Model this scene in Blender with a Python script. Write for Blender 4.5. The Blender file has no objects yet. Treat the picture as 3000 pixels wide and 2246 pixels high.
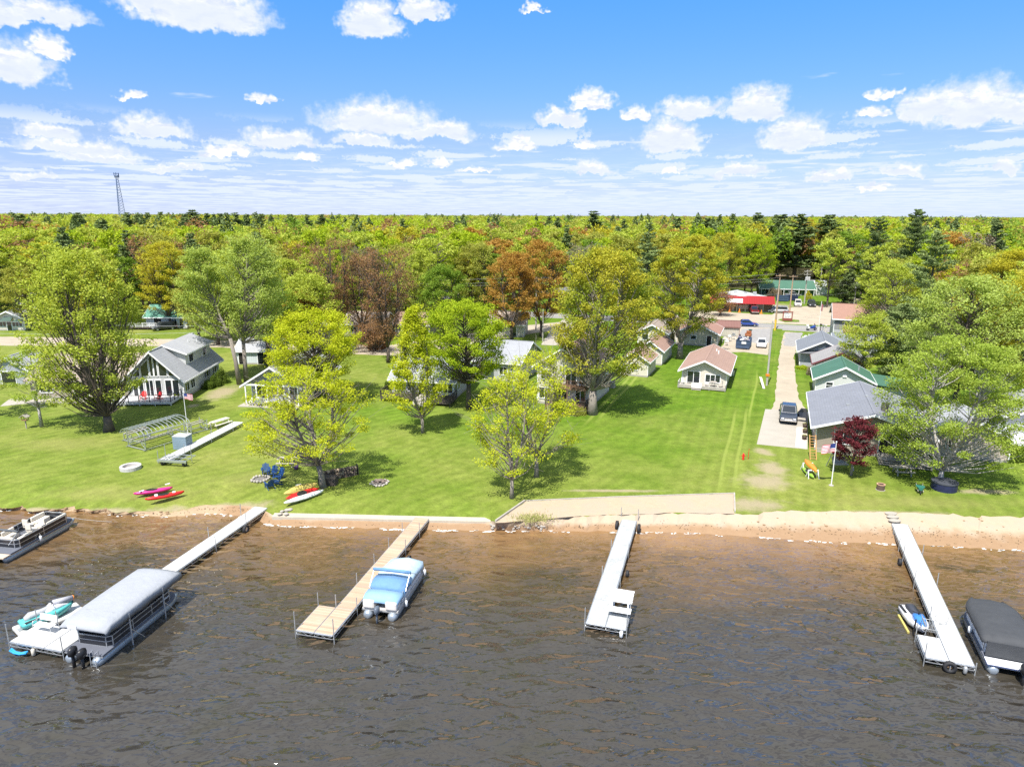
import bpy, math, random
import numpy as np
from mathutils import Vector, Matrix, Euler
R = math.radians
scene = bpy.context.scene
col = scene.collection

# ---------------------------------------------------------------- camera
PITCH = R(13.85); ROLL = R(0.2); CAMH = 25.0; FPX = 2000.0
cam = bpy.data.cameras.new('camera'); cam_o = bpy.data.objects.new('camera', cam); col.objects.link(cam_o)
cam.sensor_width = 36; cam.lens = 24; cam.clip_start = 0.5; cam.clip_end = 30000
cam_m = Matrix.Rotation(math.pi/2 - PITCH, 4, 'X') @ Matrix.Rotation(ROLL, 4, 'Z')
cam_m.translation = Vector((0, 0, CAMH))
cam_o.matrix_world = cam_m
scene.camera = cam_o
CR = cam_m.to_3x3()
def ray(px, py):
    return CR @ Vector(((px-1500)/FPX, -(py-1123)/FPX, -1))
def G(px, py, z=0.9):
    d = ray(px, py); t = (z-CAMH)/d.z
    return Vector((d.x*t, d.y*t, z))
def HT(px, py, px2, py2, z=0.9):
    p = G(px, py, z); d = ray(px2, py2); return CAMH + d.z*p.y/d.y - z
def AE(px, py):
    d = ray(px, py); return math.degrees(math.atan2(d.x, d.y)), math.degrees(math.atan2(d.z, math.hypot(d.x, d.y)))

# ---------------------------------------------------------------- light
SUN_EL = R(60); SUN_AZ_TRAVEL = R(26)       # direction shadows fall, clockwise from +Y
tv = Vector((math.sin(SUN_AZ_TRAVEL)*math.cos(SUN_EL), math.cos(SUN_AZ_TRAVEL)*math.cos(SUN_EL), -math.sin(SUN_EL)))
sl = bpy.data.lights.new('sun', 'SUN'); sl.energy = 4.2; sl.angle = R(0.53); sl.color = (1, .955, .88)
so = bpy.data.objects.new('sun', sl); col.objects.link(so)
so.rotation_euler = tv.to_track_quat('-Z', 'Y').to_euler()
scene.view_settings.view_transform = 'Standard'; scene.view_settings.look = 'None'
scene.view_settings.exposure = 0.95; scene.view_settings.gamma = 1
scene.cycles.max_bounces = 6; scene.cycles.diffuse_bounces = 3; scene.cycles.glossy_bounces = 3
scene.cycles.transmission_bounces = 3; scene.cycles.transparent_max_bounces = 6
scene.cycles.caustics_reflective = False; scene.cycles.caustics_refractive = False
scene.cycles.sample_clamp_indirect = 5
scene.cycles.use_denoising = False

# ---------------------------------------------------------------- node helper
class NT:
    def __init__(s, tree): s.t = tree; s.n = tree.nodes; s.l = tree.links
    def node(s, typ, **kw):
        n = s.n.new(typ)
        for k, v in kw.items(): setattr(n, k, v)
        return n
    def put(s, sock, v):
        if v is None: return
        if isinstance(v, bpy.types.NodeSocket): s.l.new(v, sock)
        elif isinstance(v, (tuple, list)) and len(v) == 3 and sock.type == 'RGBA': sock.default_value = (*v, 1)
        else: sock.default_value = v
    def m(s, op, a, b=None, c=None, clamp=False):
        n = s.node('ShaderNodeMath', operation=op, use_clamp=clamp)
        for i, v in enumerate((a, b, c)): s.put(n.inputs[i], v)
        return n.outputs[0]
    def v(s, op, a, b=None, scale=None):
        n = s.node('ShaderNodeVectorMath', operation=op)
        s.put(n.inputs[0], a)
        if b is not None: s.put(n.inputs[1], b)
        if scale is not None: s.put(n.inputs['Scale'], scale)
        return n.outputs['Value'] if op in ('DOT_PRODUCT', 'LENGTH', 'DISTANCE') else n.outputs[0]
    def noise(s, vec, scale, detail=3, rough=.5, out='Fac', dist=0):
        n = s.node('ShaderNodeTexNoise'); s.put(n.inputs['Vector'], vec)
        n.inputs['Scale'].default_value = scale; n.inputs['Detail'].default_value = detail
        n.inputs['Roughness'].default_value = rough; n.inputs['Distortion'].default_value = dist
        return n.outputs[out]
    def ss(s, x, lo, hi, a=0., b=1.):
        n = s.node('ShaderNodeMapRange', interpolation_type='SMOOTHSTEP')
        s.put(n.inputs[0], x); n.inputs[1].default_value = lo; n.inputs[2].default_value = hi
        n.inputs[3].default_value = a; n.inputs[4].default_value = b
        return n.outputs[0]
    def mix(s, f, a, b, blend='MIX'):
        n = s.node('ShaderNodeMix', data_type='RGBA', blend_type=blend)
        s.put(n.inputs[0], f); s.put(n.inputs[6], a); s.put(n.inputs[7], b)
        return n.outputs[2]
    def comb(s, x, y, z=0.):
        n = s.node('ShaderNodeCombineXYZ')
        for i, v in enumerate((x, y, z)): s.put(n.inputs[i], v)
        return n.outputs[0]
    def sep(s, v):
        n = s.node('ShaderNodeSeparateXYZ'); s.put(n.inputs[0], v); return n.outputs
    def bump(s, h, strength, dist=.1):
        n = s.node('ShaderNodeBump'); s.put(n.inputs['Height'], h)
        n.inputs['Strength'].default_value = strength; n.inputs['Distance'].default_value = dist
        return n.outputs[0]
    def pos(s): return s.node('ShaderNodeNewGeometry').outputs['Position']
    def obj(s): return s.node('ShaderNodeTexCoord').outputs['Object']

# ---------------------------------------------------------------- world: sky and clouds
w = bpy.data.worlds.new('World'); scene.world = w; w.use_nodes = True
t = NT(w.node_tree)
bg = w.node_tree.nodes['Background']
sky = t.node('ShaderNodeTexSky', sky_type='NISHITA'); sky.sun_disc = False
sky.sun_elevation = SUN_EL; sky.sun_rotation = SUN_AZ_TRAVEL + math.pi; sky.altitude = 300; sky.air_density = 1.0; sky.dust_density = .6; sky.ozone_density = 3.0
dirv = t.node('ShaderNodeTexCoord').outputs['Generated']
sx, sy, sz = t.sep(dirv)
az = t.m('MULTIPLY', t.m('ARCTAN2', sx, sy), 57.2958)
el = t.m('MULTIPLY', t.m('ARCSINE', sz), 57.2958)
v0 = t.comb(az, el)
wob = t.noise(v0, .55, 3, .62, 'Color')
wobf = t.noise(v0, 2.2, 2, .6, 'Color')
wv = t.v('MULTIPLY', t.v('SUBTRACT', wob, (.5, .5, .5)), (4.0, 1.9, 0))
wv2 = t.v('MULTIPLY', t.v('SUBTRACT', wobf, (.5, .5, .5)), (.8, .6, 0))
vv = t.v('ADD', t.v('ADD', v0, wv), wv2)
CL = [(1110,372,215,92),(1290,396,130,55),(1065,418,105,42),(820,420,135,52),(455,392,135,62),(150,400,130,48),(230,442,200,48),(300,470,150,32),
 (380,290,46,30),(760,292,52,38),(660,450,82,42),(1735,308,70,62),(1645,354,95,48),(1865,348,55,42),(2020,337,120,72),(2210,337,135,98),
 (1955,428,118,95),(2325,418,118,98),(2720,342,110,90),(2850,346,200,140),(2960,346,120,90),(2550,342,75,36),(2610,280,62,32),
 (1740,505,85,36),(1955,503,52,25),(2165,510,105,42),(2440,524,95,40),(2640,508,100,45),(2935,497,85,46),(1510,430,75,42),(1710,427,50,30),
 (40,222,140,125),(150,155,75,65),(110,52,170,80),(0,60,90,80),(600,60,235,150),(470,30,150,90),(1085,92,100,120),(1235,42,85,70),(1568,28,34,20),
 (900,470,60,20),(1180,480,80,24),(1290,475,50,30),(90,520,90,26),(520,500,110,25),(2560,560,60,16),(1400,500,60,18)]
fld = 9.0
for cx, cy, hw, hh in CL:
    a0, e0 = AE(cx, cy); a1, _ = AE(cx+hw, cy); _, e1 = AE(cx, cy-hh)
    S = (1/(a1-a0), 1/(e1-e0))
    n = t.node('ShaderNodeVectorMath', operation='MULTIPLY_ADD'); t.put(n.inputs[0], vv)
    n.inputs[1].default_value = (S[0], S[1], 0); n.inputs[2].default_value = (-a0*S[0], -e0*S[1], 0)
    d = t.v('MAXIMUM', n.outputs[0], t.v('MULTIPLY', n.outputs[0], (-1, -4, 0)))
    fld = t.m('MINIMUM', fld, t.v('DOT_PRODUCT', d, d))
fld = t.m('SUBTRACT', 1.0, fld)
# far cumulus field on a flat layer, rows closing up towards the horizon
den = t.m('ADD', t.m('MAXIMUM', sz, 0.0), .012)
lp = t.comb(t.m('DIVIDE', sx, den), t.m('DIVIDE', sy, den))
hs = t.m('MULTIPLY_ADD', t.ss(el, 15, 19), 2.2, 1.0)
ln = t.noise(t.v('MULTIPLY', lp, t.comb(hs, hs, hs)), .62, 5, .55)
lo = t.ss(el, .2, 9.5, .475, .66)
hi = t.ss(el, 16, 28, 0, .258)
thr = t.m('SUBTRACT', lo, hi)
layer = t.m('MULTIPLY', t.m('SUBTRACT', ln, thr), 11.0)
l2 = t.ss(layer, 0, 1.0)
streak = t.noise(t.v('MULTIPLY', v0, (.42, 3.4, 1)), 1.0, 5, .6)
l3 = t.m('MULTIPLY', t.ss(streak, .46, .62), t.ss(el, .3, 7.5, .34, 0))
big = t.ss(t.m('ADD', fld, t.m('MULTIPLY', t.m('SUBTRACT', t.noise(v0, 1.7, 5, .62), .5), .72)), -.10, .85)
vor = t.node('ShaderNodeTexVoronoi', feature='F1', voronoi_dimensions='2D'); vor.inputs['Scale'].default_value = 1.0; vor.inputs['Randomness'].default_value = .62
lpn = t.v('ADD', t.v('MULTIPLY', lp, (.85, .46, 0)), t.v('MULTIPLY', wobf, (.55, .35, 0))); t.put(vor.inputs['Vector'], lpn)
vr, vg, _ = t.sep(vor.outputs['Color'])
pd = t.m('ADD', vor.outputs['Distance'], t.m('MULTIPLY', t.m('SUBTRACT', t.noise(lpn, 4.0, 3, .6), .5), .55))
puff = t.m('MULTIPLY', t.ss(t.m('SUBTRACT', pd, t.m('MULTIPLY_ADD', vr, .40, .13)), -.16, .04, 1, 0), t.m('MULTIPLY', t.ss(el, .4, 1.2), t.ss(el, 5.6, 7.4, 1.0, 0)))
l2 = t.m('MAXIMUM', l2, puff)
cl = t.m('MAXIMUM', t.m('MAXIMUM', t.m('MULTIPLY', l2, .9), l3), big)
bas = 9.0
for cx, cy, hw, hh in CL:
    if hw < 84: continue
    a0, e0 = AE(cx, cy-hh*.12); a1, _ = AE(cx+hw*.85, cy); _, e1 = AE(cx, cy-hh*.52)
    S = (1/(a1-a0), 1/(e1-e0)); n = t.node('ShaderNodeVectorMath', operation='MULTIPLY_ADD'); t.put(n.inputs[0], vv)
    n.inputs[1].default_value = (S[0], S[1], 0); n.inputs[2].default_value = (-a0*S[0], -e0*S[1], 0)
    bas = t.m('MINIMUM', bas, t.v('DOT_PRODUCT', n.outputs[0], n.outputs[0]))
skyc = t.mix(1.0, sky.outputs[0], (.115, .115, .115), 'MULTIPLY')
rp = t.node('ShaderNodeValToRGB'); t.put(rp.inputs[0], t.m('DIVIDE', el, 45.)); K_ = 1.10
for i_, (e_, c_) in enumerate(((0, (.66,.77,1.30)), (2, (.56,.60,.98)), (5.5, (.56,.60,.80)), (9, (.47,.66,.90)), (15.5, (.38,.77,1.12)), (45, (.80,.92,1.10)))):
    k_ = rp.color_ramp.elements[i_] if i_ < 2 else rp.color_ramp.elements.new(e_/45.); k_.position = e_/45.; k_.color = (c_[0]*K_, c_[1]*K_, c_[2]*K_, 1)
tint = rp.outputs[0]
skyc = t.mix(1.0, skyc, tint, 'MULTIPLY')
skyc = t.mix(t.ss(el, -.6, 0), (.36, .46, .56), skyc)
shade = t.ss(t.m('ADD', fld, t.m('MULTIPLY', t.noise(v0, 1.2, 2, .6), .9)), .1, 1.15)
cc = t.mix(shade, (.45, .49, .60), (.72, .72, .73))
cs = t.ss(t.noise(t.v('MULTIPLY', v0, (.8, 2.0, 1)), 1.0, 4, .6), .34, .56)
cc = t.mix(cs, (.50, .54, .63), cc)
cc = t.mix(t.ss(big, .4, 1), (.54, .60, .69), cc)
cc = t.mix(t.m('MULTIPLY', t.ss(bas, .1, 1.1, .85, 0), big), cc, (.52, .57, .68))
final = t.mix(cl, skyc, cc)
w.node_tree.links.new(final, bg.inputs[0]); bg.inputs[1].default_value = 0.80
w.cycles.sampling_method = 'MANUAL'; w.cycles.sample_map_resolution = 256

# ---------------------------------------------------------------- object helpers
def tag(o, label=None, cat=None, group=None, kind=None):
    if label: o['label'] = label
    if cat: o['category'] = cat
    if group: o['group'] = group
    if kind: o['kind'] = kind
    return o
def thing(name, label, cat, loc=(0, 0, 0), rz=0, group=None):
    o = bpy.data.objects.new(name, None); col.objects.link(o); o.empty_display_size = .3
    o.location = loc; o.rotation_euler = (0, 0, rz)
    return tag(o, label, cat, group)
class MB:
    def __init__(s): s.v = []; s.f = []; s.mi = []; s.k = 0; s.M = Matrix.Identity(4)
    def mat(s, k): s.k = k; return s
    def add(s, vs, fs):
        b = len(s.v); s.v += [tuple(s.M @ Vector(p)) for p in vs]
        s.f += [tuple(b+i for i in f) for f in fs]; s.mi += [s.k]*len(fs); return s
    def box(s, x0, y0, z0, x1, y1, z1):
        return s.add([(x0,y0,z0),(x1,y0,z0),(x1,y1,z0),(x0,y1,z0),(x0,y0,z1),(x1,y0,z1),(x1,y1,z1),(x0,y1,z1)],
                     [(0,3,2,1),(4,5,6,7),(0,1,5,4),(1,2,6,5),(2,3,7,6),(3,0,4,7)])
    def bar(s, p, q, w=.05, h=None):
        h = h or w; p, q = Vector(p), Vector(q); d = q-p
        if d.length < 1e-6: return s
        qt = d.to_track_quat('Z', 'Y'); u = qt @ Vector((1,0,0)); v = qt @ Vector((0,1,0))
        c = [u*a*w/2+v*b*h/2 for a, b in ((-1,-1),(1,-1),(1,1),(-1,1))]
        return s.add([tuple(p+k) for k in c]+[tuple(q+k) for k in c], [(0,3,2,1),(4,5,6,7),(0,1,5,4),(1,2,6,5),(2,3,7,6),(3,0,4,7)])
    def tube(s, pts, r, n=8, cap=True):
        pts = [Vector(p) for p in pts]; r = r if isinstance(r, (list, tuple)) else [r]*len(pts)
        vs = []; fs = []; ref = None
        for i, p in enumerate(pts):
            d = (pts[min(i+1, len(pts)-1)] - pts[max(i-1, 0)]).normalized()
            if ref is None: ref = d.orthogonal().normalized()
            u = (ref - d*ref.dot(d)).normalized(); ref = u; v = d.cross(u)
            for j in range(n):
                a = 2*math.pi*j/n; vs.append(tuple(p+(u*math.cos(a)+v*math.sin(a))*r[i]))
        for i in range(len(pts)-1):
            for j in range(n):
                k = (j+1) % n; fs.append((i*n+j, i*n+k, (i+1)*n+k, (i+1)*n+j))
        if cap: fs.append(tuple(range(n-1, -1, -1))); fs.append(tuple((len(pts)-1)*n+j for j in range(n)))
        return s.add(vs, fs)
    def prism(s, poly, z0, z1):
        n = len(poly)
        return s.add([(x, y, z0) for x, y in poly]+[(x, y, z1) for x, y in poly],
                     [tuple(range(n-1, -1, -1)), tuple(range(n, 2*n))]+[(i, (i+1) % n, n+(i+1) % n, n+i) for i in range(n)])
    def ext(s, prof, a, b, axis='x'):
        n = len(prof)
        if axis == 'x': vs = [(a, y, z) for y, z in prof]+[(b, y, z) for y, z in prof]
        else: vs = [(x, a, z) for x, z in prof]+[(x, b, z) for x, z in prof]
        return s.add(vs, [tuple(range(n-1, -1, -1)), tuple(range(n, 2*n))]+[(i, (i+1) % n, n+(i+1) % n, n+i) for i in range(n)])
    def loft(s, secs, cap=True, closed=True):
        n = len(secs[0]); vs = [p for q in secs for p in q]; fs = []
        for i in range(len(secs)-1):
            for j in range(n if closed else n-1):
                k = (j+1) % n; fs.append((i*n+j, i*n+k, (i+1)*n+k, (i+1)*n+j))
        if cap: fs.append(tuple(range(n-1, -1, -1))); fs.append(tuple((len(secs)-1)*n+j for j in range(n)))
        return s.add(vs, fs)
    def disc(s, c, r, th, axis='z', n=16, r2=0):
        c = Vector(c); A = {'x': (1,0,0), 'y': (0,1,0), 'z': (0,0,1)}[axis]; A = Vector(A)
        if r2 == 0: return s.tube([c-A*th/2, c+A*th/2], r, n)
        u = A.orthogonal().normalized(); v = A.cross(u); vs = []; fs = []
        for j in range(n):
            a = 2*math.pi*j/n; d = u*math.cos(a)+v*math.sin(a)
            for rr, h in ((r,-th/2),(r,th/2),(r2,th/2),(r2,-th/2)): vs.append(tuple(c+d*rr+A*h))
        for j in range(n):
            k = (j+1) % n
            for a in range(4): b = (a+1) % 4; fs.append((j*4+a, k*4+a, k*4+b, j*4+b))
        return s.add(vs, fs)
    def ball(s, c, r, sc=(1,1,1), n=10, m=7):
        vs = [(c[0], c[1], c[2]-r*sc[2])]; fs = []
        for i in range(1, m):
            ph = -math.pi/2+math.pi*i/m
            for j in range(n):
                a = 2*math.pi*j/n
                vs.append((c[0]+r*sc[0]*math.cos(ph)*math.cos(a), c[1]+r*sc[1]*math.cos(ph)*math.sin(a), c[2]+r*sc[2]*math.sin(ph)))
        vs.append((c[0], c[1], c[2]+r*sc[2])); N = len(vs)-1
        for j in range(n):
            k = (j+1) % n; fs.append((0, 1+k, 1+j)); fs.append((N, N-n+j, N-n+k))
            for i in range(m-2): fs.append((1+i*n+j, 1+i*n+k, 1+(i+1)*n+k, 1+(i+1)*n+j))
        return s.add(vs, fs)
    def build(s, name, mats, parent=None, smooth=False, bevel=0, label=None, sub=0):
        me = bpy.data.meshes.new(name); me.from_pydata(s.v, [], s.f)
        mats = mats if isinstance(mats, (list, tuple)) else [mats]
        for m in mats: me.materials.append(m)
        me.polygons.foreach_set('material_index', s.mi)
        if smooth: me.polygons.foreach_set('use_smooth', [True]*len(s.f))
        me.update()
        o = bpy.data.objects.new(name, me); col.objects.link(o)
        if parent: o.parent = parent
        if bevel:
            b = o.modifiers.new('b', 'BEVEL'); b.width = bevel; b.segments = 2; b.limit_method = 'ANGLE'; b.angle_limit = R(40)
        if sub:
            b = o.modifiers.new('s', 'SUBSURF'); b.levels = sub; b.render_levels = sub
        if label: o['label'] = label
        return o
def copy_tree(o, parent=None):
    c = o.copy(); col.objects.link(c); c.parent = parent
    for ch in list(o.children): copy_tree(ch, c)
    return c
def again(src, label, loc, rz=0, sc=None):
    c = copy_tree(src); c.location = loc; c.rotation_euler = (0, 0, rz); c['label'] = label
    if sc: c.scale = sc if isinstance(sc, tuple) else (sc,)*3
    return c

# ---------------------------------------------------------------- materials
def M(name, c, rough=.7, metal=0., var=.12, scale=1.5, bump=0., bscale=20, spec=.4, fine=0., coat=0):
    m = bpy.data.materials.new(name); m.use_nodes = True; q = NT(m.node_tree)
    b = q.n['Principled BSDF']; p = q.pos()
    n1 = q.noise(p, scale, 4, .6)
    k = q.m('MULTIPLY_ADD', q.m('SUBTRACT', n1, .5), var*2.5, 1.0)
    if fine: k = q.m('ADD', k, q.m('MULTIPLY', q.m('SUBTRACT', q.noise(p, 9, 2, .6), .5), fine*2))
    q.put(b.inputs['Base Color'], q.mix(1.0, c, q.comb(k, k, k), 'MULTIPLY'))
    b.inputs['Roughness'].default_value = rough; b.inputs['Metallic'].default_value = metal
    b.inputs['Specular IOR Level'].default_value = spec; b.inputs['Coat Weight'].default_value = coat
    if bump: q.put(b.inputs['Normal'], q.bump(q.noise(p, bscale, 3), bump, .05))
    return m
def siding(name, c, pitch=.2, dark=.55, vert=False):
    m = bpy.data.materials.new(name); m.use_nodes = True; q = NT(m.node_tree); b = q.n['Principled BSDF']; o = q.obj()
    xx, yy, zz = q.sep(o)
    cc = q.m('ADD', xx, yy) if vert else zz
    fr = q.m('FRACT', q.m('DIVIDE', cc, pitch))
    line = q.ss(fr, .0, .22)
    sub = q.m('MULTIPLY_ADD', q.m('SUBTRACT', q.noise(q.pos(), .7, 4, .6), .5), .22, 1.0)
    k = q.m('MULTIPLY', q.m('MULTIPLY_ADD', line, 1-dark, dark), sub)
    q.put(b.inputs['Base Color'], q.mix(1.0, c, q.comb(k, k, k), 'MULTIPLY'))
    q.put(b.inputs['Normal'], q.bump(fr, .5, .02)); b.inputs['Roughness'].default_value = .6
    return m
def shingle(name, c, var=.22, rib=0, axis=1, row=.28):
    m = bpy.data.materials.new(name); m.use_nodes = True; q = NT(m.node_tree); b = q.n['Principled BSDF']; o = q.obj()
    n1 = q.noise(q.v('MULTIPLY', o, (3.2, 3.2, 3.2)), 1.0, 3, .7); n2 = q.noise(o, .35, 4, .6)
    k = q.m('ADD', q.m('MULTIPLY_ADD', q.m('SUBTRACT', n1, .5), var*2.4, 1.0), q.m('MULTIPLY', q.m('SUBTRACT', n2, .5), .35))
    xx, yy, zz = q.sep(o)
    if rib:
        fr = q.m('FRACT', q.m('DIVIDE', (xx, yy)[axis], rib)); ln = q.ss(q.m('ABSOLUTE', q.m('SUBTRACT', fr, .5)), .36, .5, 1, .72)
        k = q.m('MULTIPLY', k, ln); q.put(b.inputs['Normal'], q.bump(ln, .8, .04))
        b.inputs['Roughness'].default_value = .6; b.inputs['Specular IOR Level'].default_value = .2
    else:
        fr = q.m('FRACT', q.m('DIVIDE', (xx, yy)[1-axis], row)); ln = q.ss(fr, 0, .3, .86, 1)
        k = q.m('MULTIPLY', k, ln); b.inputs['Roughness'].default_value = .9
    q.put(b.inputs['Base Color'], q.mix(1.0, c, q.comb(k, k, k), 'MULTIPLY'))
    return m
WHITE = M('white_paint', (.78,.78,.77), .5, var=.05); TRIM = M('white_trim', (.82,.82,.82), .5, var=.03)
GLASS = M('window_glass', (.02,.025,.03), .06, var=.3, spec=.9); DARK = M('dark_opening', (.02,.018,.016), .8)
ALU = M('aluminium', (.58,.60,.62), .35, .75, var=.1, fine=.1); STEEL = M('galvanised_steel', (.42,.43,.43), .5, .5, var=.2)
RUBBER = M('rubber', (.025,.025,.027), .7, fine=.2); CHROME = M('chrome', (.7,.7,.72), .15, 1.)
WOODG = M('grey_wood', (.36,.33,.29), .85, var=.2, fine=.25); WOODB = M('brown_wood', (.30,.17,.09), .8, var=.2, fine=.2); WOODD = M('dark_wood', (.075,.06,.05), .85, var=.2)
BLACK = M('black_plastic', (.02,.02,.022), .35, var=.1); CONC = M('concrete', (.36,.33,.28), .9, var=.10, scale=.8, fine=.08)
REDP = M('red_plastic', (.62,.02,.02), .35, var=.05); BLUEP = M('blue_plastic', (.012,.055,.19), .4, var=.08)
ORANGE = M('orange_plastic', (.75,.24,.03), .4, var=.08); STONE = M('field_stone', (.36,.33,.29), .9, var=.35, scale=3, fine=.3)
CREAMV = M('cream_vinyl', (.62,.58,.49), .5, var=.08)
# ================================================================ ground, shore, water, roads
LOT = R(21)                                                 # azimuth of the lot lines
U = Vector((math.sin(LOT), math.cos(LOT))); N_ = Vector((math.cos(LOT), -math.sin(LOT)))
def ell(q, p, px, py, rx, ry, soft=.5, nz=.5):
    c = G(px, py); d = q.v('MULTIPLY', q.v('SUBTRACT', p, tuple(c)), (1/rx, 1/ry, 0))
    r = q.v('LENGTH', d)
    r = q.m('ADD', r, q.m('MULTIPLY', q.m('SUBTRACT', q.noise(p, .9, 5, .65), .5), nz*2))
    return q.ss(r, 1-soft, 1+soft*.3, 1, 0)
gm = bpy.data.materials.new('lawn_grass'); gm.use_nodes = True; q = NT(gm.node_tree); b = q.n['Principled BSDF']; p = q.pos()
xx, yy, zz = q.sep(p)
def stripes(ang, w, per):
    a = R(ang); c = q.m('ADD', q.m('MULTIPLY', xx, math.cos(a)), q.m('MULTIPLY', yy, -math.sin(a)))
    c = q.m('ADD', c, q.m('MULTIPLY', q.noise(p, .07, 2), w))
    return q.m('MULTIPLY_ADD', q.m('SINE', q.m('MULTIPLY', c, 6.283/per)), .5, .5)
s1 = stripes(43, 5, 1.35); s2 = stripes(21, 1.2, 1.3)
msk = q.ss(q.m('SUBTRACT', xx, q.m('MULTIPLY', yy, .25)), -4, 2)
st = q.mix(msk, s1, s2)
n_big = q.noise(p, .055, 4, .6); n_mid = q.noise(p, .5, 4, .65); n_fine = q.noise(p, 5.5, 3, .7)
green = q.mix(q.ss(n_mid, .3, .7), (.080, .152, .008), (.122, .203, .014))
yel = q.mix(q.ss(n_mid, .3, .7), (.178, .208, .035), (.250, .262, .066))
near = q.ss(yy, 54, 92, 1, .1)                                # drier turf towards the lake
leftdry = q.ss(xx, -34, 26, 1.0, .05)
dry = q.m('ADD', q.m('MULTIPLY', q.m('MAXIMUM', near, leftdry), .62), q.m('MULTIPLY', q.m('SUBTRACT', n_big, .5), 2.4), clamp=True)
dry = q.m('MULTIPLY', dry, .9)
g = q.mix(dry, green, yel)
k = q.m('MULTIPLY', q.m('MULTIPLY_ADD', q.m('MULTIPLY', st, q.noise(p, .12, 3)), .24, .88), q.m('MULTIPLY_ADD', q.m('SUBTRACT', n_fine, .5), .75, 1.0))
n_t = q.noise(p, 1.7, 5, .7); k = q.m('MULTIPLY', k, q.m('MULTIPLY_ADD', q.m('SUBTRACT', n_t, .5), .9, 1.0))
g = q.mix(1.0, g, q.comb(k, k, k), 'MULTIPLY')
g = q.mix(q.ss(q.noise(p, .8, 6, .75), .60, .74, 0, .45), g, (.23, .25, .075))
sandc = q.mix(n_fine, (.28, .23, .14), (.38, .315, .215))
for px, py, rx, ry in ((2262,1372,1.5,2.7),(2236,1322,1.0,1.4),(2240,1410,2.6,2.4),(1800,1437,5,.35),(480,1065,6,1.6),(566,1188,.9,.9),(650,1150,2.2,4.6),
                       (2200,1478,3.2,1.6),(540,1480,4.5,1.0),(690,1468,3.5,.9),(110,1475,2.5,.5),(320,1478,2.6,.6),(2240,895,10,6),(2410,930,12,8),(2560,1504,6,.7),(2880,1440,3,.7)):
    f = ell(q, p, px, py, rx, ry, .75, .75)
    g = q.mix(q.m('MULTIPLY', f, .85), g, sandc)
for px, py, rx, ry in ((350,1440,9,1.5),(200,1300,8,2.5),(2700,1470,9,1.6),(760,1400,5,2)):
    g = q.mix(q.m('MULTIPLY', ell(q, p, px, py, rx, ry, .9, .6), .35), g, (.27, .245, .09))
for px, py, w_ in ((2135,1300,.16),(2175,1290,.16),(2210,1150,.14),(1790,1160,.2),(1822,1150,.2)):
    c0 = G(px, py); n0 = c0.x*math.cos(LOT)-c0.y*math.sin(LOT); u0 = c0.x*math.sin(LOT)+c0.y*math.cos(LOT)
    nn0 = q.m('ADD', q.m('SUBTRACT', q.m('MULTIPLY', xx, math.cos(LOT)), q.m('MULTIPLY', yy, math.sin(LOT))), q.m('MULTIPLY', q.noise(p, .05, 1), 1.4))
    uu0 = q.m('ADD', q.m('MULTIPLY', xx, math.sin(LOT)), q.m('MULTIPLY', yy, math.cos(LOT)))
    ln0 = q.m('MULTIPLY', q.ss(q.m('ABSOLUTE', q.m('SUBTRACT', nn0, n0+.7)), w_*.4, w_*1.6, 1, 0), q.ss(q.m('ABSOLUTE', q.m('SUBTRACT', uu0, u0)), 9, 17, .6, 0))
    g = q.mix(ln0, g, (.25, .30, .06))
# woodland floor far behind the houses
g = q.mix(q.ss(q.m('ADD', yy, q.m('MULTIPLY', n_mid, 20)), 236, 250), g, (.07, .06, .03))
q.put(b.inputs['Base Color'], g); b.inputs['Roughness'].default_value = .9; b.inputs['Specular IOR Level'].default_value = .15
q.put(b.inputs['Normal'], q.bump(n_fine, .7, .12))

rnd = random.Random(5)
def dense(pts, step, jit=0., seed=1):
    r = random.Random(seed); out = []
    for a, c in zip(pts, pts[1:]):
        a, c = Vector(a), Vector(c); n = max(1, int((c-a).length/step))
        for i in range(n):
            o = a.lerp(c, i/n)
            if i and jit: o = o+Vector((r.uniform(-jit, jit), r.uniform(-jit, jit), 0))
            out.append(o)
    out.append(Vector(pts[-1])); return out
def rows(name, rws, mat, kind='structure'):
    n = len(rws[0]); m = MB(); m.v = [tuple(p) for r_ in rws for p in r_]
    for i in range(len(rws)-1):
        for j in range(n-1): m.f.append((i*n+j, i*n+j+1, (i+1)*n+j+1, (i+1)*n+j))
    m.mi = [0]*len(m.f)
    return tag(m.build(name, mat), kind=kind)
EDGE = [(0,1488),(60,1485),(100,1496),(150,1490),(210,1487),(270,1494),(310,1490),(345,1500),(420,1496),(490,1498),(545,1488),(600,1480),(650,1478),(735,1482),(770,1492),(800,1508),(815,1506),(1000,1511),(1200,1516),(1437,1521),
        (1452,1530),(1700,1510),(2000,1500),(2150,1503),(2200,1508),(2260,1500),(2340,1496),(2400,1497),(2500,1497),(2560,1500),(2640,1498),(2760,1506),(2880,1512),(3000,1511)]
WEDGE = [(0,1494),(60,1492),(100,1503),(150,1498),(210,1496),(270,1502),(310,1500),(345,1509),(420,1509),(490,1514),(545,1510),(600,1504),(650,1507),(735,1512),(770,1530),(800,1536),(830,1540),(1000,1544),(1200,1550),(1437,1554),
         (1460,1554),(1700,1555),(2000,1560),(2150,1568),(2200,1572),(2260,1576),(2340,1581),(2400,1585),(2500,1588),(2560,1590),(2640,1593),(2760,1599),(2880,1606),(3000,1612)]
def ez(px): return .30 if px < 690 else .30+.2*(px-690)/100 if px < 790 else .5 if px < 1438 else .9
eg = [G(a[0], a[1], ez(a[0])) for a in EDGE]; we = [G(a[0], a[1], 0.0) for a in WEDGE]
eg = [Vector((-400, 110, .3)), Vector((-90, 60.2, .3))]+eg+[Vector((75, 50, .9)), Vector((400, 20, .9))]
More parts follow.
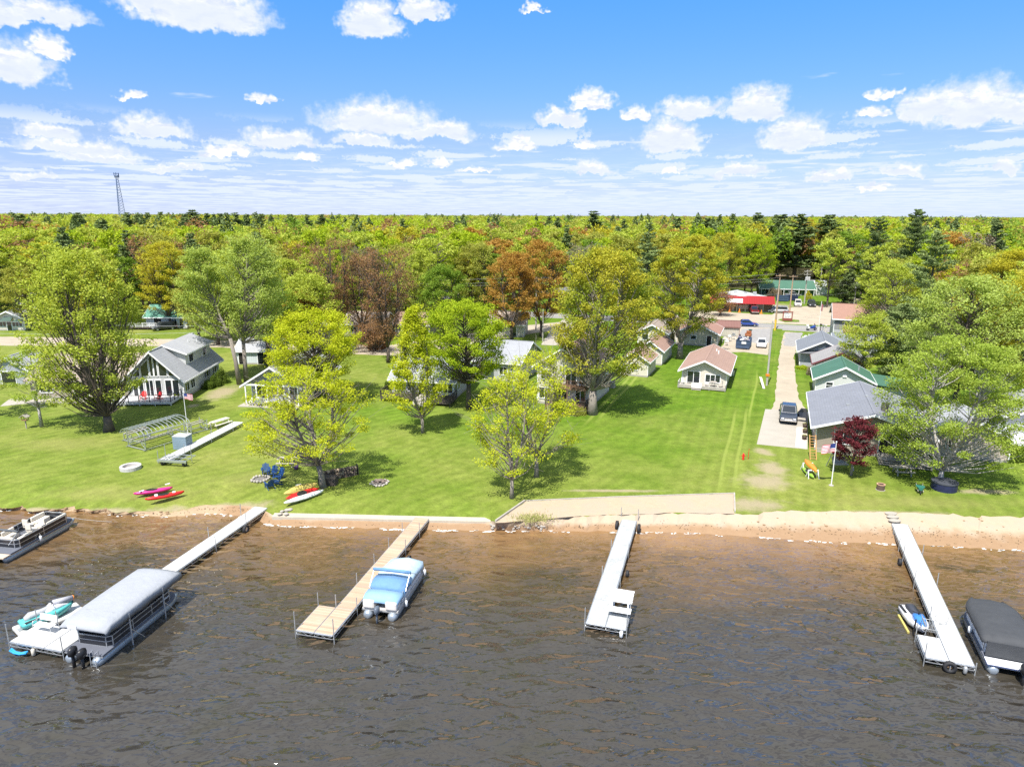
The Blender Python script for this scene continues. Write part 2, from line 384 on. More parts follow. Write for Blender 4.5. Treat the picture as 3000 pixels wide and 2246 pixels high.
we = [Vector((-401, 108.6, 0)), Vector((-90.4, 59, 0))]+we+[Vector((75, 45.5, 0)), Vector((400, 16, 0))]
def par(A, B, k):
    oa, ob = [], []
    for i in range(len(A)-1):
        n = max(1, min(40, int((A[i+1]-A[i]).length/.5)))
        for j in range(n): oa.append(A[i].lerp(A[i+1], j/n)); ob.append(B[i].lerp(B[i+1], j/n))
    oa.append(A[-1]); ob.append(B[-1]); return oa, ob
ed, wd = par(eg, we, 1)
for i in range(3, len(ed)-3):
    x = ed[i].x
    a = .16 if not (-26 < x < -2.5) else 0.0
    ed[i] = ed[i]+Vector((0, rnd.gauss(0, a), 0)); wd[i] = wd[i]+Vector((0, rnd.gauss(0, .07), 0))
iL = max(i for i, v in enumerate(ed) if v.z < .55); bkl = [Vector((v.x, v.y+2.7+(1.2 if v.x < -22 else 0), .9)) for v in ed[:iL+1]]
bmid = [a.lerp(b_, .5)+Vector((0, 0, .06)) for a, b_ in zip(ed, bkl)]
rows('lawn_bank', [bkl+[ed[iL+1]], bmid+[ed[iL+1]], ed[:iL+2]], gm)
m = MB(); gp = [tuple(v) for v in bkl]+[tuple(v) for v in ed[iL+1:]]+[(13000, 20, .9), (13000, 14000, .9), (-13000, 14000, .9), (-13000, 110, .9)]
m.add(gp, [tuple(range(len(gp)))[::1]]); o = m.build('ground', gm)
if o.data.polygons[0].normal.z < 0: o.data.flip_normals()
tag(o, kind='structure')
# beach and lake bed
sm = bpy.data.materials.new('beach_sand'); sm.use_nodes = True; q = NT(sm.node_tree); b = q.n['Principled BSDF']; p = q.pos(); xx, yy, zz = q.sep(p)
nf = q.noise(p, 2.6, 5, .7); nm_ = q.noise(p, .6, 4, .6)
drys = q.mix(nf, (.35, .27, .18), (.46, .37, .265)); drys = q.mix(q.ss(nm_, .35, .7), drys, (.38, .31, .235))
wet = q.mix(nf, (.25, .155, .088), (.33, .22, .13))
mud = q.mix(nf, (.30, .21, .13), (.42, .32, .21))
wetf = q.ss(q.m('ADD', zz, q.m('MULTIPLY', q.m('SUBTRACT', nm_, .5), .5)), .22, .52, 1, 0)
c_ = q.mix(wetf, drys, wet); c_ = q.mix(q.ss(xx, -25.5, -24.5, 1, 0), c_, q.mix(q.ss(q.m('ADD', zz, q.m('MULTIPLY', q.m('SUBTRACT', nm_, .5), 1.2)), .35, .6), mud, (.17, .20, .05)))
q.put(b.inputs['Base Color'], c_); b.inputs['Roughness'].default_value = .95; b.inputs['Specular IOR Level'].default_value = .2
q.put(b.inputs['Normal'], q.bump(q.m('ADD', nf, q.m('MULTIPLY', nm_, 2)), .45, .05))
mid = [a.lerp(b_, .5)+Vector((0, rnd.uniform(-.06, .06), -.04+rnd.uniform(-.05, .05))) for a, b_ in zip(ed, wd)]
lip = [(a+Vector((0, -.5, -.18)) if -19.6 < a.x < -1.9 else a.lerp(b_, .12)+Vector((0, 0, -.01))) for a, b_ in zip(ed, wd)]
mid = [a.lerp(b_, .5)+Vector((0, rnd.uniform(-.05, .05), rnd.uniform(-.02, .03))) for a, b_ in zip(lip, wd)]
rows('beach', [[v+Vector((0, -9, -1.3)) for v in wd], [v+Vector((0, -.8, -.12)) for v in wd], wd, mid, lip, [v+Vector((0, 0, -.004)) for v in ed]], sm)
def outline(pxs, step=.8, jit=.12, z=.9, seed=3):
    pts = [G(x, y, z) for x, y in pxs]; return dense(pts+[pts[0]], step, jit, seed)[:-1]
def sheet(name, pxs, mat, dz=.004, jit=.12, kind='structure', step=1.5, world=None, seed=3):
    pts = outline(pxs, step, jit, .9, seed) if world is None else dense([Vector((x, y, .9)) for x, y in world]+[Vector((world[0][0], world[0][1], .9))], step, jit, seed)[:-1]
    m = MB(); m.v = [(p.x, p.y, .9+dz) for p in pts]; m.f = [tuple(range(len(pts)))]; m.mi = [0]
    o = m.build(name, mat)
    if o.data.polygons[0].normal.z < 0: o.data.flip_normals()
    return tag(o, kind=kind)
DSAND = M('dry_sand', (.46, .365, .255), .95, var=.1, fine=.05, bump=.2, bscale=5)
GRAVEL = M('pale_gravel', (.37, .315, .24), .95, var=.22, scale=.5, fine=.12, bump=.5, bscale=8)
ASPH = M('worn_asphalt', (.25, .24, .23), .9, var=.1, scale=.4, fine=.08)
PATCHA = M('cracked_asphalt', (.27, .26, .25), .9, var=.3, scale=1.2, fine=.15)
sheet('sand_beach', [(1450,1531),(1540,1468),(1800,1456),(2150,1446),(2152,1504),(2000,1501),(1850,1506),(1700,1511),(1560,1523)], sm, .006, .09, step=.7)
sheet('driveway', [(2262,1240),(2266,1190),(2275,1110),(2284,1030),(2291,985),(2300,972),(2350,975),(2343,1000),(2326,1040),(2330,1100),(2338,1160),(2362,1206),(2345,1240)], GRAVEL, .006, .18)
sheet('parking_pad', [(2217,1301),(2242,1198),(2368,1206),(2366,1316)], CONC, .010, 0)
sheet('gravel_strip', [(2330,1309),(2334,1250),(2364,1250),(2362,1315)], M('pebble_gravel', (.52,.47,.41), .95, var=.2, fine=.4, bump=.8, bscale=7), .014, .04)
sheet('main_road', None, ASPH, .006, 0, world=[(52.6+.945*-70, 149-.327*-70), (52.6+.945*60, 149-.327*60), (52.6+.945*60+2.4, 149-.327*60+8.5), (52.6+.945*-70+2.4, 149-.327*-70+8.5)])
sheet('gravel_lot', [(2020,925),(2020,900),(2090,912),(2262,922),(2300,902),(2420,893),(2460,885),(2520,868),(2560,868),(2500,900),(2440,905),(2440,954),(2165,944)], GRAVEL, .012, .25)
sheet('car_park', [(2100,1034),(2120,1010),(2135,968),(2150,958),(2270,961),(2258,1000),(2248,1040),(2180,1031)], GRAVEL, .014, .15)
sheet('asphalt_apron', [(2165,990),(2172,964),(2262,962),(2258,1004),(2215,1006)], PATCHA, .018, .15)
sheet('asphalt_mouth', [(2298,1012),(2296,976),(2350,974),(2340,1000),(2322,1015)], PATCHA, .014, .4)
sheet('lake_road', None, GRAVEL, .012, .25, world=[(-190,134),(-110,136),(-60,133),(-24,127),(0,150),(16,161),(22,158),(6,143),(-20,117.5),(-60,126),(-105,126),(-190,120)])
sheet('concrete_drive', [(1585,1010),(1615,965),(1650,935),(1690,935),(1668,985),(1640,1012)], CONC, .018, .1)
sheet('grass_island', [(2278,936),(2300,932),(2340,937),(2342,943),(2300,944)], gm, .022, .1)
sheet('grass_verge', [(2266,1000),(2258,966),(2262,962),(2292,964),(2293,990),(2284,1030)], gm, .022, .15)
sheet('house_apron', [(0,1190),(30,1168),(80,1160),(70,1183)], CONC, .01, .1)
# pale edge line on the road
sheet('road_marking', None, M('road_paint', (.62,.60,.5), .8), .012, 0, world=[(52.6+.945*-70+1.2, 149-.327*-70+4.2), (52.6+.945*60+1.2, 149-.327*60+4.2), (52.6+.945*60+1.25, 149-.327*60+4.35), (52.6+.945*-70+1.25, 149-.327*-70+4.35)])

# water
wm = bpy.data.materials.new('lake_water'); wm.use_nodes = True; q = NT(wm.node_tree); b = q.n['Principled BSDF']; p = q.pos(); xx, yy, zz = q.sep(p)
s = q.m('SUBTRACT', q.m('MULTIPLY_ADD', xx, -.088, 52.0), yy)
s = q.m('ADD', s, q.m('MULTIPLY', q.m('SUBTRACT', q.noise(p, .12, 4, .6), .5), 11))
nn = q.noise(p, .28, 5, .65)
c_ = q.mix(q.ss(s, -1, 4.5), (.26, .150, .066), (.140, .083, .036))
c_ = q.mix(q.ss(s, 3.5, 12), c_, (.060, .044, .023))
c_ = q.mix(q.ss(s, 8, 17), c_, (.043, .038, .030))
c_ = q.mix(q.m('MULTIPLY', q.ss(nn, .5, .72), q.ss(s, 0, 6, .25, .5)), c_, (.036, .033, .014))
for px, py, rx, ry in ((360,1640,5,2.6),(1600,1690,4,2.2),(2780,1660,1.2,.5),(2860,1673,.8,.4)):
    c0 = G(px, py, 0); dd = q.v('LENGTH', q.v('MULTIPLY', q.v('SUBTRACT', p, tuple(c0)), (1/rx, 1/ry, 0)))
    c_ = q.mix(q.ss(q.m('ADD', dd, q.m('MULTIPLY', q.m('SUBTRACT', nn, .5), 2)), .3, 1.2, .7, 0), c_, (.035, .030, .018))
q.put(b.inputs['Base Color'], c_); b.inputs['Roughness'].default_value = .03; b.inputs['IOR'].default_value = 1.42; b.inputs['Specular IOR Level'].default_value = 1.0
def wv_(ang, sc, st, det, dist=.4, rough=.5):
    a = R(ang); u = q.m('ADD', q.m('MULTIPLY', xx, math.cos(a)), q.m('MULTIPLY', yy, math.sin(a)))
    v = q.m('ADD', q.m('MULTIPLY', xx, -math.sin(a)), q.m('MULTIPLY', yy, math.cos(a)))
    return q.noise(q.comb(q.m('MULTIPLY', u, st), v, 0.), sc, det, rough, dist=dist)
h = q.m('ADD', q.m('MULTIPLY', wv_(10, .55, .45, 1, .3), .46), q.m('MULTIPLY', wv_(-7, 1.25, .5, 1, .5), .36))
h = q.m('ADD', h, q.m('MULTIPLY', wv_(16, 3.0, .5, 1, .3), .085))
amp = q.ss(s, -1, 7, .55, 1.0)
gust = q.ss(q.noise(p, .05, 2), .3, .7, .7, 1.15)
h = q.m('MULTIPLY', q.m('MULTIPLY', h, amp), gust)
bn = q.node('ShaderNodeBump'); q.put(bn.inputs['Height'], h); bn.inputs['Strength'].default_value = 1.0; bn.inputs['Distance'].default_value = 1.0
q.put(b.inputs['Normal'], bn.outputs[0])
m = MB(); m.add([(-900, -400, 0), (900, -400, 0), (900, 70, 0), (-900, 70, 0)], [(0,1,2,3)])
tag(m.build('water', wm), kind='structure')
# foam along the water line
FO = M('foam', (.80, .80, .78), .8, var=.05)
m = MB(); r = random.Random(11)
for a, c in zip(wd[2:-2], wd[3:-1]):
    if r.random() < (.55 if a.x > -25 else .35):
        for _ in range(3):
            t0 = r.random(); o = a.lerp(c, t0)+Vector((0, r.uniform(-.28, .02), 0)); L = r.uniform(.08, .45); W = r.uniform(.02, .085)
            k = [(o.x+L*math.cos(q_)*.6, o.y+W*math.sin(q_)*(.6+.7*r.random()), .012) for q_ in [i*math.pi/4 for i in range(8)]]
            m.add(k, [tuple(range(8))])
tag(m.build('foam', FO), kind='stuff')
m = MB(); r = random.Random(19)
for _ in range(1500):
    i = r.randrange(2, len(ed)-3); f = min(1, max(0, r.gauss(.62 if ed[i].x > 0 else .4, .12))); o = lip[i].lerp(wd[i], f); o.x += r.uniform(-.5, .5)
    if -20.5 < o.x < -1.5 and f < .5: continue
    a = r.random()*3.14; L = r.uniform(.04, .16); m.bar((o.x, o.y, o.z+.02), (o.x+L*math.cos(a), o.y+L*.5*math.sin(a), o.z+.035), .03, .02)
tag(m.build('shore_debris', M('wrack', (.13,.09,.055), .95, var=.4, scale=4)), kind='stuff')
# stones and reeds by the end of the seawall
m = MB(); r = random.Random(2)
for _ in range(230):
    px = r.uniform(1438, 1600); o = G(px, 1549-(r.random()**1.5)*14, .15); s_ = r.uniform(.06, .17)
    m.ball((o.x, o.y, .12+r.random()*.3), s_, (1, .8, .6), 5, 4)
tag(m.build('shore_stones', STONE), kind='stuff')
# bank clods and dark debris on the left bank
m = MB()
for _ in range(420):
    i = r.randrange(2, len(ed)-2); 
    if not (-52 < ed[i].x < -17 or 20 < ed[i].x < 50): continue
    o = ed[i].lerp(wd[i], r.random()); s_ = r.uniform(.03, .13)
    m.ball((o.x, o.y, o.z), s_, (1.4, 1, .6), 5, 3)
tag(m.build('bank_rubble', M('bank_soil', (.27,.18,.10), .95, var=.3)), kind='stuff')
# weeds on the sand by the wooden edging
m = MB()
for _ in range(900):
    o = G(r.gauss(1560, 30), r.gauss(1518, 7)); a = r.random()*6.28; L = r.uniform(.08, .3)
    m.add([(o.x, o.y, .88), (o.x+.05*math.cos(a), o.y+.05*math.sin(a), .88), (o.x+.12*math.sin(a), o.y+.1*math.cos(a), .9+L)], [(0,1,2)])
tag(m.build('beach_weeds', M('weed', (.33,.34,.10), .9, var=.3, scale=4)), kind='stuff')

# seawall
WALL = M('seawall_concrete', (.44, .39, .31), .9, var=.15, scale=1.2, fine=.1)
sw = [G(x, y, .5) for x, y in ((802,1507),(1000,1511),(1200,1516),(1438,1521))]
m = MB()
for a, c in zip(sw, sw[1:]):
    m.add([(a.x,a.y+.25,-.6),(c.x,c.y+.25,-.6),(c.x,c.y-.50,-.6),(a.x,a.y-.50,-.6),(a.x,a.y+.25,.56),(c.x,c.y+.25,.56),(c.x,c.y-.45,.52),(a.x,a.y-.45,.52)],
          [(4,5,6,7)[::-1],(7,6,2,3)[::-1],(0,3,7,4),(1,5,6,2),(0,4,5,1)])
tag(m.build('seawall', WALL), 'long pale concrete seawall with sandy face along the lawn edge', 'seawall')
def timber(label, pts, h=.22, w=.16, mat=WOODG):
    m = MB(); P_ = [G(x, y) for x, y in pts]
    for a, c in zip(P_, P_[1:]): m.bar((a.x, a.y, .9+h*.3), (c.x, c.y, .9+h*.3), w, h)
    return tag(m.build('timber_edging', mat), label, 'edging')
timber('long straight timber edging between lawn and sand patch', [(1541,1467),(1800,1456),(2150,1445)], .10, .10)
timber('slanting weathered timber edging running down to the seawall end', [(1452,1528),(1538,1468)], .2, .14)
timber('short timber edging at the right end of the sand patch', [(2151,1446),(2153,1500)], .18, .12)
# ================================================================ trees
def foliage(name, c1, c2, transl=.42, c3=None):
    m = bpy.data.materials.new(name); m.use_nodes = True; q = NT(m.node_tree)
    for n in list(q.n): q.n.remove(n)
    out = q.node('ShaderNodeOutputMaterial')
    geo = q.node('ShaderNodeNewGeometry'); rp = geo.outputs['Random Per Island']
    nz = q.noise(geo.outputs['Position'], .45, 3, .6)
    f = q.m('ADD', q.m('MULTIPLY', q.m('MULTIPLY', rp, rp), .75), q.m('MULTIPLY', q.ss(nz, .3, .7), .35), clamp=True)
    c = q.mix(f, c1, c2)
    if c3: c = q.mix(q.ss(q.noise(geo.outputs['Position'], .22, 3, .6), .46, .62), c, c3)
    d = q.node('ShaderNodeBsdfDiffuse'); tr = q.node('ShaderNodeBsdfTranslucent'); mx = q.node('ShaderNodeMixShader')
    q.put(d.inputs[0], c); q.put(tr.inputs[0], q.mix(1.0, c, (1.25, 1.15, .6), 'MULTIPLY')); mx.inputs[0].default_value = transl
    q.l.new(d.outputs[0], mx.inputs[1]); q.l.new(tr.outputs[0], mx.inputs[2]); q.l.new(mx.outputs[0], out.inputs[0])
    return m
F = dict(
 maple=foliage('leaves_yellow_green', (0.304,0.386,0.046), (0.552,0.607,0.120)),
 bright=foliage('leaves_bright_green', (0.248,0.368,0.018), (0.478,0.552,0.046)),
 lime=foliage('leaves_lime', (0.350,0.432,0.018), (0.626,0.644,0.055)),
 fresh=foliage('leaves_fresh_green', (0.304,0.396,0.074), (0.506,0.598,0.175)),
 green=foliage('leaves_mid_green', (0.138,0.239,0.028), (0.276,0.386,0.064)),
 olive=foliage('leaves_olive', (0.276,0.304,0.055), (0.460,0.460,0.110)),
 orange=foliage('leaves_orange', (0.350,0.202,0.046), (0.534,0.331,0.092)),
 rust=foliage('buds_rust', (0.248,0.138,0.074), (0.405,0.248,0.129)),
 grey=foliage('twigs_grey', (0.230,0.193,0.147), (0.368,0.313,0.248)),
 birch=foliage('leaves_birch', (0.248,0.350,0.046), (0.442,0.534,0.110)),
 yellow=foliage('leaves_oak_yellow', (0.368,0.350,0.028), (0.589,0.552,0.074)),
 gold=foliage('leaves_golden', (0.368,0.368,0.037), (0.570,0.534,0.074), .42, (0.304,0.368,0.046)),
 purple=foliage('leaves_purple', (.075,.014,.022), (.19,.045,.05), .25),
 pine=foliage('pine_needles', (.115,.165,.06), (.24,.30,.12), .2),
 pine2=foliage('pale_pine_needles', (.16,.22,.08), (.33,.40,.15), .2),
 shrub=foliage('leaves_shrub', (.08,.13,.02), (.18,.25,.05)))
BARK = M('grey_bark', (.23,.20,.17), .95, var=.3, scale=2, fine=.3, bump=.6, bscale=8)
BARKD = M('dark_bark', (.10,.08,.065), .95, var=.3, scale=2, fine=.3)
bk = bpy.data.materials.new('birch_bark'); bk.use_nodes = True; q = NT(bk.node_tree); b = q.n['Principled BSDF']; p = q.obj()
q.put(b.inputs['Base Color'], q.mix(q.ss(q.noise(q.v('MULTIPLY', p, (2, 2, 7)), 1.2, 3, .7), .56, .62), (.33,.31,.28), (.09,.08,.07))); BARKB = bk
def quad_mesh(name, C, size, rg, mats, mi=None, el=.62, up=0.):
    """many small leaf quads at the points C"""
    n = len(C); size = np.broadcast_to(np.asarray(size, float), (n,))
    a = rg.normal(size=(n, 3)); a[:, 2] *= .75; a /= np.linalg.norm(a, axis=1, keepdims=True)
    nr = rg.normal(size=(n, 3)); nr[:, 2] = np.abs(nr[:, 2])+up
    b_ = np.cross(nr, a); b_ /= np.linalg.norm(b_, axis=1, keepdims=True)+1e-9
    s = (size*rg.uniform(.65, 1.35, n))[:, None]*.5
    V = np.stack([C-a*s, C+b_*s*el, C+a*s, C-b_*s*el], 1).reshape(-1, 3)
    me = bpy.data.meshes.new(name); me.vertices.add(4*n); me.loops.add(4*n); me.polygons.add(n)
    me.vertices.foreach_set('co', V.ravel().astype(np.float32)); me.loops.foreach_set('vertex_index', np.arange(4*n, dtype=np.int32))
    me.polygons.foreach_set('loop_start', np.arange(0, 4*n, 4, dtype=np.int32))
    try: me.polygons.foreach_set('loop_total', np.full(n, 4, dtype=np.int32))
    except Exception: pass
    for m in (mats if isinstance(mats, (list, tuple)) else [mats]): me.materials.append(m)
    if mi is not None: me.polygons.foreach_set('material_index', np.asarray(mi, dtype=np.int32))
    me.update(calc_edges=True); me.validate(); return me
def obj_of(name, me, parent=None):
    o = bpy.data.objects.new(name, me); col.objects.link(o)
    if parent: o.parent = parent
    return o
def broadleaf(seed, H, zb, rad, shape='oval', leaders=1, clumps=70, per=160, leaf=.2, rc=1.1, trunk_r=.28, lean=(0, 0), off=(0, 0), plume=.5, hollow=.3, sq=1.0, tw=0):
    """returns trunk MB and leaf centres of a deciduous tree standing at the origin"""
    rg = np.random.default_rng(seed); rr = random.Random(seed); m = MB(); C = []
    def R_(u):            # crown radius by height fraction
        if shape == 'oval': return math.sqrt(max(0, 1-((u-.42)/.60)**2))
        if shape == 'wide': return math.sqrt(max(0, 1-((u-.35)/.68)**2))**.8
        if shape == 'cone': return (1-u)**.75*min(1, u*6+.35)
        if shape == 'round': return math.sqrt(max(0, 1-((u-.5)/.52)**2))
        if shape == 'vase': return (.35+.75*u)*math.sqrt(max(0, 1-((u-.5)/.54)**4))
        return 1
    ch = H-zb; tops = []
    fork = zb*rr.uniform(.55, .8) if leaders > 1 else zb*.9
    base = [(0, 0, -.1), (lean[0]*.15+.02, lean[1]*.15, fork*.5), (lean[0]*.4, lean[1]*.4, fork)]
    m.tube(base, [trunk_r*1.35, trunk_r*.95, trunk_r*.85], 9)
    top0 = Vector(base[-1]); leads = []
    for k in range(leaders):
        a = 6.283*k/leaders+rr.uniform(-.4, .4); spread = rad*.33 if leaders > 1 else 0
        e = Vector((off[0]+spread*math.cos(a), off[1]+spread*math.sin(a), H*rr.uniform(.84, .95)))
        mids = []
        for j in range(1, 7):
            f = j/6; p = top0.lerp(e, f); bow = math.sin(f*math.pi)*spread*.5
            mids.append(p+Vector((math.cos(a)*bow+rr.uniform(-.12, .12), math.sin(a)*bow+rr.uniform(-.12, .12), 0)))
        pts = [top0]+mids; r0 = trunk_r*(.85 if leaders == 1 else .62)
        m.tube(pts, [r0*(1-.92*i/6)+.015 for i in range(7)], 7); leads.append(pts)
    for i in range(clumps):
        u = ((i+rr.random())/clumps)**.8; rmax = R_(min(.995, u))*rad
        rho = rmax*(hollow+(1-hollow)*math.sqrt(rr.random())); a = rr.random()*6.283
        c = Vector((off[0]+rho*math.cos(a), off[1]+rho*sq*math.sin(a), zb+ch*u))
        L = rr.choice(leads) if leaders == 1 else min(leads, key=lambda P: (Vector((P[3].x, P[3].y, 0))-Vector((c.x, c.y, 0))).length+rr.random()*1.5)
        zt = max(fork, c.z-(.35+plume)*rho-.4)
        zs = [q_.z for q_ in L]; j = max(0, min(len(L)-2, sum(z < zt for z in zs)-1)); den_ = (L[j+1].z-L[j].z) or 1
        s0 = L[j].lerp(L[j+1], max(0, min(1, (zt-L[j].z)/den_)))
        d = c-s0; mid = s0+d*.5+Vector((0, 0, -(.05+.10*plume)*d.length))+Vector((rr.uniform(-.3, .3), rr.uniform(-.3, .3), 0))
        br = min(trunk_r*.3, .011*d.length+.02)
        m.tube([s0, mid, c], [br, br*.6, .015], 5, False)
        for _ in range(tw):
            e2 = c+Vector((rr.gauss(0, 1), rr.gauss(0, 1), rr.gauss(.4, .8)))*rc
            m.tube([s0.lerp(c, rr.uniform(.45, .95)), e2], [.02, .008], 3, False)
        n = int(per*rr.uniform(.6, 1.35)); v = rg.normal(size=(n, 3)); v /= np.linalg.norm(v, axis=1, keepdims=True); v *= rg.random((n, 1))**(1/2.2)
        v *= rc*.86*rr.uniform(.6, 1.25)
        v[:, 2] *= .5; dn = np.array(d.normalized()); t_ = v @ dn; v += np.outer(t_, dn)*plume*1.3
        C.append(v+np.array(c)[None, :])
    return m, np.concatenate(C), rg
def tree(name, label, cat, px, py, H, fol, seed, bark=None, rz=0., group=None, leaf=.2, at=None, up=.7, **kw):
    p = G(px, py) if at is None else Vector((*at, .9))
    kw['per'] = int(kw.get('per', 160)*1.08); kw['clumps'] = int(kw['clumps']*1.3)
    m, C, rg = broadleaf(seed, H, leaf=leaf, **kw)
    t_ = thing(name, label, cat, p, rz, group)
    m.build('trunk', bark or BARK, t_, True)
    obj_of('crown', quad_mesh('crown', C, leaf, rg, F[fol], up=up), t_)
    return t_
def pine_geo(seed, H, rad, zb=.16, dens=1., leaf=.34, flat=.25, droop=.1):
    rg = np.random.default_rng(seed); rr = random.Random(seed); m = MB(); C = []
    m.tube([(0,0,-.1), (rr.uniform(-.2,.2), 0, H*.5), (0, 0, H*.97)], [H*.014+.05, H*.010+.03, .03], 7)
    z = H*zb; pw = .8 if rad < H*.24 else .55
    while z < H*.985:
        u = (z-H*zb)/(H*(1-zb)); L = rad*(1-u)**pw*min(1, .55+u*2)
        for k in range(rr.choice((4, 5, 6))):
            a = rr.random()*6.283; l = L*rr.uniform(.55, 1.12)+.25; sl_ = (.45*u+.05-droop)
            e = Vector((l*math.cos(a), l*math.sin(a), z+l*sl_)); m.tube([(0, 0, z-.1), e], [.05*(1-u)+.02, .01], 4, False)
            n = int(dens*(10+l*30)); tt = rg.random(n)**.6; w_ = (.22+.20*l)*(1-.35*tt)
            P_ = np.outer(tt, np.array(e)-np.array((0,0,z)))+np.array((0,0,z)); ang = rg.random(n)*6.283; r_ = np.sqrt(rg.random(n))*w_
            P_[:, 0] += r_*np.cos(ang); P_[:, 1] += r_*np.sin(ang); P_[:, 2] += rg.normal(size=n)*w_*flat+ .12*tt
            C.append(P_)
        z += H*.028*rr.uniform(.8, 1.3)+.15
    return m, np.concatenate(C), rg
def pine(name, label, px, py, H, rad, seed, fol='pine', at=None, group=None, **kw):
    p = G(px, py) if at is None else Vector((*at, .9))
    lf = kw.pop('leaf', .34)
    m, C, rg = pine_geo(seed, H, rad, leaf=lf, **kw)
    t_ = thing(name, label, 'pine tree', p, 0, group); m.build('trunk', BARKD, t_, True)
    obj_of('crown', quad_mesh('crown', C, lf, rg, F[fol], el=.38, up=.6), t_); return t_

# ---- trees one can point at on the lawns
tree('maple_tree', 'huge full yellow-green maple left of the white gabled house, tallest on the left lawn', 'tree', 320, 1262, 19.8, 'maple', 1, zb=3.0, rad=6.0, shape='oval', leaders=4, clumps=170, per=150, leaf=.25, rc=1.25, trunk_r=.5, off=(-1.6, .8), plume=.9, hollow=.25, bark=BARKD)
tree('birch_tree', 'small white-trunked birch beside the bird feeder on the left lawn', 'tree', 122, 1250, 9.4, 'birch', 2, zb=2.6, rad=2.9, clumps=34, per=110, leaf=.19, rc=.85, trunk_r=.17, bark=BARKB, off=(.1, 0), plume=.2)
tree('birch_tree', 'young tree cut by the left edge of the photo, above the pale concrete slab', 'tree', -15, 1218, 8.6, 'maple', 3, zb=3.2, rad=2.8, clumps=30, per=110, leaf=.19, rc=.9, trunk_r=.15)
tree('poplar_tree', 'tall narrow fresh-green tree whose leaning grey trunk rises right of the white gabled house', 'tree', 702, 1126, 19.2, 'fresh', 4, zb=7.5, rad=3.0, clumps=80, per=150, leaf=.24, rc=1.2, trunk_r=.3, lean=(-2.2, 1), off=(-4.6, 1.5), plume=.8)
tree('poplar_tree', 'tallest fresh-green tree beside the leaning one, upright grey trunk', 'tree', 722, 1118, 20.6, 'fresh', 5, zb=6.5, rad=4.3, clumps=115, per=160, leaf=.24, rc=1.3, trunk_r=.3, lean=(.2, 0), off=(1.4, 1), plume=.8)
tree('maple_tree', 'dark-trunked green tree standing in front of the pale blue garage', 'tree', 790, 1072, 13.5, 'green', 6, zb=4.5, rad=4.6, shape='round', clumps=75, per=150, leaf=.25, rc=1.25, trunk_r=.42, bark=BARKD)
tree('maple_tree', 'vivid lime-green round maple behind the leaning shore tree', 'tree', 930, 1172, 11.6, 'lime', 7, zb=2.8, rad=6.0, shape='round', clumps=120, per=190, leaf=.22, rc=1.3, trunk_r=.3, bark=BARKD, hollow=.45)
tree('willow_tree', 'spreading yellow-green shore tree leaning left over the blue chairs', 'tree', 947, 1428, 10.8, 'lime', 8, zb=3.4, rad=5.5, shape='wide', leaders=3, clumps=115, per=120, leaf=.17, rc=.95, trunk_r=.27, lean=(-.9, .6), off=(-1.3, .9), plume=.15, hollow=.25, tw=1)
tree('spruce_tree', 'slim pale lime tree with upturned tips and thin forked trunk by the dark deck', 'tree', 1238, 1268, 14.0, 'lime', 9, zb=2.6, rad=3.6, shape='cone', leaders=2, clumps=105, per=150, leaf=.2, rc=.9, trunk_r=.18, plume=1.0, off=(-.7, 0))
tree('maple_tree', 'dense bright green maple over the grey roofed house with the dark deck', 'tree', 1373, 1196, 13.4, 'bright', 10, zb=3.6, rad=5.2, shape='round', clumps=125, per=190, leaf=.22, rc=1.25, trunk_r=.32, off=(-.6, .4), bark=BARKD, hollow=.45)
tree('aspen_tree', 'sparse yellow-green shore tree with pale crooked trunk nearest the sand', 'tree', 1499, 1459, 11.0, 'lime', 11, zb=2.6, rad=3.3, shape='oval', leaders=3, clumps=56, per=100, leaf=.17, rc=.95, trunk_r=.17, plume=.4, off=(-.2, .8), tw=2)
tree('aspen_tree', 'sparse yellow-green tree just behind the one nearest the sand', 'tree', 1571, 1397, 11.8, 'lime', 12, zb=3.0, rad=3.9, shape='oval', leaders=2, clumps=66, per=105, leaf=.18, rc=1.0, trunk_r=.2, plume=.4, off=(.2, .5), tw=2)
tree('maple_tree', 'large golden-green maple with thick grey trunk before the cream two storey house', 'tree', 1735, 1213, 19.9, 'gold', 13, zb=4.9, rad=6.4, shape='oval', leaders=3, clumps=180, per=160, leaf=.25, rc=1.35, trunk_r=.55, plume=.6, off=(1.5, 1.3), hollow=.3)
tree('maple_tree', 'tall round golden-green maple between the shingled cottage and the lawn', 'tree', 1991, 1050, 20.4, 'gold', 14, zb=4.8, rad=6.4, shape='round', leaders=2, clumps=170, per=170, leaf=.27, rc=1.35, trunk_r=.5, plume=.3, off=(.6, .5), hollow=.4)
tree('plum_tree', 'dark purple-leaved ornamental tree before the grey-roofed house', 'tree', 2493, 1392, 5.6, 'purple', 15, zb=1.4, rad=1.75, shape='oval', clumps=55, per=150, leaf=.15, rc=.6, trunk_r=.1, hollow=.4)
tree('birch_tree', 'broad light-green birch with several white trunks on the right lawn', 'tree', 2752, 1420, 13.2, 'birch', 16, zb=2.2, rad=6.1, shape='wide', leaders=4, clumps=190, per=170, leaf=.18, rc=1.15, trunk_r=.24, bark=BARKB, plume=.1, off=(1.2, 1.4), hollow=.35)
tree('birch_tree', 'small birch sapling growing beside the porch steps of the grey-roofed house', 'tree', 2652, 1368, 4.9, 'birch', 17, zb=1.0, rad=1.7, clumps=30, per=110, leaf=.14, rc=.55, trunk_r=.07, bark=BARKB)
tree('ash_tree', 'pale green tree behind the broad birch, its crown flecked with light leaf tips', 'tree', 2790, 1222, 17.0, 'fresh', 18, zb=4.0, rad=6.4, shape='round', clumps=150, per=150, leaf=.24, rc=1.3, trunk_r=.35, bark=BARKD, hollow=.4)
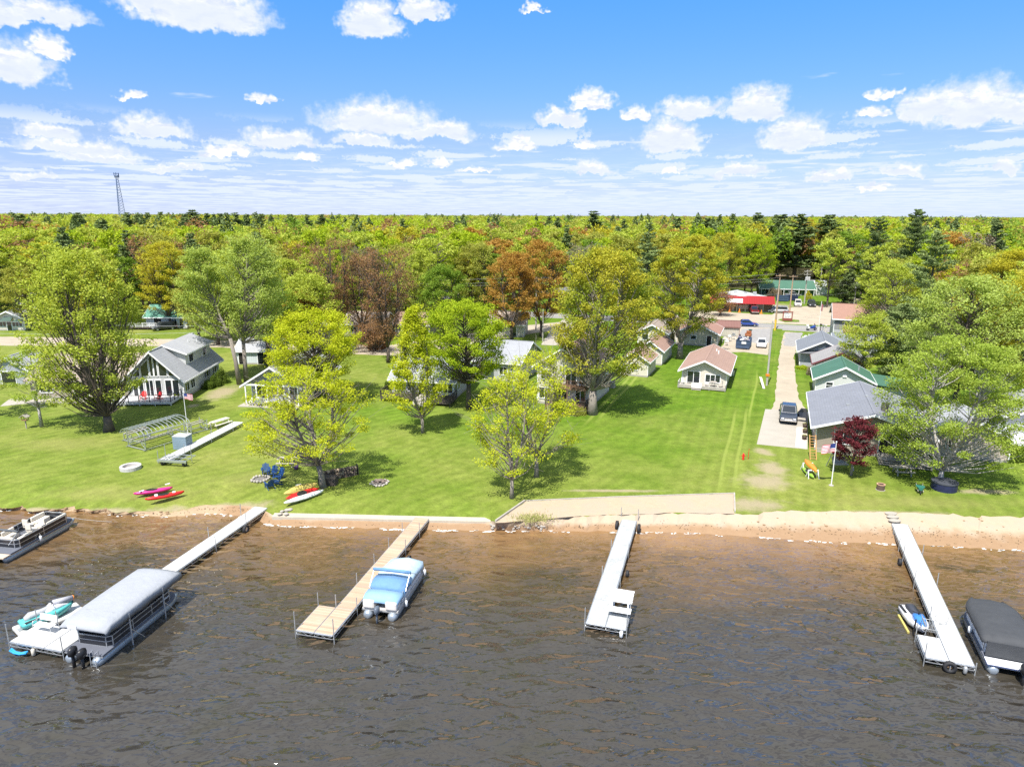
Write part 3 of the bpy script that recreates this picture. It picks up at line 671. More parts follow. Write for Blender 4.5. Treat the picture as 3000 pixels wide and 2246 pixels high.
tree('oak_tree', 'yellow oak at the right edge of the photo above the white deck', 'tree', 2985, 1215, 17.5, 'yellow', 19, zb=4, rad=6.0, shape='round', clumps=130, per=150, leaf=.24, rc=1.3, trunk_r=.4, bark=BARKD, hollow=.4)
tree('oak_tree', 'yellow oak behind the white deck oak, cut by the right edge', 'tree', 2960, 1050, 18.5, 'yellow', 20, zb=4, rad=7.0, shape='round', clumps=150, per=150, leaf=.28, rc=1.4, trunk_r=.4, bark=BARKD, hollow=.4)
tree('elm_tree', 'small bright tree in front of the brown roofed two storey building', 'tree', 2520, 1120, 10.0, 'maple', 21, zb=2.4, rad=3.8, clumps=70, per=130, leaf=.22, rc=1.0, trunk_r=.18)
tree('elm_tree', 'yellow-green tree between the brown roofed building and the tall pine', 'tree', 2590, 1020, 16.0, 'maple', 22, zb=3.2, rad=5.2, shape='round', clumps=110, per=130, leaf=.26, rc=1.3, trunk_r=.28, hollow=.4)
tree('elm_tree', 'green-yellow tree growing over the right gable of the brown roofed building', 'tree', 2625, 930, 13.5, 'olive', 23, zb=3, rad=5, shape='round', clumps=90, per=130, leaf=.28, rc=1.4, trunk_r=.25, hollow=.4)
pine('pine_tree', 'tall grey-green pine right of the brown roofed building, feathery upswept boughs', 2690, 1075, 22.0, 6.0, 24, 'pine2', leaf=.40, zb=.08, dens=1.5)
pine('pine_tree', 'dark pine whose layered boughs spread beside the green roofed cottage', 2622, 1118, 11.5, 5.0, 25, 'pine2', leaf=.36, zb=.06, dens=1.7)
pine('pine_tree', 'broad dark green pine, highest on the right skyline', 2655, 905, 26.2, 7.6, 26, 'pine', leaf=.5, zb=.06, dens=1.5)
pine('pine_tree', 'dark pointed pine just left of the highest skyline pine', 2545, 892, 23.6, 6.6, 27, 'pine', leaf=.5, zb=.06, dens=1.4)
pine('pine_tree', 'blue-green spruce at the end of the gravel lane behind the motel', 2475, 890, 9.5, 4.0, 28, 'pine', leaf=.42, zb=.04, dens=1.3)
pine('pine_tree', 'tall dark pine directly behind the round golden maple', 1888, 940, 22.8, 5.4, 29, 'pine2', leaf=.5, zb=.2, dens=1.2)
# ---- trees among and right behind the houses
BK = [('maple_tree','rust-red budding maple with bare dark limbs behind the lime-green maple','rust',990,1010,19.5,5.2,40,'vase'),
 ('maple_tree','brown-red maple with dark forked trunk beside the lake road','rust',1138,1062,18.6,5.6,41,'vase'),
 ('maple_tree','orange-brown maple left of the two storey cream house, pointed top','orange',1498,1000,17.0,5.0,42,'oval'),
 ('maple_tree','orange maple right beside the pointed one, wider crown','orange',1585,985,19.0,5.6,43,'round'),
 ('oak_tree','olive green oak between the rust maple and the orange maples','olive',1395,930,17.5,5.6,44,'round'),
 ('oak_tree','yellow-green oak beside the brown-red maple','maple',1235,965,16.5,5.0,45,'round'),
 ('oak_tree','cream-tinged oak standing behind the small white house at far left','olive',118,965,14.0,6.0,46,'round'),
 ('elm_tree','dark green tree in front of the green roofed house, layered yellow tips','yellow',500,962,18.0,5.4,47,'oval'),
 ('oak_tree','mid green tree between the huge maple and the fresh-green tall trees','green',560,950,14.0,4.6,48,'round'),
 ('shrub_tree','dark evergreen bush tree at the far left edge by the small white house','shrub',-10,952,9.0,4.2,49,'wide'),
 ('elm_tree','yellow-green tree behind the tall fresh-green pair','maple',845,1000,15.5,5.4,50,'round'),
 ('elm_tree','orange-tinged small tree behind the lime-green maple','orange',880,1035,10.5,4.0,51,'round'),
 ('oak_tree','bright green tree filling the gap right of the golden round maple','bright',2200,868,18.5,6.5,52,'oval'),
 ('oak_tree','yellow-green oak behind the red fronted shop','gold',2110,875,19.0,6.0,53,'oval'),
 ('maple_tree','broad yellow-green oak behind the green roofed motel','yellow',2385,815,21.0,8.5,54,'round'),
 ('maple_tree','mid green tree behind the motel, left of the broad oak','green',2275,825,19.5,6.5,55,'round'),
 ('elm_tree','bare-limbed budding tree rising by the brown-red maple','grey',1080,955,17.5,4.6,56,'vase'),
 ('plum_tree','low red-brown hedge-like tree beside the lake road','rust',1095,1030,5.0,3.2,57,'wide'),
 ('elm_tree','pale bare tree with silvery limbs between the orange maple and the pine','grey',1715,945,17.5,5.0,58,'vase'),
 ('oak_tree','dark green tree beyond the flat gravel lot, left of the motel','green',2060,905,16,5.5,59,'oval'),
 ('elm_tree','bright green tree left of the brown roofed long building','green',1840,975,11,3.8,60,'round'),
 ('oak_tree','yellow-green tree behind the lime-green maple, left of the rust-red one','maple',915,1040,14.0,4.6,62,'round'),
 ('maple_tree','rust-brown tree between the rust-red maple and the brown-red one','rust',1065,1000,16.5,4.8,63,'oval'),
 ('elm_tree','green tree behind the pale roof of the house with the dark deck','green',1300,1000,14.5,4.8,64,'round'),
 ('elm_tree','fresh green tree between the tall pair and the lime-green maple, behind','maple',640,1010,14.0,4.2,65,'oval'),
 ('oak_tree','olive tree just left of the tall fresh-green pair by the road','olive',585,1000,13.0,3.8,66,'round'),
 ('maple_tree','young red tree at the corner of the red fronted shop','rust',2110,925,6.0,2.6,61,'wide')]
for nm, lb, fo, px, py, H, rad, sd, sh in BK:
    sparse = fo in ('rust', 'grey')
    tree(nm, lb, 'tree', px, py, H, fo, sd, zb=H*.22, rad=rad, shape=sh, leaders=3 if sparse else 2, clumps=int(14*rad)+20, per=60 if sparse else 120, leaf=.24 if sparse else .3, rc=1.35, trunk_r=.3, bark=BARKD, hollow=.3, plume=.5, tw=3 if sparse else 0)

# ---- woodland behind: prototypes, then individuals, then the distant mass
def proto(kind, seed):
    if kind == 'pine':
        H = 21; m, C, rg = pine_geo(seed, H, 4.6, zb=.25, dens=.8); s_ = .75
    elif kind == 'vase':
        H = 18; m, C, rg = broadleaf(seed, H, zb=6, rad=4.4, shape='vase', leaders=3, clumps=44, per=34, rc=1.5, trunk_r=.22, plume=.7, hollow=.2, tw=2); s_ = .42
    else:
        H = 18; m, C, rg = broadleaf(seed, H, zb=5.0, rad=4.9, shape=kind, leaders=1, clumps=64, per=62, rc=1.45, trunk_r=.25, hollow=.45, plume=.3); s_ = .5
    tm = m.build('trunk', BARKD); tme = tm.data; bpy.data.objects.remove(tm)
    return tme, quad_mesh('crown', C, s_, rg, F['green'], el=.7 if kind != 'pine' else .4, up=.4), H
PR = {'round': [proto('round', s_) for s_ in (101, 102, 103)], 'oval': [proto('oval', s_) for s_ in (104, 105)], 'vase': [proto('vase', s_) for s_ in (106, 107)], 'pine': [proto('pine', s_) for s_ in (108, 109)]}
KINDS = [('maple', 'round', .28, 'yellow-green leafy tree'), ('bright', 'round', .15, 'vivid green leafy tree'), ('olive', 'oval', .15, 'olive green leafy tree'),
         ('green', 'oval', .11, 'dark green leafy tree'), ('yellow', 'round', .09, 'golden yellow leafy tree'), ('rust', 'vase', .10, 'rust-brown budding tree with thin crown'),
         ('orange', 'oval', .05, 'orange-brown leafy tree'), ('grey', 'vase', .03, 'grey bare-twigged tree'), ('pine', 'pine', .04, 'dark narrow pine')]
GROUPW = {'left': 'in the wood on the left', 'mid': 'in the wood at the middle', 'right': 'in the wood on the right'}
CLEAR = [(G(px, py).x, G(px, py).y, r_) for px, py, r_ in ((30,945,12),(75,930,9),(470,945,11),(480,966,6),(1280,890,9),(1640,880,13),(1440,975,9),(1010,975,9),(1165,975,9),(855,1000,8),(1900,980,14),(1640,950,8),(2050,960,14),(2170,885,16),(2110,900,12),(2230,885,12),(2310,850,12),(2390,850,10),(2500,960,12),(2540,930,10),(1550,930,7),(2655,905,9),(2545,892,8),(2690,1075,9),(2622,1118,7),(2475,890,7))]
def allowed(x, y):
    a = x/y
    for cx, cy, cr in CLEAR:
        if (x-cx)**2+(y-cy)**2 < cr*cr: return False
    if a < -.15: return y > 141
    if x < 24: return y > 156+(a+.15)*60
    if a < .30: return y > 178
    if a < .34: return y > 196
    if a < .455: return y > 234
    if a < .565: return y > 172
    if x > 60: return y > 128-(a-.565)*120
    return y > 205
rr = random.Random(77); grid = []
y = 105.
while y < 300:
    x = -.86*y
    while x < .86*y:
        px_, py_ = x+rr.uniform(-3, 3), y+rr.uniform(-3, 3)
        if allowed(px_, py_): grid.append((px_, py_))
        x += 8.2
    y += 8.0
grid.sort(key=lambda p: math.hypot(*p)); near_t = grid[:290]; far_start = grid[290:]
def pick(x, y):
    nz = (math.sin(x*.045+1.3)+math.sin(y*.06+x*.02))*.06
    u = min(.999, max(0, rr.random()+nz)); c_ = 0
    for k_ in KINDS:
        c_ += k_[2]
        if u < c_: return k_
    return KINDS[0]
for x, y in near_t:
    fo, sh, _, lb = pick(x, y); tme, cme, H = rr.choice(PR[sh])
    zone = 'left' if x/y < -.25 else 'mid' if x/y < .25 else 'right'
    nm = {'pine': 'pine_tree', 'rust': 'maple_tree', 'orange': 'maple_tree', 'grey': 'bare_tree'}.get(fo, 'woodland_tree')
    t_ = thing(nm, lb+' '+GROUPW[zone], 'tree', (x, y, .9), rr.random()*6.28, lb+'s '+GROUPW[zone])
    s_ = rr.uniform(.82, 1.14)*(.98 if y > 170 else .9); t_.scale = (s_*rr.uniform(.9, 1.15), s_*rr.uniform(.9, 1.15), s_)
    obj_of('trunk', tme, t_); c_ = obj_of('crown', cme, t_)
    c_.material_slots[0].link = 'OBJECT'; c_.material_slots[0].material = F[fo]
# pines that stand above the treeline
SKP = [(1738,617,300,1.5),(2148,622,330,.8),(2222,622,300,1.1),(2287,623,270,1.4),(2345,626,250,1.5),(2432,624,270,1.4),(1610,632,420,.9),(1634,634,400,.8),(1352,632,450,.9),
       (52,624,300,1.2),(372,622,380,.9),(402,624,380,.8),(431,622,360,.8),(470,617,350,.9),(562,614,330,1.3),(540,622,340,.9),(606,624,380,1),(645,622,390,.9),(690,622,400,1),(722,625,420,1),
       (765,626,420,1.1),(850,624,380,1.3),(900,628,400,1),(942,624,360,1.1),(228,622,330,.9),(295,640,260,1.2),(1180,640,330,1.0),(1985,634,330,1.1),(1830,640,330,.9),(2075,634,340,1.1),(2870,660,260,1.1)]
for i, (px, py, D, ws) in enumerate(SKP):
    d = ray(px, py); x = d.x/d.y*D; H = CAMH+d.z/d.y*D-.9; tme, cme, h0 = PR['pine'][i % 2]
    t_ = thing('pine_tree', 'dark pine standing up above the treeline on the horizon', 'pine tree', (x, D, .9), rr.random()*6, 'pines rising above the treeline'); s_ = H/h0
    t_.scale = (s_*ws*1.45, s_*ws*1.3, s_); obj_of('trunk', tme, t_); c_ = obj_of('crown', cme, t_); c_.material_slots[0].link = 'OBJECT'; c_.material_slots[0].material = F['pine']
# the mass of the far wood
rg = np.random.default_rng(9); Cs, Ss, Ms = [], [], []
FK = ['maple', 'bright', 'olive', 'green', 'yellow', 'rust', 'orange', 'grey', 'pine']
FW = np.array([.32,.19,.18,.10,.06,.08,.02,.01,.035]); FW /= FW.sum()
pts = [(x, y) for x, y in far_start]
for y0, y1, stp in ((298, 520, 9.5), (520, 950, 14), (950, 1700, 22), (1700, 3800, 45)):
    y = float(y0)
    while y < y1:
        nx = int(1.7*y/stp); xs = (rg.random(nx)+np.arange(nx))/nx*1.7*y-.85*y; ys = y+rg.random(nx)*stp
        pts += list(zip(xs, ys)); y += stp
for x, y in pts:
    D = math.hypot(x, y); k = rg.choice(len(FK), p=FW)
    sc_ = 1 if D < 520 else 1.35 if D < 950 else 2.1 if D < 1700 else 4.
    r_ = 5.2*sc_*rg.uniform(.8, 1.2); Ht = (rg.uniform(14.0, 20.5) if rg.random() < .93 else rg.uniform(20, 23.5)) if k != 8 else rg.uniform(19, 25.5)
    if D > 700: Ht += 1.5
    n = int(460 if D < 330 else 330 if D < 520 else 190 if D < 950 else 110 if D < 1700 else 110)
    v = rg.normal(size=(n, 3)); v[:, 2] = np.abs(v[:, 2])*1.0-.25; v /= np.linalg.norm(v, axis=1, keepdims=True); v *= rg.uniform(.72, 1.0, (n, 1))
    lump = 1+.2*np.sin(v[:, 0]*5+k+x)*np.cos(v[:, 1]*5+y)*(.6+.4*np.sin(v[:, 2]*6))
    v *= lump[:, None]; 
    if k == 8: v[:, :2] *= .55*(1.1-v[:, 2:3]*.7)
    v *= (r_, r_, Ht*.34); v += (x, y, .9+Ht*.66)
    Cs.append(v); Ss.append(np.full(n, (.9 if D < 330 else 1.1)*(sc_**.72))); Ms.append(np.full(n, k))
me = quad_mesh('distant_forest', np.concatenate(Cs), np.concatenate(Ss), rg, [F[k] for k in FK], np.concatenate(Ms), el=.75, up=.5)
tag(obj_of('distant_forest', me), 'unbroken spring wood running to the horizon', 'forest', kind='stuff')
# ================================================================ buildings
SW = siding('white_siding', (0.568,0.576,0.568)); SC = siding('cream_siding', (0.568,0.516,0.413)); SP = siding('pale_blue_siding', (0.396,0.430,0.456)); ST = siding('tan_siding', (.40,.35,.28))
SG = siding('grey_siding', (.36,.38,.42)); SLG = siding('light_grey_siding', (0.413,0.421,0.447)); STP = siding('taupe_siding', (.33,.28,.235)); SDG = siding('dark_grey_siding', (.16,.16,.17))
SCW = siding('cream_white_siding', (0.619,0.576,0.490)); SHK = M('weathered_shakes', (.50,.45,.34), .9, var=.4, scale=1.8, fine=.5); SMET = siding('beige_metal', (.45,.42,.36), .35, .7, True)
SGB = siding('pale_garage_siding', (.55,.60,.63), .35, .8, True); SRED = siding('brown_boards', (.16,.10,.07), .3)
RG = shingle('grey_shingles', (.33,.335,.35)); RGL = shingle('light_grey_shingles', (.29,.30,.32)); RB = shingle('brown_shingles', (.32,.205,.165)); RBR = shingle('reddish_shingles', (.29,.165,.125))
RDG = shingle('dark_shingles', (.13,.135,.15)); RBL = shingle('blue_grey_shingles', (.185,.195,.225), row=.25, var=.26); RGR = shingle('green_metal', (.065,.15,.105), .08, rib=.45, axis=1)
RGT = shingle('teal_metal', (.12,.28,.21), .1, rib=.5, axis=0); RTAN = shingle('tan_shingles', (.29,.235,.19)); RW = shingle('white_metal_roof', (.45,.47,.48), .12, rib=.6, axis=1)
RRED = shingle('red_metal', (.30,.007,.011), .1, rib=.42, axis=0); RMB = shingle('brown_metal', (.20,.105,.09), .08, rib=.3, axis=0); RGC = shingle('grey_brown_shingles', (.27,.26,.26))
FOUND = M('foundation_block', (.33,.31,.28), .9, var=.15)
def win(t_, W, D, side, u, z, w, h, kind='w', fr=TRIM, pane=GLASS):
    """a window or door on one wall of a house; returns the frame"""
    O, A, Nn = {'F': ((0,0),(1,0),(0,-1)), 'R': ((W,0),(0,1),(1,0)), 'L': ((0,0),(0,1),(-1,0)), 'B': ((0,D),(1,0),(0,1))}[side]
    def P(a, zz, o): return Vector((O[0]+A[0]*a+Nn[0]*o, O[1]+A[1]*a+Nn[1]*o, zz))
    def rect(m, a0, z0, a1, z1, o0, o1):
        p = [P(a0,z0,o0),P(a1,z0,o0),P(a1,z0,o1),P(a0,z0,o1)]; r_ = [P(a0,z1,o0),P(a1,z1,o0),P(a1,z1,o1),P(a0,z1,o1)]
        m.add([tuple(x) for x in p+r_], [(0,3,2,1),(4,5,6,7),(0,1,5,4),(1,2,6,5),(2,3,7,6),(3,0,4,7)])
    m = MB(); b = .09; n = {'w': 1, 'w2': 2, 'w3': 3, 'slide': 2, 'door': 1, 'garage': 1, 'dark': 1, 'hung': 1, 'sh': 1}[kind]
    a0, a1 = u-w/2, u+w/2
    for s_ in ((a0-b, z-b, a0, z+h+b), (a1, z-b, a1+b, z+h+b), (a0, z+h, a1, z+h+b)): rect(m, *s_, -.02, .06)
    if kind not in ('door', 'garage', 'slide', 'dark'): rect(m, a0, z-b, a1, z, -.02, .09)
    for i in range(1, n): c = a0+w*i/n; rect(m, c-.04, z, c+.04, z+h, -.02, .055)
    if kind == 'hung': rect(m, a0, z+h*.5-.03, a1, z+h*.5+.03, -.02, .055)
    nm = {'door': 'door', 'slide': 'door', 'garage': 'garage_door', 'dark': 'doorway'}.get(kind, 'window')
    f = m.build(nm, fr, t_)
    pm = MB(); rect(pm, a0, z+.005, a1, z+h, -.02, .03)
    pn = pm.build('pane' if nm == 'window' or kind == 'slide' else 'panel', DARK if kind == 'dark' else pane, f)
    if kind in ('door', 'slide'):
        hm = MB(); rect(hm, a0+.08, z+h*.45, a0+.13, z+h*.56, .03, .10); hm.build('handle', CHROME, f)
    if kind == 'sh':
        sm_ = MB(); rect(sm_, a0-b-.4, z, a0-b-.02, z+h, -.01, .05); rect(sm_, a1+b+.02, z, a1+b+.4, z+h, -.01, .05); sm_.build('shutter', RDG, t_)
    return f
def house(name, label, P0, W, D, wh, rh, rz, wm_, rm, ridge='y', oh=.45, ohf=.5, wins=(), trim=TRIM, cat='house', base=.25, kx=.5, gable=None, group=None, at=None):
    p = G(*P0) if at is None else Vector((*at, .9))
    t_ = thing(name, label, cat, p, rz, group)
    m = MB(); b0 = -.05
    if ridge == 'y':
        m.ext([(0,b0),(W,b0),(W,wh),(W*kx,wh+rh),(0,wh)], 0, D, 'y')
        k1 = rh/(W*kx); k2 = rh/(W*(1-kx)); th = .14
        pr = [(-oh, wh-oh*k1+.02), (W*kx, wh+rh+.02), (W+oh, wh-oh*k2+.02), (W+oh, wh-oh*k2+.02+th), (W*kx, wh+rh+.02+th), (-oh, wh-oh*k1+.02+th)]
        r_ = MB().ext(pr, -ohf, D+ohf*.7, 'y')
        tm = MB(); pr2 = [(x+(-.03 if x < 0 else .03 if x > W else 0), z+(-.09 if i < 3 else .015)) for i, (x, z) in enumerate(pr)]
        tm.ext(pr2, -ohf-.05, -ohf-.004, 'y'); tm.ext(pr2, D+ohf*.7+.004, D+ohf*.7+.05, 'y')
        tm.box(-oh-.07, -ohf, wh-oh*k1-.08, -oh-.004, D+ohf*.7, wh-oh*k1+.12); tm.box(W+oh+.004, -ohf, wh-oh*k2-.08, W+oh+.07, D+ohf*.7, wh-oh*k2+.12)
        cap = MB().box(W*kx-.12, -ohf-.01, wh+rh+.1, W*kx+.12, D+ohf*.7+.01, wh+rh+th+.045)
    else:
        m.ext([(0,b0),(D,b0),(D,wh),(D*kx,wh+rh),(0,wh)], 0, W, 'x')
        k1 = rh/(D*kx); k2 = rh/(D*(1-kx)); th = .14
        pr = [(-ohf, wh-ohf*k1+.02), (D*kx, wh+rh+.02), (D+ohf, wh-ohf*k2+.02), (D+ohf, wh-ohf*k2+.02+th), (D*kx, wh+rh+.02+th), (-ohf, wh-ohf*k1+.02+th)]
        r_ = MB().ext(pr, -oh, W+oh, 'x')
        tm = MB(); pr2 = [(y+(-.03 if y < 0 else .03 if y > D else 0), z+(-.09 if i < 3 else .015)) for i, (y, z) in enumerate(pr)]
        tm.ext(pr2, -oh-.05, -oh-.004, 'x'); tm.ext(pr2, W+oh+.004, W+oh+.05, 'x')
        tm.box(-oh, -ohf-.08, wh-ohf*k1-.08, W+oh, -ohf-.004, wh-ohf*k1+.12)
        cap = MB().box(-oh-.01, D*kx-.12, wh+rh+.1, W+oh+.01, D*kx+.12, wh+rh+th+.045)
    m.build('wall', wm_, t_); ro = r_.build('roof', rm, t_); tm.build('fascia', trim, t_); cap.build('ridge_cap', rm, ro)
    fm = MB(); fm.box(-.03, -.03, -.05, W+.03, D+.03, base); fm.build('foundation', FOUND, t_)
    for x, y in ((0,0),(W,0)): MB().box(x-.05, y-.04, base, x+.05, y+.05, wh-.02).build('corner_board', trim, t_)
    for w_ in wins: win(t_, W, D, *w_)
    return t_
def vent(t_, x, y, z, h=.5, r=.07, m=None): return MB().tube([(x,y,z-.3),(x,y,z+h)], r, 8).build('roof_vent', m or STEEL, t_)
def deck(t_, x0, y0, x1, y1, z, mat, rail=None, gap=None, post=.9, bal=True, name='deck', sides='FLR'):
    m = MB(); n = max(1, int((y1-y0)/.15))
    for i in range(n): m.box(x0, y0+(y1-y0)*i/n, z-.05, x1, y0+(y1-y0)*(i+1)/n-.012, z)
    m.box(x0, y0, z-.28, x1, y0+.05, z-.055); m.box(x0, y0+.05, z-.28, x0+.05, y1, z-.055); m.box(x1-.05, y0+.05, z-.28, x1, y1, z-.055)
    for x in np.linspace(x0+.1, x1-.1, max(2, int((x1-x0)/2)+1)): m.box(x-.06, y0+.06, -.05, x+.06, y0+.18, z-.06)
    d = m.build(name, mat, t_)
    if rail:
        r_ = MB()
        def run(a, b_):
            a, b_ = Vector(a), Vector(b_); L = (b_-a).length
            r_.bar(a+Vector((0,0,post)), b_+Vector((0,0,post)), .09, .05); r_.bar(a+Vector((0,0,.15)), b_+Vector((0,0,.15)), .05, .05)
            for i in range(int(L/1.6)+2):
                p = a.lerp(b_, i/(int(L/1.6)+1)); r_.bar(p, p+Vector((0,0,post+.02)), .08)
            if bal:
                k = int(L/.16)
                for i in range(k): p = a.lerp(b_, (i+.5)/k); r_.bar(p+Vector((0,0,.15)), p+Vector((0,0,post)), .03)
        e = .05
        if 'F' in sides:
            if gap: run((x0+e,y0+e,z),(gap[0],y0+e,z)); run((gap[1],y0+e,z),(x1-e,y0+e,z))
            else: run((x0+e,y0+e,z),(x1-e,y0+e,z))
        if 'L' in sides: run((x0+e,y0+e,z),(x0+e,y1,z))
        if 'R' in sides: run((x1-e,y0+e,z),(x1-e,y1,z))
        r_.build('railing', rail, t_)
    return d
def steps(t_, x0, x1, y, z, mat, n=3, run=.3):
    m = MB()
    for i in range(n): zz = z*(n-i)/(n+1); m.box(x0, y-run*(i+1), zz-.05, x1, y-run*i-.01, zz)
    m.box(x0-.05, y-run*n, -.05, x0-.004, y, z*.7); m.box(x1+.004, y-run*n, -.05, x1+.05, y, z*.7)
    return m.build('steps', mat, t_)

# --- white gabled house on the left
W1 = 7.2; H1 = house('gabled_house', 'white gabled house with tall glass front, grey roof and shed dormer', (380,1170), W1, 13.0, 2.95, 3.55, R(3), SW, RG, 'y', .55, .9, trim=TRIM, wins=[
 ('F',1.0,.5,.55,2.1,'w'),('F',1.75,.5,.55,2.1,'w'),('F',2.85,.5,.9,2.1,'slide'),('F',4.0,.5,.7,2.1,'w'),('F',5.3,.5,.75,2.1,'w'),('F',6.25,.5,.75,2.1,'w'),
 ('R',1.1,.9,1.3,1.5,'w2'),('R',3.0,.9,1.3,1.5,'w2'),('R',8.3,1.2,.9,1.3,'sh'),('R',11.4,1.2,.8,1.3,'sh')])
def poly_pane(t_, pts, y, fr=.07):
    m = MB(); P_ = [(x, z) for x, z in pts]; n = len(P_)
    for i in range(n):
        a, c = P_[i], P_[(i+1) % n]; m.bar((a[0], y, a[1]), (c[0], y, c[1]), .10, .10)
    f = m.build('window', TRIM, t_); MB().ext(P_, y-.012, y+.02, 'y').build('pane', GLASS, f)
def zr(x): return 2.95+3.55*(x/3.6 if x < 3.6 else (7.2-x)/3.6)-.35
for a, c in ((.75,1.75),(1.9,2.95),(3.1,3.55),(3.65,4.1),(4.25,5.3),(5.45,6.45)):
    poly_pane(H1, [(a,3.15),(c,3.15),(c,max(3.2,zr(c))),(a,max(3.2,zr(a)))], -.035)
dm = MB(); dm.add([(3.7,3.6,5.8),(6.35,3.6,3.6),(6.35,12.4,3.6),(3.7,12.4,5.8),(3.7,3.6,6.45),(6.35,3.6,5.45),(6.35,12.4,5.45),(3.7,12.4,6.45)], [(0,3,2,1),(4,5,6,7),(0,1,5,4),(1,2,6,5),(2,3,7,6),(3,0,4,7)])
dmo = dm.build('dormer', SW, H1)
rm_ = MB(); rm_.add([(3.5,3.1,6.66),(6.8,3.1,5.42),(6.8,12.8,5.42),(3.5,12.8,6.66),(3.5,3.1,6.8),(6.8,3.1,5.58),(6.8,12.8,5.58),(3.5,12.8,6.8)], [(0,3,2,1),(4,5,6,7),(0,1,5,4),(1,2,6,5),(2,3,7,6),(3,0,4,7)]); rm_.build('roof', RG, dmo)
fm_ = MB(); fm_.bar((3.5,3.08,6.7),(6.82,3.08,5.45),.05,.2); fm_.bar((6.84,3.1,5.45),(6.84,12.8,5.45),.05,.2); fm_.build('fascia', TRIM, dmo)
for y_ in (5.3, 10.2):
    m = MB(); m.box(6.33, y_-.75, 3.95, 6.40, y_+.75, 5.15); f_ = m.build('window', TRIM, dmo); MB().box(6.36, y_-.62, 4.05, 6.43, y_-.05, 5.05).box(6.36, y_+.05, 4.05, 6.43, y_+.62, 5.05).build('pane', GLASS, f_)
vent(H1, 5.0, 8.3, 6.3, .35, .05, WHITE); vent(H1, 5.6, 9.8, 6.0, .45, .06, WHITE)
deck(H1, -1.2, -3.4, 6.9, -.03, .5, M('pale_deck', (.52,.52,.53), .7, var=.1), BLACK, None, bal=False)
# --- tan house hidden by the huge maple
H0 = house('tan_house', 'low tan house with grey-brown roof and stone corner behind the huge maple', (96,1168), 13.5, 10, 2.7, 2.3, R(3), ST, RTAN, 'x', .5, .5, wins=[('F',2,.9,1.6,1.2,'w2'),('F',6.5,.3,1.8,2.0,'slide'),('F',11,.9,1.2,1.2,'w'),('R',4.5,1,1.2,1.2,'w')], trim=M('tan_trim', (.33,.29,.24), .6))
MB().box(7.9, -.28, -.05, 8.9, .02, 3.0).build('chimney', M('pale_brick', (.60,.53,.46), .9, var=.4, scale=5, fine=.5), H0)
MB().box(.5, -2.6, -.05, 9.0, -.35, .16).build('patio', CONC, H0)
house('garage', 'grey gabled garage at the left edge behind the small birch', (-25,1128), 5.3, 6, 2.3, 1.7, R(3), SG, RG, 'y', .4, .4, wins=[('F',2.6,.05,1.9,1.9,'garage')], cat='garage')
# --- small white house far left, and the taller one behind
HW = house('small_house', 'small white house with grey roof and dark green awning by the pale driveway', (-14,968), 6.3, 7.5, 2.6, 1.4, R(2), SCW, RG, 'y', .4, .5, wins=[('F',1.5,.9,2.0,1.1,'w3'),('F',4.8,.9,2.0,1.1,'w3'),('F',3.15,.1,.9,2.0,'door'),('R',2,1,1.4,1,'w')])
m = MB(); m.add([(2.3,-.02,2.9),(4.1,-.02,2.9),(4.3,-1.2,2.2),(2.1,-1.2,2.2),(2.3,-.02,2.82),(4.1,-.02,2.82),(4.3,-1.2,2.12),(2.1,-1.2,2.12)], [(0,3,2,1),(4,5,6,7),(0,1,5,4),(1,2,6,5),(2,3,7,6),(3,0,4,7)]); m.build('awning', M('green_canvas', (.06,.10,.08), .8), HW)
m = MB(); m.add([(.2,-.02,2.3),(2.2,-.02,2.3),(2.2,-.7,1.95),(.2,-.7,1.95)], [(0,1,2,3)]).add([(4.2,-.02,2.3),(6.1,-.02,2.3),(6.1,-.7,1.95),(4.2,-.7,1.95)], [(0,1,2,3)]); m.build('awning', M('green_canvas_strip', (.07,.12,.09), .8), HW)
house('tall_house', 'white two storey house half hidden behind trees at the far left', (46,942), 5.5, 7, 4.4, 1.6, R(2), SW, RGL, 'y', .4, .4, wins=[('F',2.2,2.6,1.1,1.3,'hung')])
HG = house('green_roof_house', 'house with teal green metal roof and shaded porch behind the left trees', (432,962), 8.5, 7, 2.7, 1.9, R(2), SW, RGT, 'x', .5, .6, wins=[('F',2.4,.3,1.6,1.9,'dark'),('F',5.6,.8,1.6,1.2,'w3'),('F',7.4,.1,.8,2,'door')], trim=TRIM)
deck(HG, -3.0, -2.0, 3.0, -.03, .6, WOODD, WHITE)
HGA = house('garage', 'pale blue-white garage with grey roof and one dark doorway', (695,1067), 6.6, 6, 2.3, 1.5, R(0), SGB, RG, 'x', .35, .3, wins=[('F',.75,.05,.75,2.0,'dark'),('F',4.6,.1,2.2,1.9,'garage')], cat='garage')
# --- house behind the leaning shore tree
H5 = house('porch_house', 'grey house with white fascia and white posted porch behind the lime-green trees', (741,1172), 7.4, 10, 2.6, 2.3, R(-8), SG, RG, 'y', .6, 1.9, wins=[('F',1.4,.4,1.5,1.9,'slide'),('F',3.7,.9,1.6,1.2,'w2'),('F',6.0,.9,1.4,1.2,'w2')])
m = MB()
for x in (.1, 1.6, 3.1, 4.6, 6.1, 7.3): m.box(x-.07, -1.85, 0, x+.07, -1.71, 2.5)
m.box(0, -1.87, 2.5, 7.4, -1.69, 2.68); m.build('porch_post', TRIM, H5)
MB().box(-.3, -3.3, -.05, 7.7, -.05, .1).build('patio', CONC, H5)
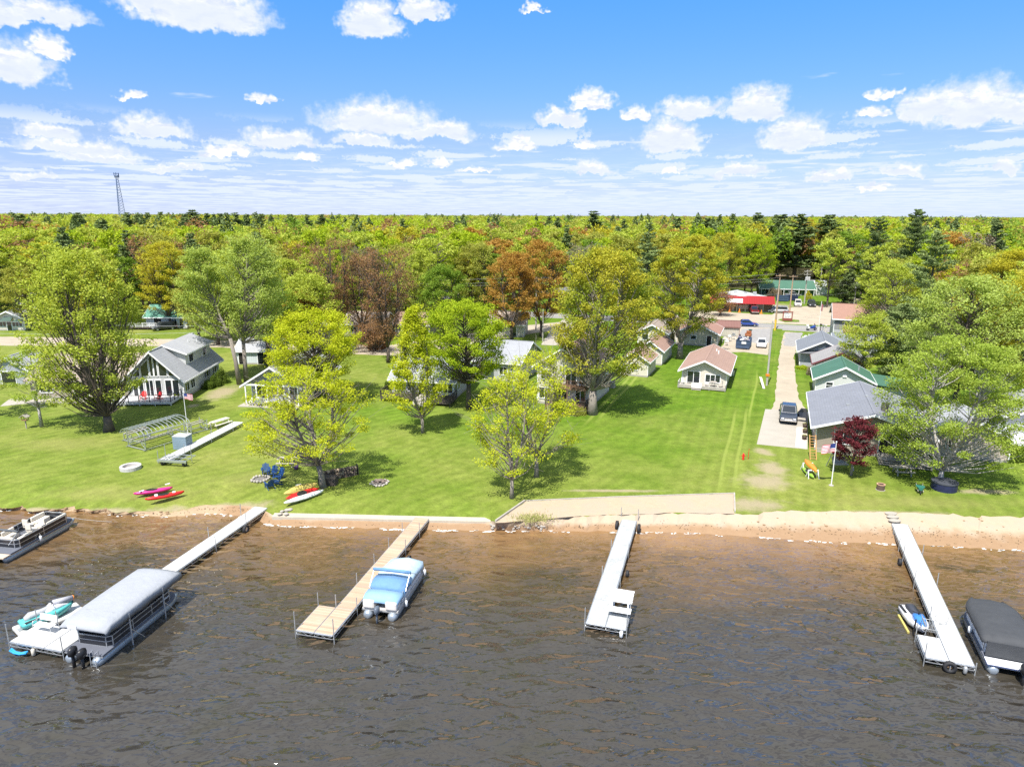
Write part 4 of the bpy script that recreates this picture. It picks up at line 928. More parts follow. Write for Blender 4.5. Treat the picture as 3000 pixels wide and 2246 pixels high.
# --- grey roofed house with the dark deck
H6 = house('lake_house', 'pale grey house with screened windows and dark deck under the bright maple', (1152,1162), 8.6, 8.5, 2.75, 2.1, R(-12), SLG, RGL, 'x', .5, .6, wins=[('F',.9,1.0,1.2,1.3,'w2'),('F',2.7,1.0,1.2,1.3,'w2'),('F',4.5,.6,1.5,1.8,'slide'),('F',6.2,1.0,1.1,1.3,'w2'),('F',7.8,1.0,1.3,1.3,'w2'),('R',.9,1.0,1.2,1.3,'w2'),('R',2.4,1.0,1.1,1.3,'w2')])
deck(H6, -.8, -2.6, 3.8, -.03, .7, WOODD, WOODD); deck(H6, 6.0, -3.2, 9.1, -.03, .6, WOODD, WOODD, None, name='deck')
m = MB()
for i in range(3): m.box(3.9, -2.9-.35*i, -.05, 6.0, -2.55-.35*i-.01, .55-.17*i)
m.box(3.85, -2.54, -.05, 5.95, -.04, .62); m.build('steps', WOODG, H6)
H6b = house('gable_garage', 'large light grey roof and pale wall standing behind the house with the dark deck', (1388,1108), 7.4, 9.5, 3.0, 2.2, R(-20), SLG, RGL, 'x', .5, .5, wins=[('F',1.3,.1,1.0,2.0,'door'),('F',4.8,1.0,1.2,1.1,'w2')], cat='garage')
MB().ext([(.6, 2.35), (3.2, 2.35), (1.9, 3.35)], -1.3, -.03, 'y').build('porch_gable', RDG, H6b)
# --- two storey cream house with balconies
H7 = house('two_storey_house', 'cream two storey house with brown railed balconies behind the big golden-green maple', (1574,1180), 7.0, 10.0, 5.3, 2.3, R(-23), SCW, RB, 'y', .55, .6, wins=[
 ('F',1.0,.8,1.4,1.4,'w2'),('F',3.4,.2,1.5,2.1,'slide'),('F',5.9,.2,1.3,2.1,'slide'),('F',4.6,3.0,1.4,1.9,'slide'),('F',6.1,3.1,.7,1.7,'w'),('F',1.2,3.4,1.3,1.2,'w2'),('R',6.2,1.3,.4,1.4,'w'),('R',8.6,1.3,.4,1.4,'w')])
BRN = M('brown_stained_wood', (.20,.115,.07), .8, var=.15)
dk = deck(H7, 2.2, -1.7, 7.1, -.03, 2.95, BRN, BRN, None, name='balcony'); deck(H7, 2.0, -2.6, 7.3, -.05, .7, BRN, WOODD, None)
house('rear_cottage', 'small cream building with brown roof just right of the two storey house', (1818,1098), 4.2, 6, 2.5, 1.3, R(-23), SCW, RB, 'y', .4, .4, wins=[('F',2.1,1.0,1.0,1.0,'w')], cat='cottage')
house('rear_cottage', 'cream cottage with brown roof right of the big maple crown, orange footing', (1868,1064), 4.0, 9, 2.5, 1.4, R(-23), SCW, RB, 'y', .4, .4, wins=[('F',2,1,.9,1,'w')], cat='cottage')
house('motel_cabin', 'tan roofed cream cabin at the left of the joined pair by the road', (1868,1008), 5.4, 8, 2.5, 1.4, R(-21), SCW, RTAN, 'y', .45, .5, wins=[('F',1.4,1,1.1,1.1,'w'),('F',4.0,.1,.9,2,'door')], cat='cabin')
house('motel_cabin', 'tan roofed cream cabin at the right of the joined pair by the road', (1925,993), 4.6, 8, 2.5, 1.4, R(-21), SCW, RTAN, 'y', .45, .5, wins=[('F',2.2,1,1.1,1.1,'w'),('R',2,.2,.8,1.9,'dark')], cat='cabin')
# --- shingled cottage and metal shed
H10 = house('shingle_cottage', 'cottage with weathered shake front, dark doorway and brown roof beside the dumpster', (1980,1008), 7.6, 8.5, 2.5, 1.7, R(-21), SHK, RBR, 'y', .5, .6, wins=[('F',3.2,1.2,1.0,.7,'w'),('F',6.1,.1,.85,1.95,'dark'),('R',2.2,.3,.9,1.9,'dark')], cat='cottage')
H11 = house('metal_shed', 'long beige metal shed with brown metal roof near the road', (2096,984), 4.6, 2.8, 2.0, 1.0, R(-16), SMET, RMB, 'x', .15, .15, wins=[('R',1.4,.1,1.6,1.7,'garage')], cat='shed', trim=RMB)
# --- small tan-roofed cottage on the lawn
H12 = house('lawn_cottage', 'small cream cottage with pinkish brown roof and grey front deck on the right lawn', (1997,1128), 6.2, 13.0, 2.45, 1.45, R(-21), SCW, shingle('pinkish_shingles', (.30,.195,.155)), 'y', .55, .7, wins=[
 ('F',1.6,.45,1.7,1.75,'slide'),('F',4.3,.85,2.0,1.05,'w3'),('R',3.0,1.1,.8,.8,'w'),('R',8.2,1.0,1.0,.9,'w')])
deck(H12, -.35, -1.9, 6.3, -.04, .42, WOODG, M('weathered_rail', (.52,.50,.46), .85), (1.6, 3.0), post=.55, bal=False)
steps(H12, 1.7, 2.9, -1.92, .42, WOODG, 2); MB().box(1.6, -1.96, .3, 3.0, -1.91, 1.0).build('gate', WHITE, H12)
for (x, y) in ((3.9, 9.3), (4.3, 8.1)): vent(H12, x, y, 3.5, .5, .1, WHITE)
MB().box(6.23, 5.2, .9, 6.9, 6.1, 1.5).build('air_conditioner', STEEL, H12)
# --- red fronted shop
H13 = house('shop', 'low shop with red metal front, dark brown boards and pale metal roof', (2078,910), 15.5, 13, 2.6, 1.5, R(-13), SRED, RW, 'y', .2, .2, wins=[('F',1.6,.2,2.6,2.0,'dark'),('F',5.4,.1,1.0,2.1,'door'),('F',12.0,.2,2.4,1.9,'w2')], trim=WHITE, cat='shop')
m = MB(); m.add([(-.3,-.15,4.15),(15.7,-.15,4.15),(15.9,-1.5,2.25),(-.5,-1.5,2.25),(-.3,.1,4.15),(15.7,.1,4.15),(15.7,.1,2.25),(-.3,.1,2.25)], [(0,3,2,1)[::-1],(0,1,5,4),(1,2,6,5),(2,3,7,6),(3,0,4,7),(4,5,6,7)])
m.build('red_canopy', RRED, H13)
for x in (4.3, 6.8, 8.9): MB().box(x-.12, -.09, 0, x+.12, -.02, 2.2).build('pilaster', CREAMV, H13)
def marks(parent, x0, z0, w, h, y, rows_, sl=0., seed=1, ink=None):
    r = random.Random(seed); m = MB()
    for k in range(rows_):
        zz = z0+h*(k+.5)/rows_; x = x0+w*.06
        while x < x0+w*.94:
            ww = r.uniform(.05, .13)*w*.4; hh = h/rows_*r.uniform(.22, .33)
            yy = y+sl*(zz-z0)
            if r.random() < .8: m.add([(x, yy-hh*sl, zz-hh), (x+ww*.5, yy-hh*sl, zz-hh), (x+ww*.75, yy+hh*sl, zz+hh), (x+ww*.2, yy+hh*sl, zz+hh)], [(0,1,2,3)])
            x += ww*.8
    m.build('lettering', ink or BLACK, parent)
sg = MB().add([(3.4,-1.52,2.5),(8.0,-1.52,2.5),(8.0,-.90,3.45),(3.4,-.90,3.45),(3.4,-1.45,2.48),(8.0,-1.45,2.48),(8.0,-.83,3.43),(3.4,-.83,3.43)], [(0,1,2,3),(4,7,6,5),(0,4,5,1),(2,6,7,3),(1,5,6,2),(0,3,7,4)]).build('sign_board', WHITE, H13)
marks(sg, 3.4, 2.5, 4.6, .95, -1.54, 2, .653, 4)
sg = MB().box(7.2, -.12, .75, 9.6, -.06, 1.95).build('sign_board', M('pink_white_board', (.70,.55,.52), .6), H13); marks(sg, 7.2, .75, 2.4, 1.2, -.13, 3, 0, 6, M('red_ink', (.30,.05,.05), .7))
for x, y in ((6.5,7.5),(9.0,8.0),(11.5,9)): MB().box(x, y, 3.2, x+.9, y+.8, 4.3).build('roof_unit', STEEL, H13)
# --- motel, white shed and two storey building
H14 = house('motel', 'long low green building with green metal roof at the edge of the wood', (2226,862), 16.0, 7, 2.5, 1.6, R(-10), siding('dark_green_boards', (.06,.13,.09), .3), RGR, 'x', .5, 1.4, wins=[('F',2,.1,.9,2,'door'),('F',4.5,.9,1.6,1.1,'w2'),('F',7,.1,.9,2,'door'),('F',9.5,.9,1.6,1.1,'w2'),('F',12,.1,.9,2,'door'),('F',14.3,.9,1.4,1.1,'w2')], cat='motel')
m = MB()
for x in np.linspace(.2, 15.8, 8): m.box(x-.07, -1.35, 0, x+.07, -1.21, 2.2)
m.build('porch_post', WHITE, H14)
house('white_shed', 'white metal shed joined to the right end of the green motel', (2362,864), 6.0, 6, 2.9, 1.3, R(-10), SW, RW, 'x', .1, .1, wins=[('F',3,.1,.0001,.0001,'door')][:0], cat='shed')
H16 = house('two_storey_building', 'grey two storey building with reddish brown roof and small wooden balcony', (2437,1004), 11.5, 9, 4.9, 2.2, R(-21), SLG, RBR, 'x', .45, .45, wins=[('F',2.7,2.85,1.7,1.7,'slide'),('F',7.5,3.0,1.4,1.2,'w2'),('F',3.0,.4,1.4,1.8,'w2'),('L',3,3,1.2,1.2,'w')])
MB().box(.1, -.025, 2.75, 11.4, -.005, 4.85).build('wall_panel', M('dark_grey_panel', (.22,.22,.23), .7), H16)
deck(H16, 1.7, -1.5, 4.0, -.03, 2.75, M('reddish_wood', (.42,.24,.15), .8), M('reddish_rail', (.42,.24,.15), .8), None, name='balcony')
# --- right hand row of cottages
H17 = house('grey_cottage', 'blue-grey cottage with charcoal roof and white gable vent, farthest of the right hand row', (2341,1072), 7.0, 9.5, 2.7, 1.75, R(-21), SG, shingle('charcoal_shingles', (.17,.185,.21)), 'y', .55, .9, wins=[('F',2.3,.8,.9,1.5,'hung')], cat='cottage')
MB().ext([(2.5,2.95),(4.5,2.95),(3.5,3.55)], -.05, -.015, 'y').build('gable_vent', WHITE, H17)
m = MB(); m.add([(-.5,-.95,2.42),(7.5,-.95,2.42),(7.3,-.05,2.78),(-.3,-.05,2.78),(-.5,-.95,2.34),(7.5,-.95,2.34),(7.3,-.05,2.7),(-.3,-.05,2.7)], [(0,1,2,3),(7,6,5,4),(0,4,5,1),(1,5,6,2),(3,2,6,7),(0,3,7,4)]); m.build('pent_roof', RDG, H17)
house('side_wing', 'low dark roofed building just behind the blue-grey cottage', (2440,1040), 8, 7, 2.4, .9, R(-21), SG, shingle('slate_shingles', (.16,.18,.21)), 'x', .4, .4, cat='cottage')
H18 = house('brown_roof_cottage', 'light grey cottage with weathered grey-brown roof and maroon trim between its neighbours', (2384,1110), 6.8, 6.5, 2.6, 1.7, R(-21), SLG, RGC, 'y', .5, .6, wins=[('F',3.4,2.9,.5,.4,'w')], cat='cottage', trim=M('maroon_trim', (.16,.04,.05), .6))
vent(H18, 3.0, 3.0, 4.2, .5, .12)
H19 = house('green_roof_cottage', 'white cottage with green metal roof and silver stove pipe', (2386,1160), 6.9, 6.8, 2.6, 1.75, R(-21), SW, RGR, 'y', .45, .6, wins=[('F',1.7,1.3,.8,.8,'hung')], cat='cottage')
vent(H19, 5.3, 2.2, 3.4, .9, .13, ALU); MB().box(3.2, -.14, 3.0, 3.7, -.01, 3.25).build('wall_lamp', WHITE, H19)
m = MB(); m.add([(7.4,-.4,2.42),(11.6,-.4,2.0),(11.6,6.8,2.0),(7.4,6.8,2.42),(7.4,-.4,2.3),(11.6,-.4,1.88),(11.6,6.8,1.88),(7.4,6.8,2.3)], [(0,1,2,3),(7,6,5,4),(0,4,5,1),(1,5,6,2),(3,2,6,7),(0,3,7,4)]); m.build('side_roof', RGR, H19)
MB().box(6.95, .3, 0, 11.2, 6.4, 1.85).build('side_wall', SW, H19)
H20 = house('grey_roof_house', 'taupe sided lakeside house with large blue-grey roof and porch, nearest on the right', (2386,1316), 10.4, 14.0, 2.75, 1.75, R(-21), STP, RBL, 'y', .6, .9, wins=[('F',2.6,1.0,1.6,1.35,'w2'),('F',6.6,.5,1.2,2.0,'dark'),('F',8.6,.5,2.0,2.0,'slide'),('L',4,1.0,.9,1.0,'w'),('L',9,1.0,.9,1.0,'w')])
MB().box(6.1, 2.2, 3.7, 6.75, 2.7, 5.15).build('chimney', M('dark_metal', (.10,.09,.09), .6, fine=.3), H20)
for x, y in ((6.3, 9.5), (3.0, 4.6), (8.2, 8.5), (5.0, 6.6)): MB().box(x, y, 3.1+1.75*(1-abs(x-5.2)/5.2)-.65, x+.3, y+.35, 3.1+1.75*(1-abs(x-5.2)/5.2)).build('roof_vent', STEEL, H20)
d20 = deck(H20, 5.8, -1.7, 10.6, -.04, .5, WOODG); steps(H20, 5.9, 10.4, -1.72, .5, WOODG, 3, .34)
MB().box(.1, -.75, -.02, 4.8, -.60, .12).build('bed_edging', CONC, H20)
# --- right edge
HD = house('white_deck_house', 'pale house with white railed deck cut by the right edge', (2940,1290), 9, 8, 2.9, 1.8, R(-24), SLG, RGL, 'y', .5, .6, wins=[('F',3,.6,1.6,1.8,'slide')])
deck(HD, -2.5, -3.8, 7, -.04, .95, WHITE, WHITE)
house('pink_cottage', 'pale tan cottage wall seen through the broad birch', (2720,1330), 7, 7, 2.5, 1.5, R(-21), siding('pale_pink_siding', (.50,.42,.36)), RGL, 'y', .4, .5, wins=[('F',2,1,1.1,1.1,'w2')], cat='cottage')
# --- dark roofs behind the orange maples
for i, (px, py, W_, D_, wm2, rm2, lb) in enumerate(((1280,905,9,8,SDG,RDG,'dark roofed house glimpsed left of the orange maples'),(1625,893,12,9,SDG,RDG,'long charcoal roofed building behind the orange maples'),(1435,985,7,7,SCW,RTAN,'cream house behind the orange maple trunks'),
      (1010,985,8,8,SCW,RTAN,'brown roofed pale house behind the rust-red maple'),(1160,985,7,6,ST,RB,'tan house with reddish roof behind the brown-red maple'),(855,1012,6,6,SW,RG,'pale shed behind the lime-green maple'))):
    house('rear_house', lb, (px, py), W_, D_, 2.7, 1.8, R(-8), wm2, rm2, 'x', .5, .5, wins=[('F',2,.9,1.3,1.1,'w2'),('F',W_-2,.1,.9,2,'door')])

# ================================================================ poles, wires, tower
POLEW = M('pole_wood', (.36,.25,.16), .9, var=.25, scale=1); POLEG = M('grey_pole_wood', (.38,.36,.33), .9, var=.2, scale=1); INS = M('insulator', (.5,.5,.52), .3)
def upole(label, base, top, arms=1, tf=False, mat=None, r=.16, group='utility poles near the road'):
    p = G(*base); H = HT(*base, *top); t_ = thing('utility_pole', label, 'utility pole', p, R(18), group)
    MB().tube([(0,0,-.2),(0,0,H*.5),(0,0,H)], [r*1.15, r, r*.75], 9).build('pole', mat or POLEW, t_)
    for k in range(arms):
        m = MB(); z = H-.35-k*.9; m.box(-1.2, -.22, z-.06, 1.2, -.12, z+.06)
        for x in (-1.1, -.4, .4, 1.1): m.tube([(x, -.17, z+.05), (x, -.17, z+.26)], .045, 6)
        m.build('crossarm', mat or POLEW, t_)
    if tf:
        for x in (-.55, 0, .55)[:3]: MB().tube([(x, -.38, H-2.7), (x, -.38, H-1.8)], .22, 10).build('transformer', INS, t_)
    return t_, p, H
p1 = upole('tall brown wooden pole with yellow sleeve beside the driveway mouth', (2270,968), (2287,803), 1)
p2 = upole('brown wooden pole right behind the small red sign frame', (2312,925), (2321,806), 1)
p3 = upole('grey pole with two crossarms and three transformers beside the parked cars', (2356,890), (2363,791), 2, True, POLEG)
p4 = upole('thin grey pole with one crossarm behind the white shed', (2401,850), (2403,772), 1, False, POLEG, .11)
p5 = upole('grey pole with transformers above the brown roofed building', (2502,893), (2509,815), 1, True, POLEG)
p6 = upole('thin grey pole at the verge with an orange marker near its foot', (2246,1129), (2270,940), 0, False, POLEG, .13)
p7 = upole('short grey pole standing beside the white parked car', (2252,1042), (2258,955), 0, False, POLEG, .11)
p8 = upole('pole hidden among the orange maples with small transformer', (1570,965), (1573,812), 1, False, POLEG)
p9 = upole('wooden pole rising between the rust maple and the tall green trees', (835,960), (836,800), 1, False, POLEG)
p10 = upole('thin wooden pole standing before the pale roof beside the concrete drive', (1590,1000), (1588,905), 0, False, POLEG, .1)
MB().tube([(0,0,.0),(0,0,2.4)], .21, 10, False).build('pole_sleeve', M('yellow_sleeve', (.62,.42,.05), .5), p1[0])
MB().box(-.2, -.2, 1.4, .2, .2, 1.75).build('orange_marker', ORANGE, p6[0])
WIRE = M('wire', (.50,.50,.50), .6)
def wire(label, a, b_, sag=.8, r=.014, group='overhead wires along the road'):
    m = MB(); a, b_ = Vector(a), Vector(b_); pts = [a.lerp(b_, i/12)-Vector((0, 0, sag*4*(i/12)*(1-i/12))) for i in range(13)]
    m.tube(pts, r, 4); return tag(m.build('power_line', WIRE), label, 'power line', group)
def top_of(p, dx=0., dz=-.1): return Vector((p[1].x+dx*math.cos(R(18)), p[1].y+dx*math.sin(R(18))*1-.17, .9+p[2]+dz))
far_r = Vector((130, 128, 11.5)); far_l = Vector((-150, 190, 13))
for dx, zz in ((-1.1, .1), (-.4, -.75), (1.1, -1.25)):
    wire('thin overhead wire from the tall brown pole rightward over the two storey roof', top_of(p1, dx, zz), top_of(p5, dx, zz), .9)
    wire('thin overhead wire from the tall brown pole left to the orange maples', top_of(p1, dx, zz), top_of(p8, dx, zz), .9)
    wire('thin overhead wire between the orange maples and the left wood', top_of(p8, dx, zz), top_of(p9, dx, zz), 1.0)
    wire('thin overhead wire leaving the frame on the left above the trees', top_of(p9, dx, zz), far_l+Vector((dx,0,zz)), 1.0)
wire('lower cable running left from the tall brown pole over the shop', top_of(p1, 0, -4.2), top_of(p8, 0, -3.0), 1.0)
wire('lower cable running right from the tall brown pole over the gravel lot', top_of(p1, 0, -4.2), top_of(p5, 0, -3.2), 1.0)
wire('cable sloping from the tall brown pole down to the verge pole', top_of(p1, 0, -2), top_of(p6, 0, -.2), .5)
wire('cable between the road pole behind the red sign and the transformer pole', top_of(p2, 0), top_of(p3, 0), .4)
for k, (py0, py1) in enumerate(((938,985),(975,1003))):
    a, c = G(-60, py0, 6.0), G(600, py1-30, 6.0); wire('grey cable crossing in front of the left driveway and dark car', a, c, .3, .02)
# lattice tower on the horizon
D_ = 900.; d0 = ray(340, 507); tz = CAMH+d0.z/d0.y*D_; tx = d0.x/d0.y*D_
TW = M('tower_steel', (.10,.16,.28), .6)
t_ = thing('lattice_tower', 'tall thin lattice communications tower on the left horizon', 'tower', (tx, D_, .9), R(10)); H = tz
m = MB(); b3 = [(6*math.cos(a), 6*math.sin(a)) for a in (0.5, 2.6, 4.7)]; t3 = [(1.3*math.cos(a), 1.3*math.sin(a)) for a in (0.5, 2.6, 4.7)]
for (x, y), (u, v_) in zip(b3, t3): m.bar((x, y, 0), (u, v_, H-4), .42)
m.build('leg', TW, t_); m = MB(); n = 22
for i in range(n):
    f, g_ = i/n, (i+1)/n
    for j in range(3):
        k = (j+1) % 3; A = [b3[j][q_]*(1-f)+t3[j][q_]*f for q_ in (0,1)]; B = [b3[k][q_]*(1-g_)+t3[k][q_]*g_ for q_ in (0,1)]
        m.bar((*A, f*(H-4)), (*B, g_*(H-4)), .28)
m.build('lattice', TW, t_); m = MB()
for k in range(9):
    a = k*.7; m.box(2.6*math.cos(a)-.4, 2.6*math.sin(a)-.4, H-6.5+(k % 2)*3, 2.6*math.cos(a)+.4, 2.6*math.sin(a)+.4, H-3.5+(k % 2)*3)
m.disc((0,0,H-4.5), 3.0, .3); m.disc((0,0,H-1.5), 3.0, .3); m.build('antenna', TW, t_)
# ================================================================ docks
DW = M('white_deck_boards', (.52,.515,.50), .75, var=.16, scale=.9, fine=.06); DWG = M('weathered_deck', (.37,.38,.375), .85, var=.3, scale=1.3, fine=.25)
db = bpy.data.materials.new('cedar_deck'); db.use_nodes = True; q = NT(db.node_tree); b = q.n['Principled BSDF']; o_ = q.obj(); x_, y_, z_ = q.sep(o_)
fl = q.m('FLOOR', q.m('DIVIDE', y_, .14)); wn = q.node('ShaderNodeTexWhiteNoise', noise_dimensions='1D'); q.l.new(fl, wn.inputs[1])
ln_ = q.ss(q.m('FRACT', q.m('DIVIDE', y_, .14)), 0, .14, .45, 1); c_ = q.mix(wn.outputs[0], (.36,.225,.135), (.52,.36,.235)); c_ = q.mix(q.m('MULTIPLY', q.noise(o_, 1.5, 4, .6), .5), c_, (.46,.40,.33))
q.put(b.inputs['Base Color'], q.mix(1.0, c_, q.comb(ln_, ln_, ln_), 'MULTIPLY')); b.inputs['Roughness'].default_value = .8; DC = db
def panel(t_, x0, x1, y0, y1, z, mat, plank=.15):
    m = MB(); n = max(1, round((y1-y0)/1.5))
    m.box(x0+.02, y0+.012, z-.04, x1-.02, y1-.012, z); d = m.build('deck_panel', mat, t_, bevel=.008)
    e = MB()
    for a in (x0, x1-.05): e.box(a-.004, y0, z-.10, a+.054, y1, z-.012)
    e.box(x0+.05, y0, z-.10, x1-.05, y0+.01, z-.002); e.box(x0+.05, y1-.01, z-.10, x1-.05, y1, z-.002)
    e.build('panel_frame', ALU, d); return d
def truss(t_, x, y0, y1, z, axis='y', d=.28):
    m = MB(); P_ = (lambda s_, zz: (x, s_, zz)) if axis == 'y' else (lambda s_, zz: (s_, x, zz))
    m.bar(P_(y0, z-.07), P_(y1, z-.07), .045); m.bar(P_(y0, z-d), P_(y1, z-d), .04); n = max(2, int((y1-y0)/.32))
    for i in range(n):
        a, c = y0+(y1-y0)*i/n, y0+(y1-y0)*(i+1)/n; k = i % 2
        m.bar(P_(a, z-(.07 if k else d)), P_(c, z-(d if k else .07)), .022)
    return m.build('side_truss', ALU, t_)
def post(t_, x, y, z0, z1, r=.03, mat=None): return MB().tube([(x, y, z0), (x, y, z1)], r, 7).build('post', mat or STEEL, t_)
def wheel(t_, x, y, z, r=.28, w=.16, ax='x', spoke=ALU, name='wheel'):
    wh = MB().disc((x, y, z), r, w, ax, 18, r*.55).build(name, RUBBER, t_, True); MB().disc((x, y, z), r*.55, w*.6, ax, 14).build('rim', spoke, wh); return wh
def dock(label, p_sh, az_, L, w, z, mat, n, plat=None, posts=(), zs=None, name='dock'):
    """origin at the lake end, left corner; +y runs to the shore"""
    a = R(az_); u = Vector((math.sin(a), math.cos(a), 0)); e = Vector((p_sh[0], p_sh[1], 0))-u*L
    t_ = thing(name, label, 'dock', (e.x, e.y, 0), -a)
    for i in range(n): panel(t_, 0, w, L*i/n, L*(i+1)/n, z, mat)
    for x in (0, w): truss(t_, x+(-.03 if x == 0 else .03), 0 if x == 0 or not plat or plat[0] < 0 else 0, L, z)
    truss(t_, -.03, 0, w, z, 'x')
    if plat:
        sx, pw, pl, py = plat
        x0, x1 = (w+.03, w+pw) if sx > 0 else (-pw, -.03)
        panel(t_, x0, x1, py, py+pl, z, mat); truss(t_, py-.03, x0, x1, z, 'x'); truss(t_, x1+.03 if sx > 0 else x0-.03, py, py+pl, z)
    for (x, y, h) in posts: post(t_, x, y, -1.0, z+h)
    return t_
def loc(t_, x, y, z=0.):
    c, s_ = math.cos(t_.rotation_euler.z), math.sin(t_.rotation_euler.z); return (t_.location.x+c*x-s_*y, t_.location.y+s_*x+c*y, t_.location.z+z)
D1 = dock('long white dock with side platform, leftmost of the four docks', (-22.1,54.5), 14.0, 20.4, 1.22, .6, DW, 7, (-1, 2.5, 2.0, 0), [(-.08,5.8,.9),(1.3,4,.8),(-2.6,.0,1.1),(-2.6,1.9,.9),(-1.3,2.1,.9),(1.3,.0,.9),(1.3,17.3,.9),(-.08,14.5,.8),(1.3,13.5,.7),(-.08,18.6,1.0)])
D2 = dock('brown wooden dock with wide end platform, beside the blue covered boat', (-8.0,52.45), 13.4, 16.6, 1.2, .6, DC, 6, (-1, 1.2, 2.75, 0), [(-1.28,0,1.2),(1.28,0,1.1),(-1.28,2.8,.85),(-.05,2.85,.85),(-.08,5.9,.7),(-.08,8.7,.7),(-.08,11.3,.7),(-.08,14.0,.7),(1.28,3.1,.7),(1.28,6,.5),(1.28,8.5,.5),(1.28,11.3,.75),(1.28,14.2,.75)])
D3 = dock('weathered white dock with rubber wheels at its shore end and a big bench', (9.6,53.7), 17.0, 17.0, 1.2, .6, DWG, 6, (1, 1.25, 1.5, 0), [(-.08,0,1.0),(2.5,0,1.0),(2.5,1.6,1.0),(-.08,10.3,.6),(1.28,10.0,.6),(-.08,6.3,.5),(-.1,15.6,1.0),(1.3,15.6,1.0),(1.3,5.6,.4)])
D4 = dock('long bright white dock with wide end platform, rightmost of the four docks', (31.2,51.75), 19.5, 19.1, 1.2, .6, DW, 6, (-1, 1.2, 2.3, 0), [(-1.25,0,.9),(1.28,0,.2),(-1.25,2.4,.7),(-.08,4.6,.8),(-.08,9.3,.8),(1.3,9.4,.8),(1.3,14.0,.7),(-.08,13.3,.8),(-.08,15,.5),(-.08,17.5,.4)])
wheel(D1, 1.45, 17.0, .25, .34, .2); wheel(D2, 1.75, 10.8, .12, .2, .2); wheel(D3, -.28, 14.6, .42, .36, .22); wheel(D3, 1.5, 14.5, .42, .36, .22); wheel(D3, 1.55, 7.4, .2, .24, .2); wheel(D4, -.4, 12.6, .28, .26, .22)
m = MB().disc((0,0,0), .34, .2, 'y', 22, .17); t_ = m.build('tyre', RUBBER, None, True); tag(t_, 'black tyre hanging on the end of the right dock', 'tyre'); p = loc(D4, .0, -.16, .33); t_.location = p; t_.rotation_euler.z = D4.rotation_euler.z
MB().box(-.02,-.06,-.17,.02,.06,.17).build('bracket', ALU, t_)

def bench(label, at, rz, mat=WHITE, arms=ALU, w=1.25):
    t_ = thing('bench', label, 'bench', at, rz)
    m = MB()
    for i in range(3): m.box(-w/2, -.02-.15*i-.13, .42, w/2, -.02-.15*i, .45)
    m.build('seat', mat, t_); m = MB()
    for i in range(3): m.add([(-w/2,.05+.03*i,.55+.13*i),(w/2,.05+.03*i,.55+.13*i),(w/2,.08+.03*i,.66+.13*i),(-w/2,.08+.03*i,.66+.13*i)], [(0,1,2,3)]).box(-w/2,.055+.03*i,.56+.13*i,w/2,.08+.03*i,.665+.13*i)
    m.build('backrest', mat, t_)
    for s_ in (-1, 1):
        x = s_*(w/2+.02); MB().tube([(x,-.45,0),(x,-.45,.6),(x,-.38,.66),(x,.05,.66),(x,.1,.5),(x,.18,0)], .02, 6).tube([(x,-.42,.43),(x,.08,.43)], .018, 6).tube([(x,.08,.43),(x,.18,.98)], .018, 6).build('side_frame', arms, t_)
    return t_
bench('white bench with curved metal arms on the left dock platform', loc(D1, -1.35, 1.55, .605), D1.rotation_euler.z)
B3 = thing('slatted_bench', 'large white slatted bench seat at the end of the weathered dock', 'bench', loc(D3, 1.85, 2.0, .605), D3.rotation_euler.z)
m = MB()
for i in range(4): m.box(-.72, -.35+.33*i, .72+.05*i, .72, -.35+.33*i+.29, .76+.05*i)
m.build('backrest', WHITE, B3); m = MB(); m.box(-.72,-1.0,.40,.72,-.42,.44); m.build('seat', WHITE, B3)
for x in (-.5, .5): MB().bar((x,-.4,0),(x,-.4,.75),.08).bar((x,.5,-.2),(x,.5,.85),.07).build('leg', WHITE, B3)
wb = thing('wire_bench', 'grey wire mesh bench with round hoop on the rightmost dock', 'bench', loc(D4, -.55, 2.6, .605), D4.rotation_euler.z+R(90))
m = MB()
for i in range(9): m.bar((-.55+.1375*i,-.25,.45),(-.55+.1375*i,.25,.45),.012)
for i in range(5): m.bar((-.55,-.25+.125*i,.45),(.55,-.25+.125*i,.45),.012)
m.build('seat', STEEL, wb); m = MB()
for i in range(9): m.bar((-.55+.1375*i,.25,.45),(-.55+.1375*i,.42,.95),.012)
for i in range(5): m.bar((-.55,.25+.034*i,.45+.12*i),(.55,.25+.034*i,.45+.12*i),.012)
m.build('backrest', STEEL, wb)
for x in (-.58, .58): MB().tube([(x,-.28,0),(x,-.28,.62),(x,.3,.62),(x,.36,0)], .02, 6).build('side_frame', STEEL, wb)
t_ = MB().disc((0,0,.45), .38, .03, 'x', 20, .35).bar((0,0,0),(0,0,.1),.1).build('metal_hoop', STEEL); tag(t_, 'thin round metal hoop standing on the rightmost dock', 'hoop'); t_.location = loc(D4, .35, 3.9, .605); t_.rotation_euler.z = R(75)
# swim ladders and small floats
def ladder(label, at, rz):
    m = MB()
    for x in (-.2, .2): m.tube([(x,.25,.02),(x,.25,.6),(x,.1,.75),(x,-.1,.6),(x,-.14,-.6)], .018, 6)
    for k in range(4): m.tube([(-.2,-.13,.2-.25*k),(.2,-.13,.2-.25*k)], .015, 5)
    t_ = m.build('swim_ladder', ALU); t_.location = at; t_.rotation_euler.z = rz; return tag(t_, label, 'ladder')
for i, (dk_, x, lb, mt) in enumerate(((D1, -1.6, 'two bright blue foam noodles hanging under the left dock platform', BLUEP),)):
    m = MB()
    for k in range(2): m.tube([(-.6,-.12-.1*k,.30-.05*k),(-.2,-.2-.1*k,.20),(.2,-.2-.1*k,.20),(.6,-.12-.1*k,.32-.05*k)], .06, 8)
    t_ = m.build('pool_noodle', M('bright_blue_foam', (.03,.30,.62), .6), None, True); t_.location = loc(dk_, x, -.1, 0); t_.rotation_euler.z = dk_.rotation_euler.z; tag(t_, lb, 'pool noodles')
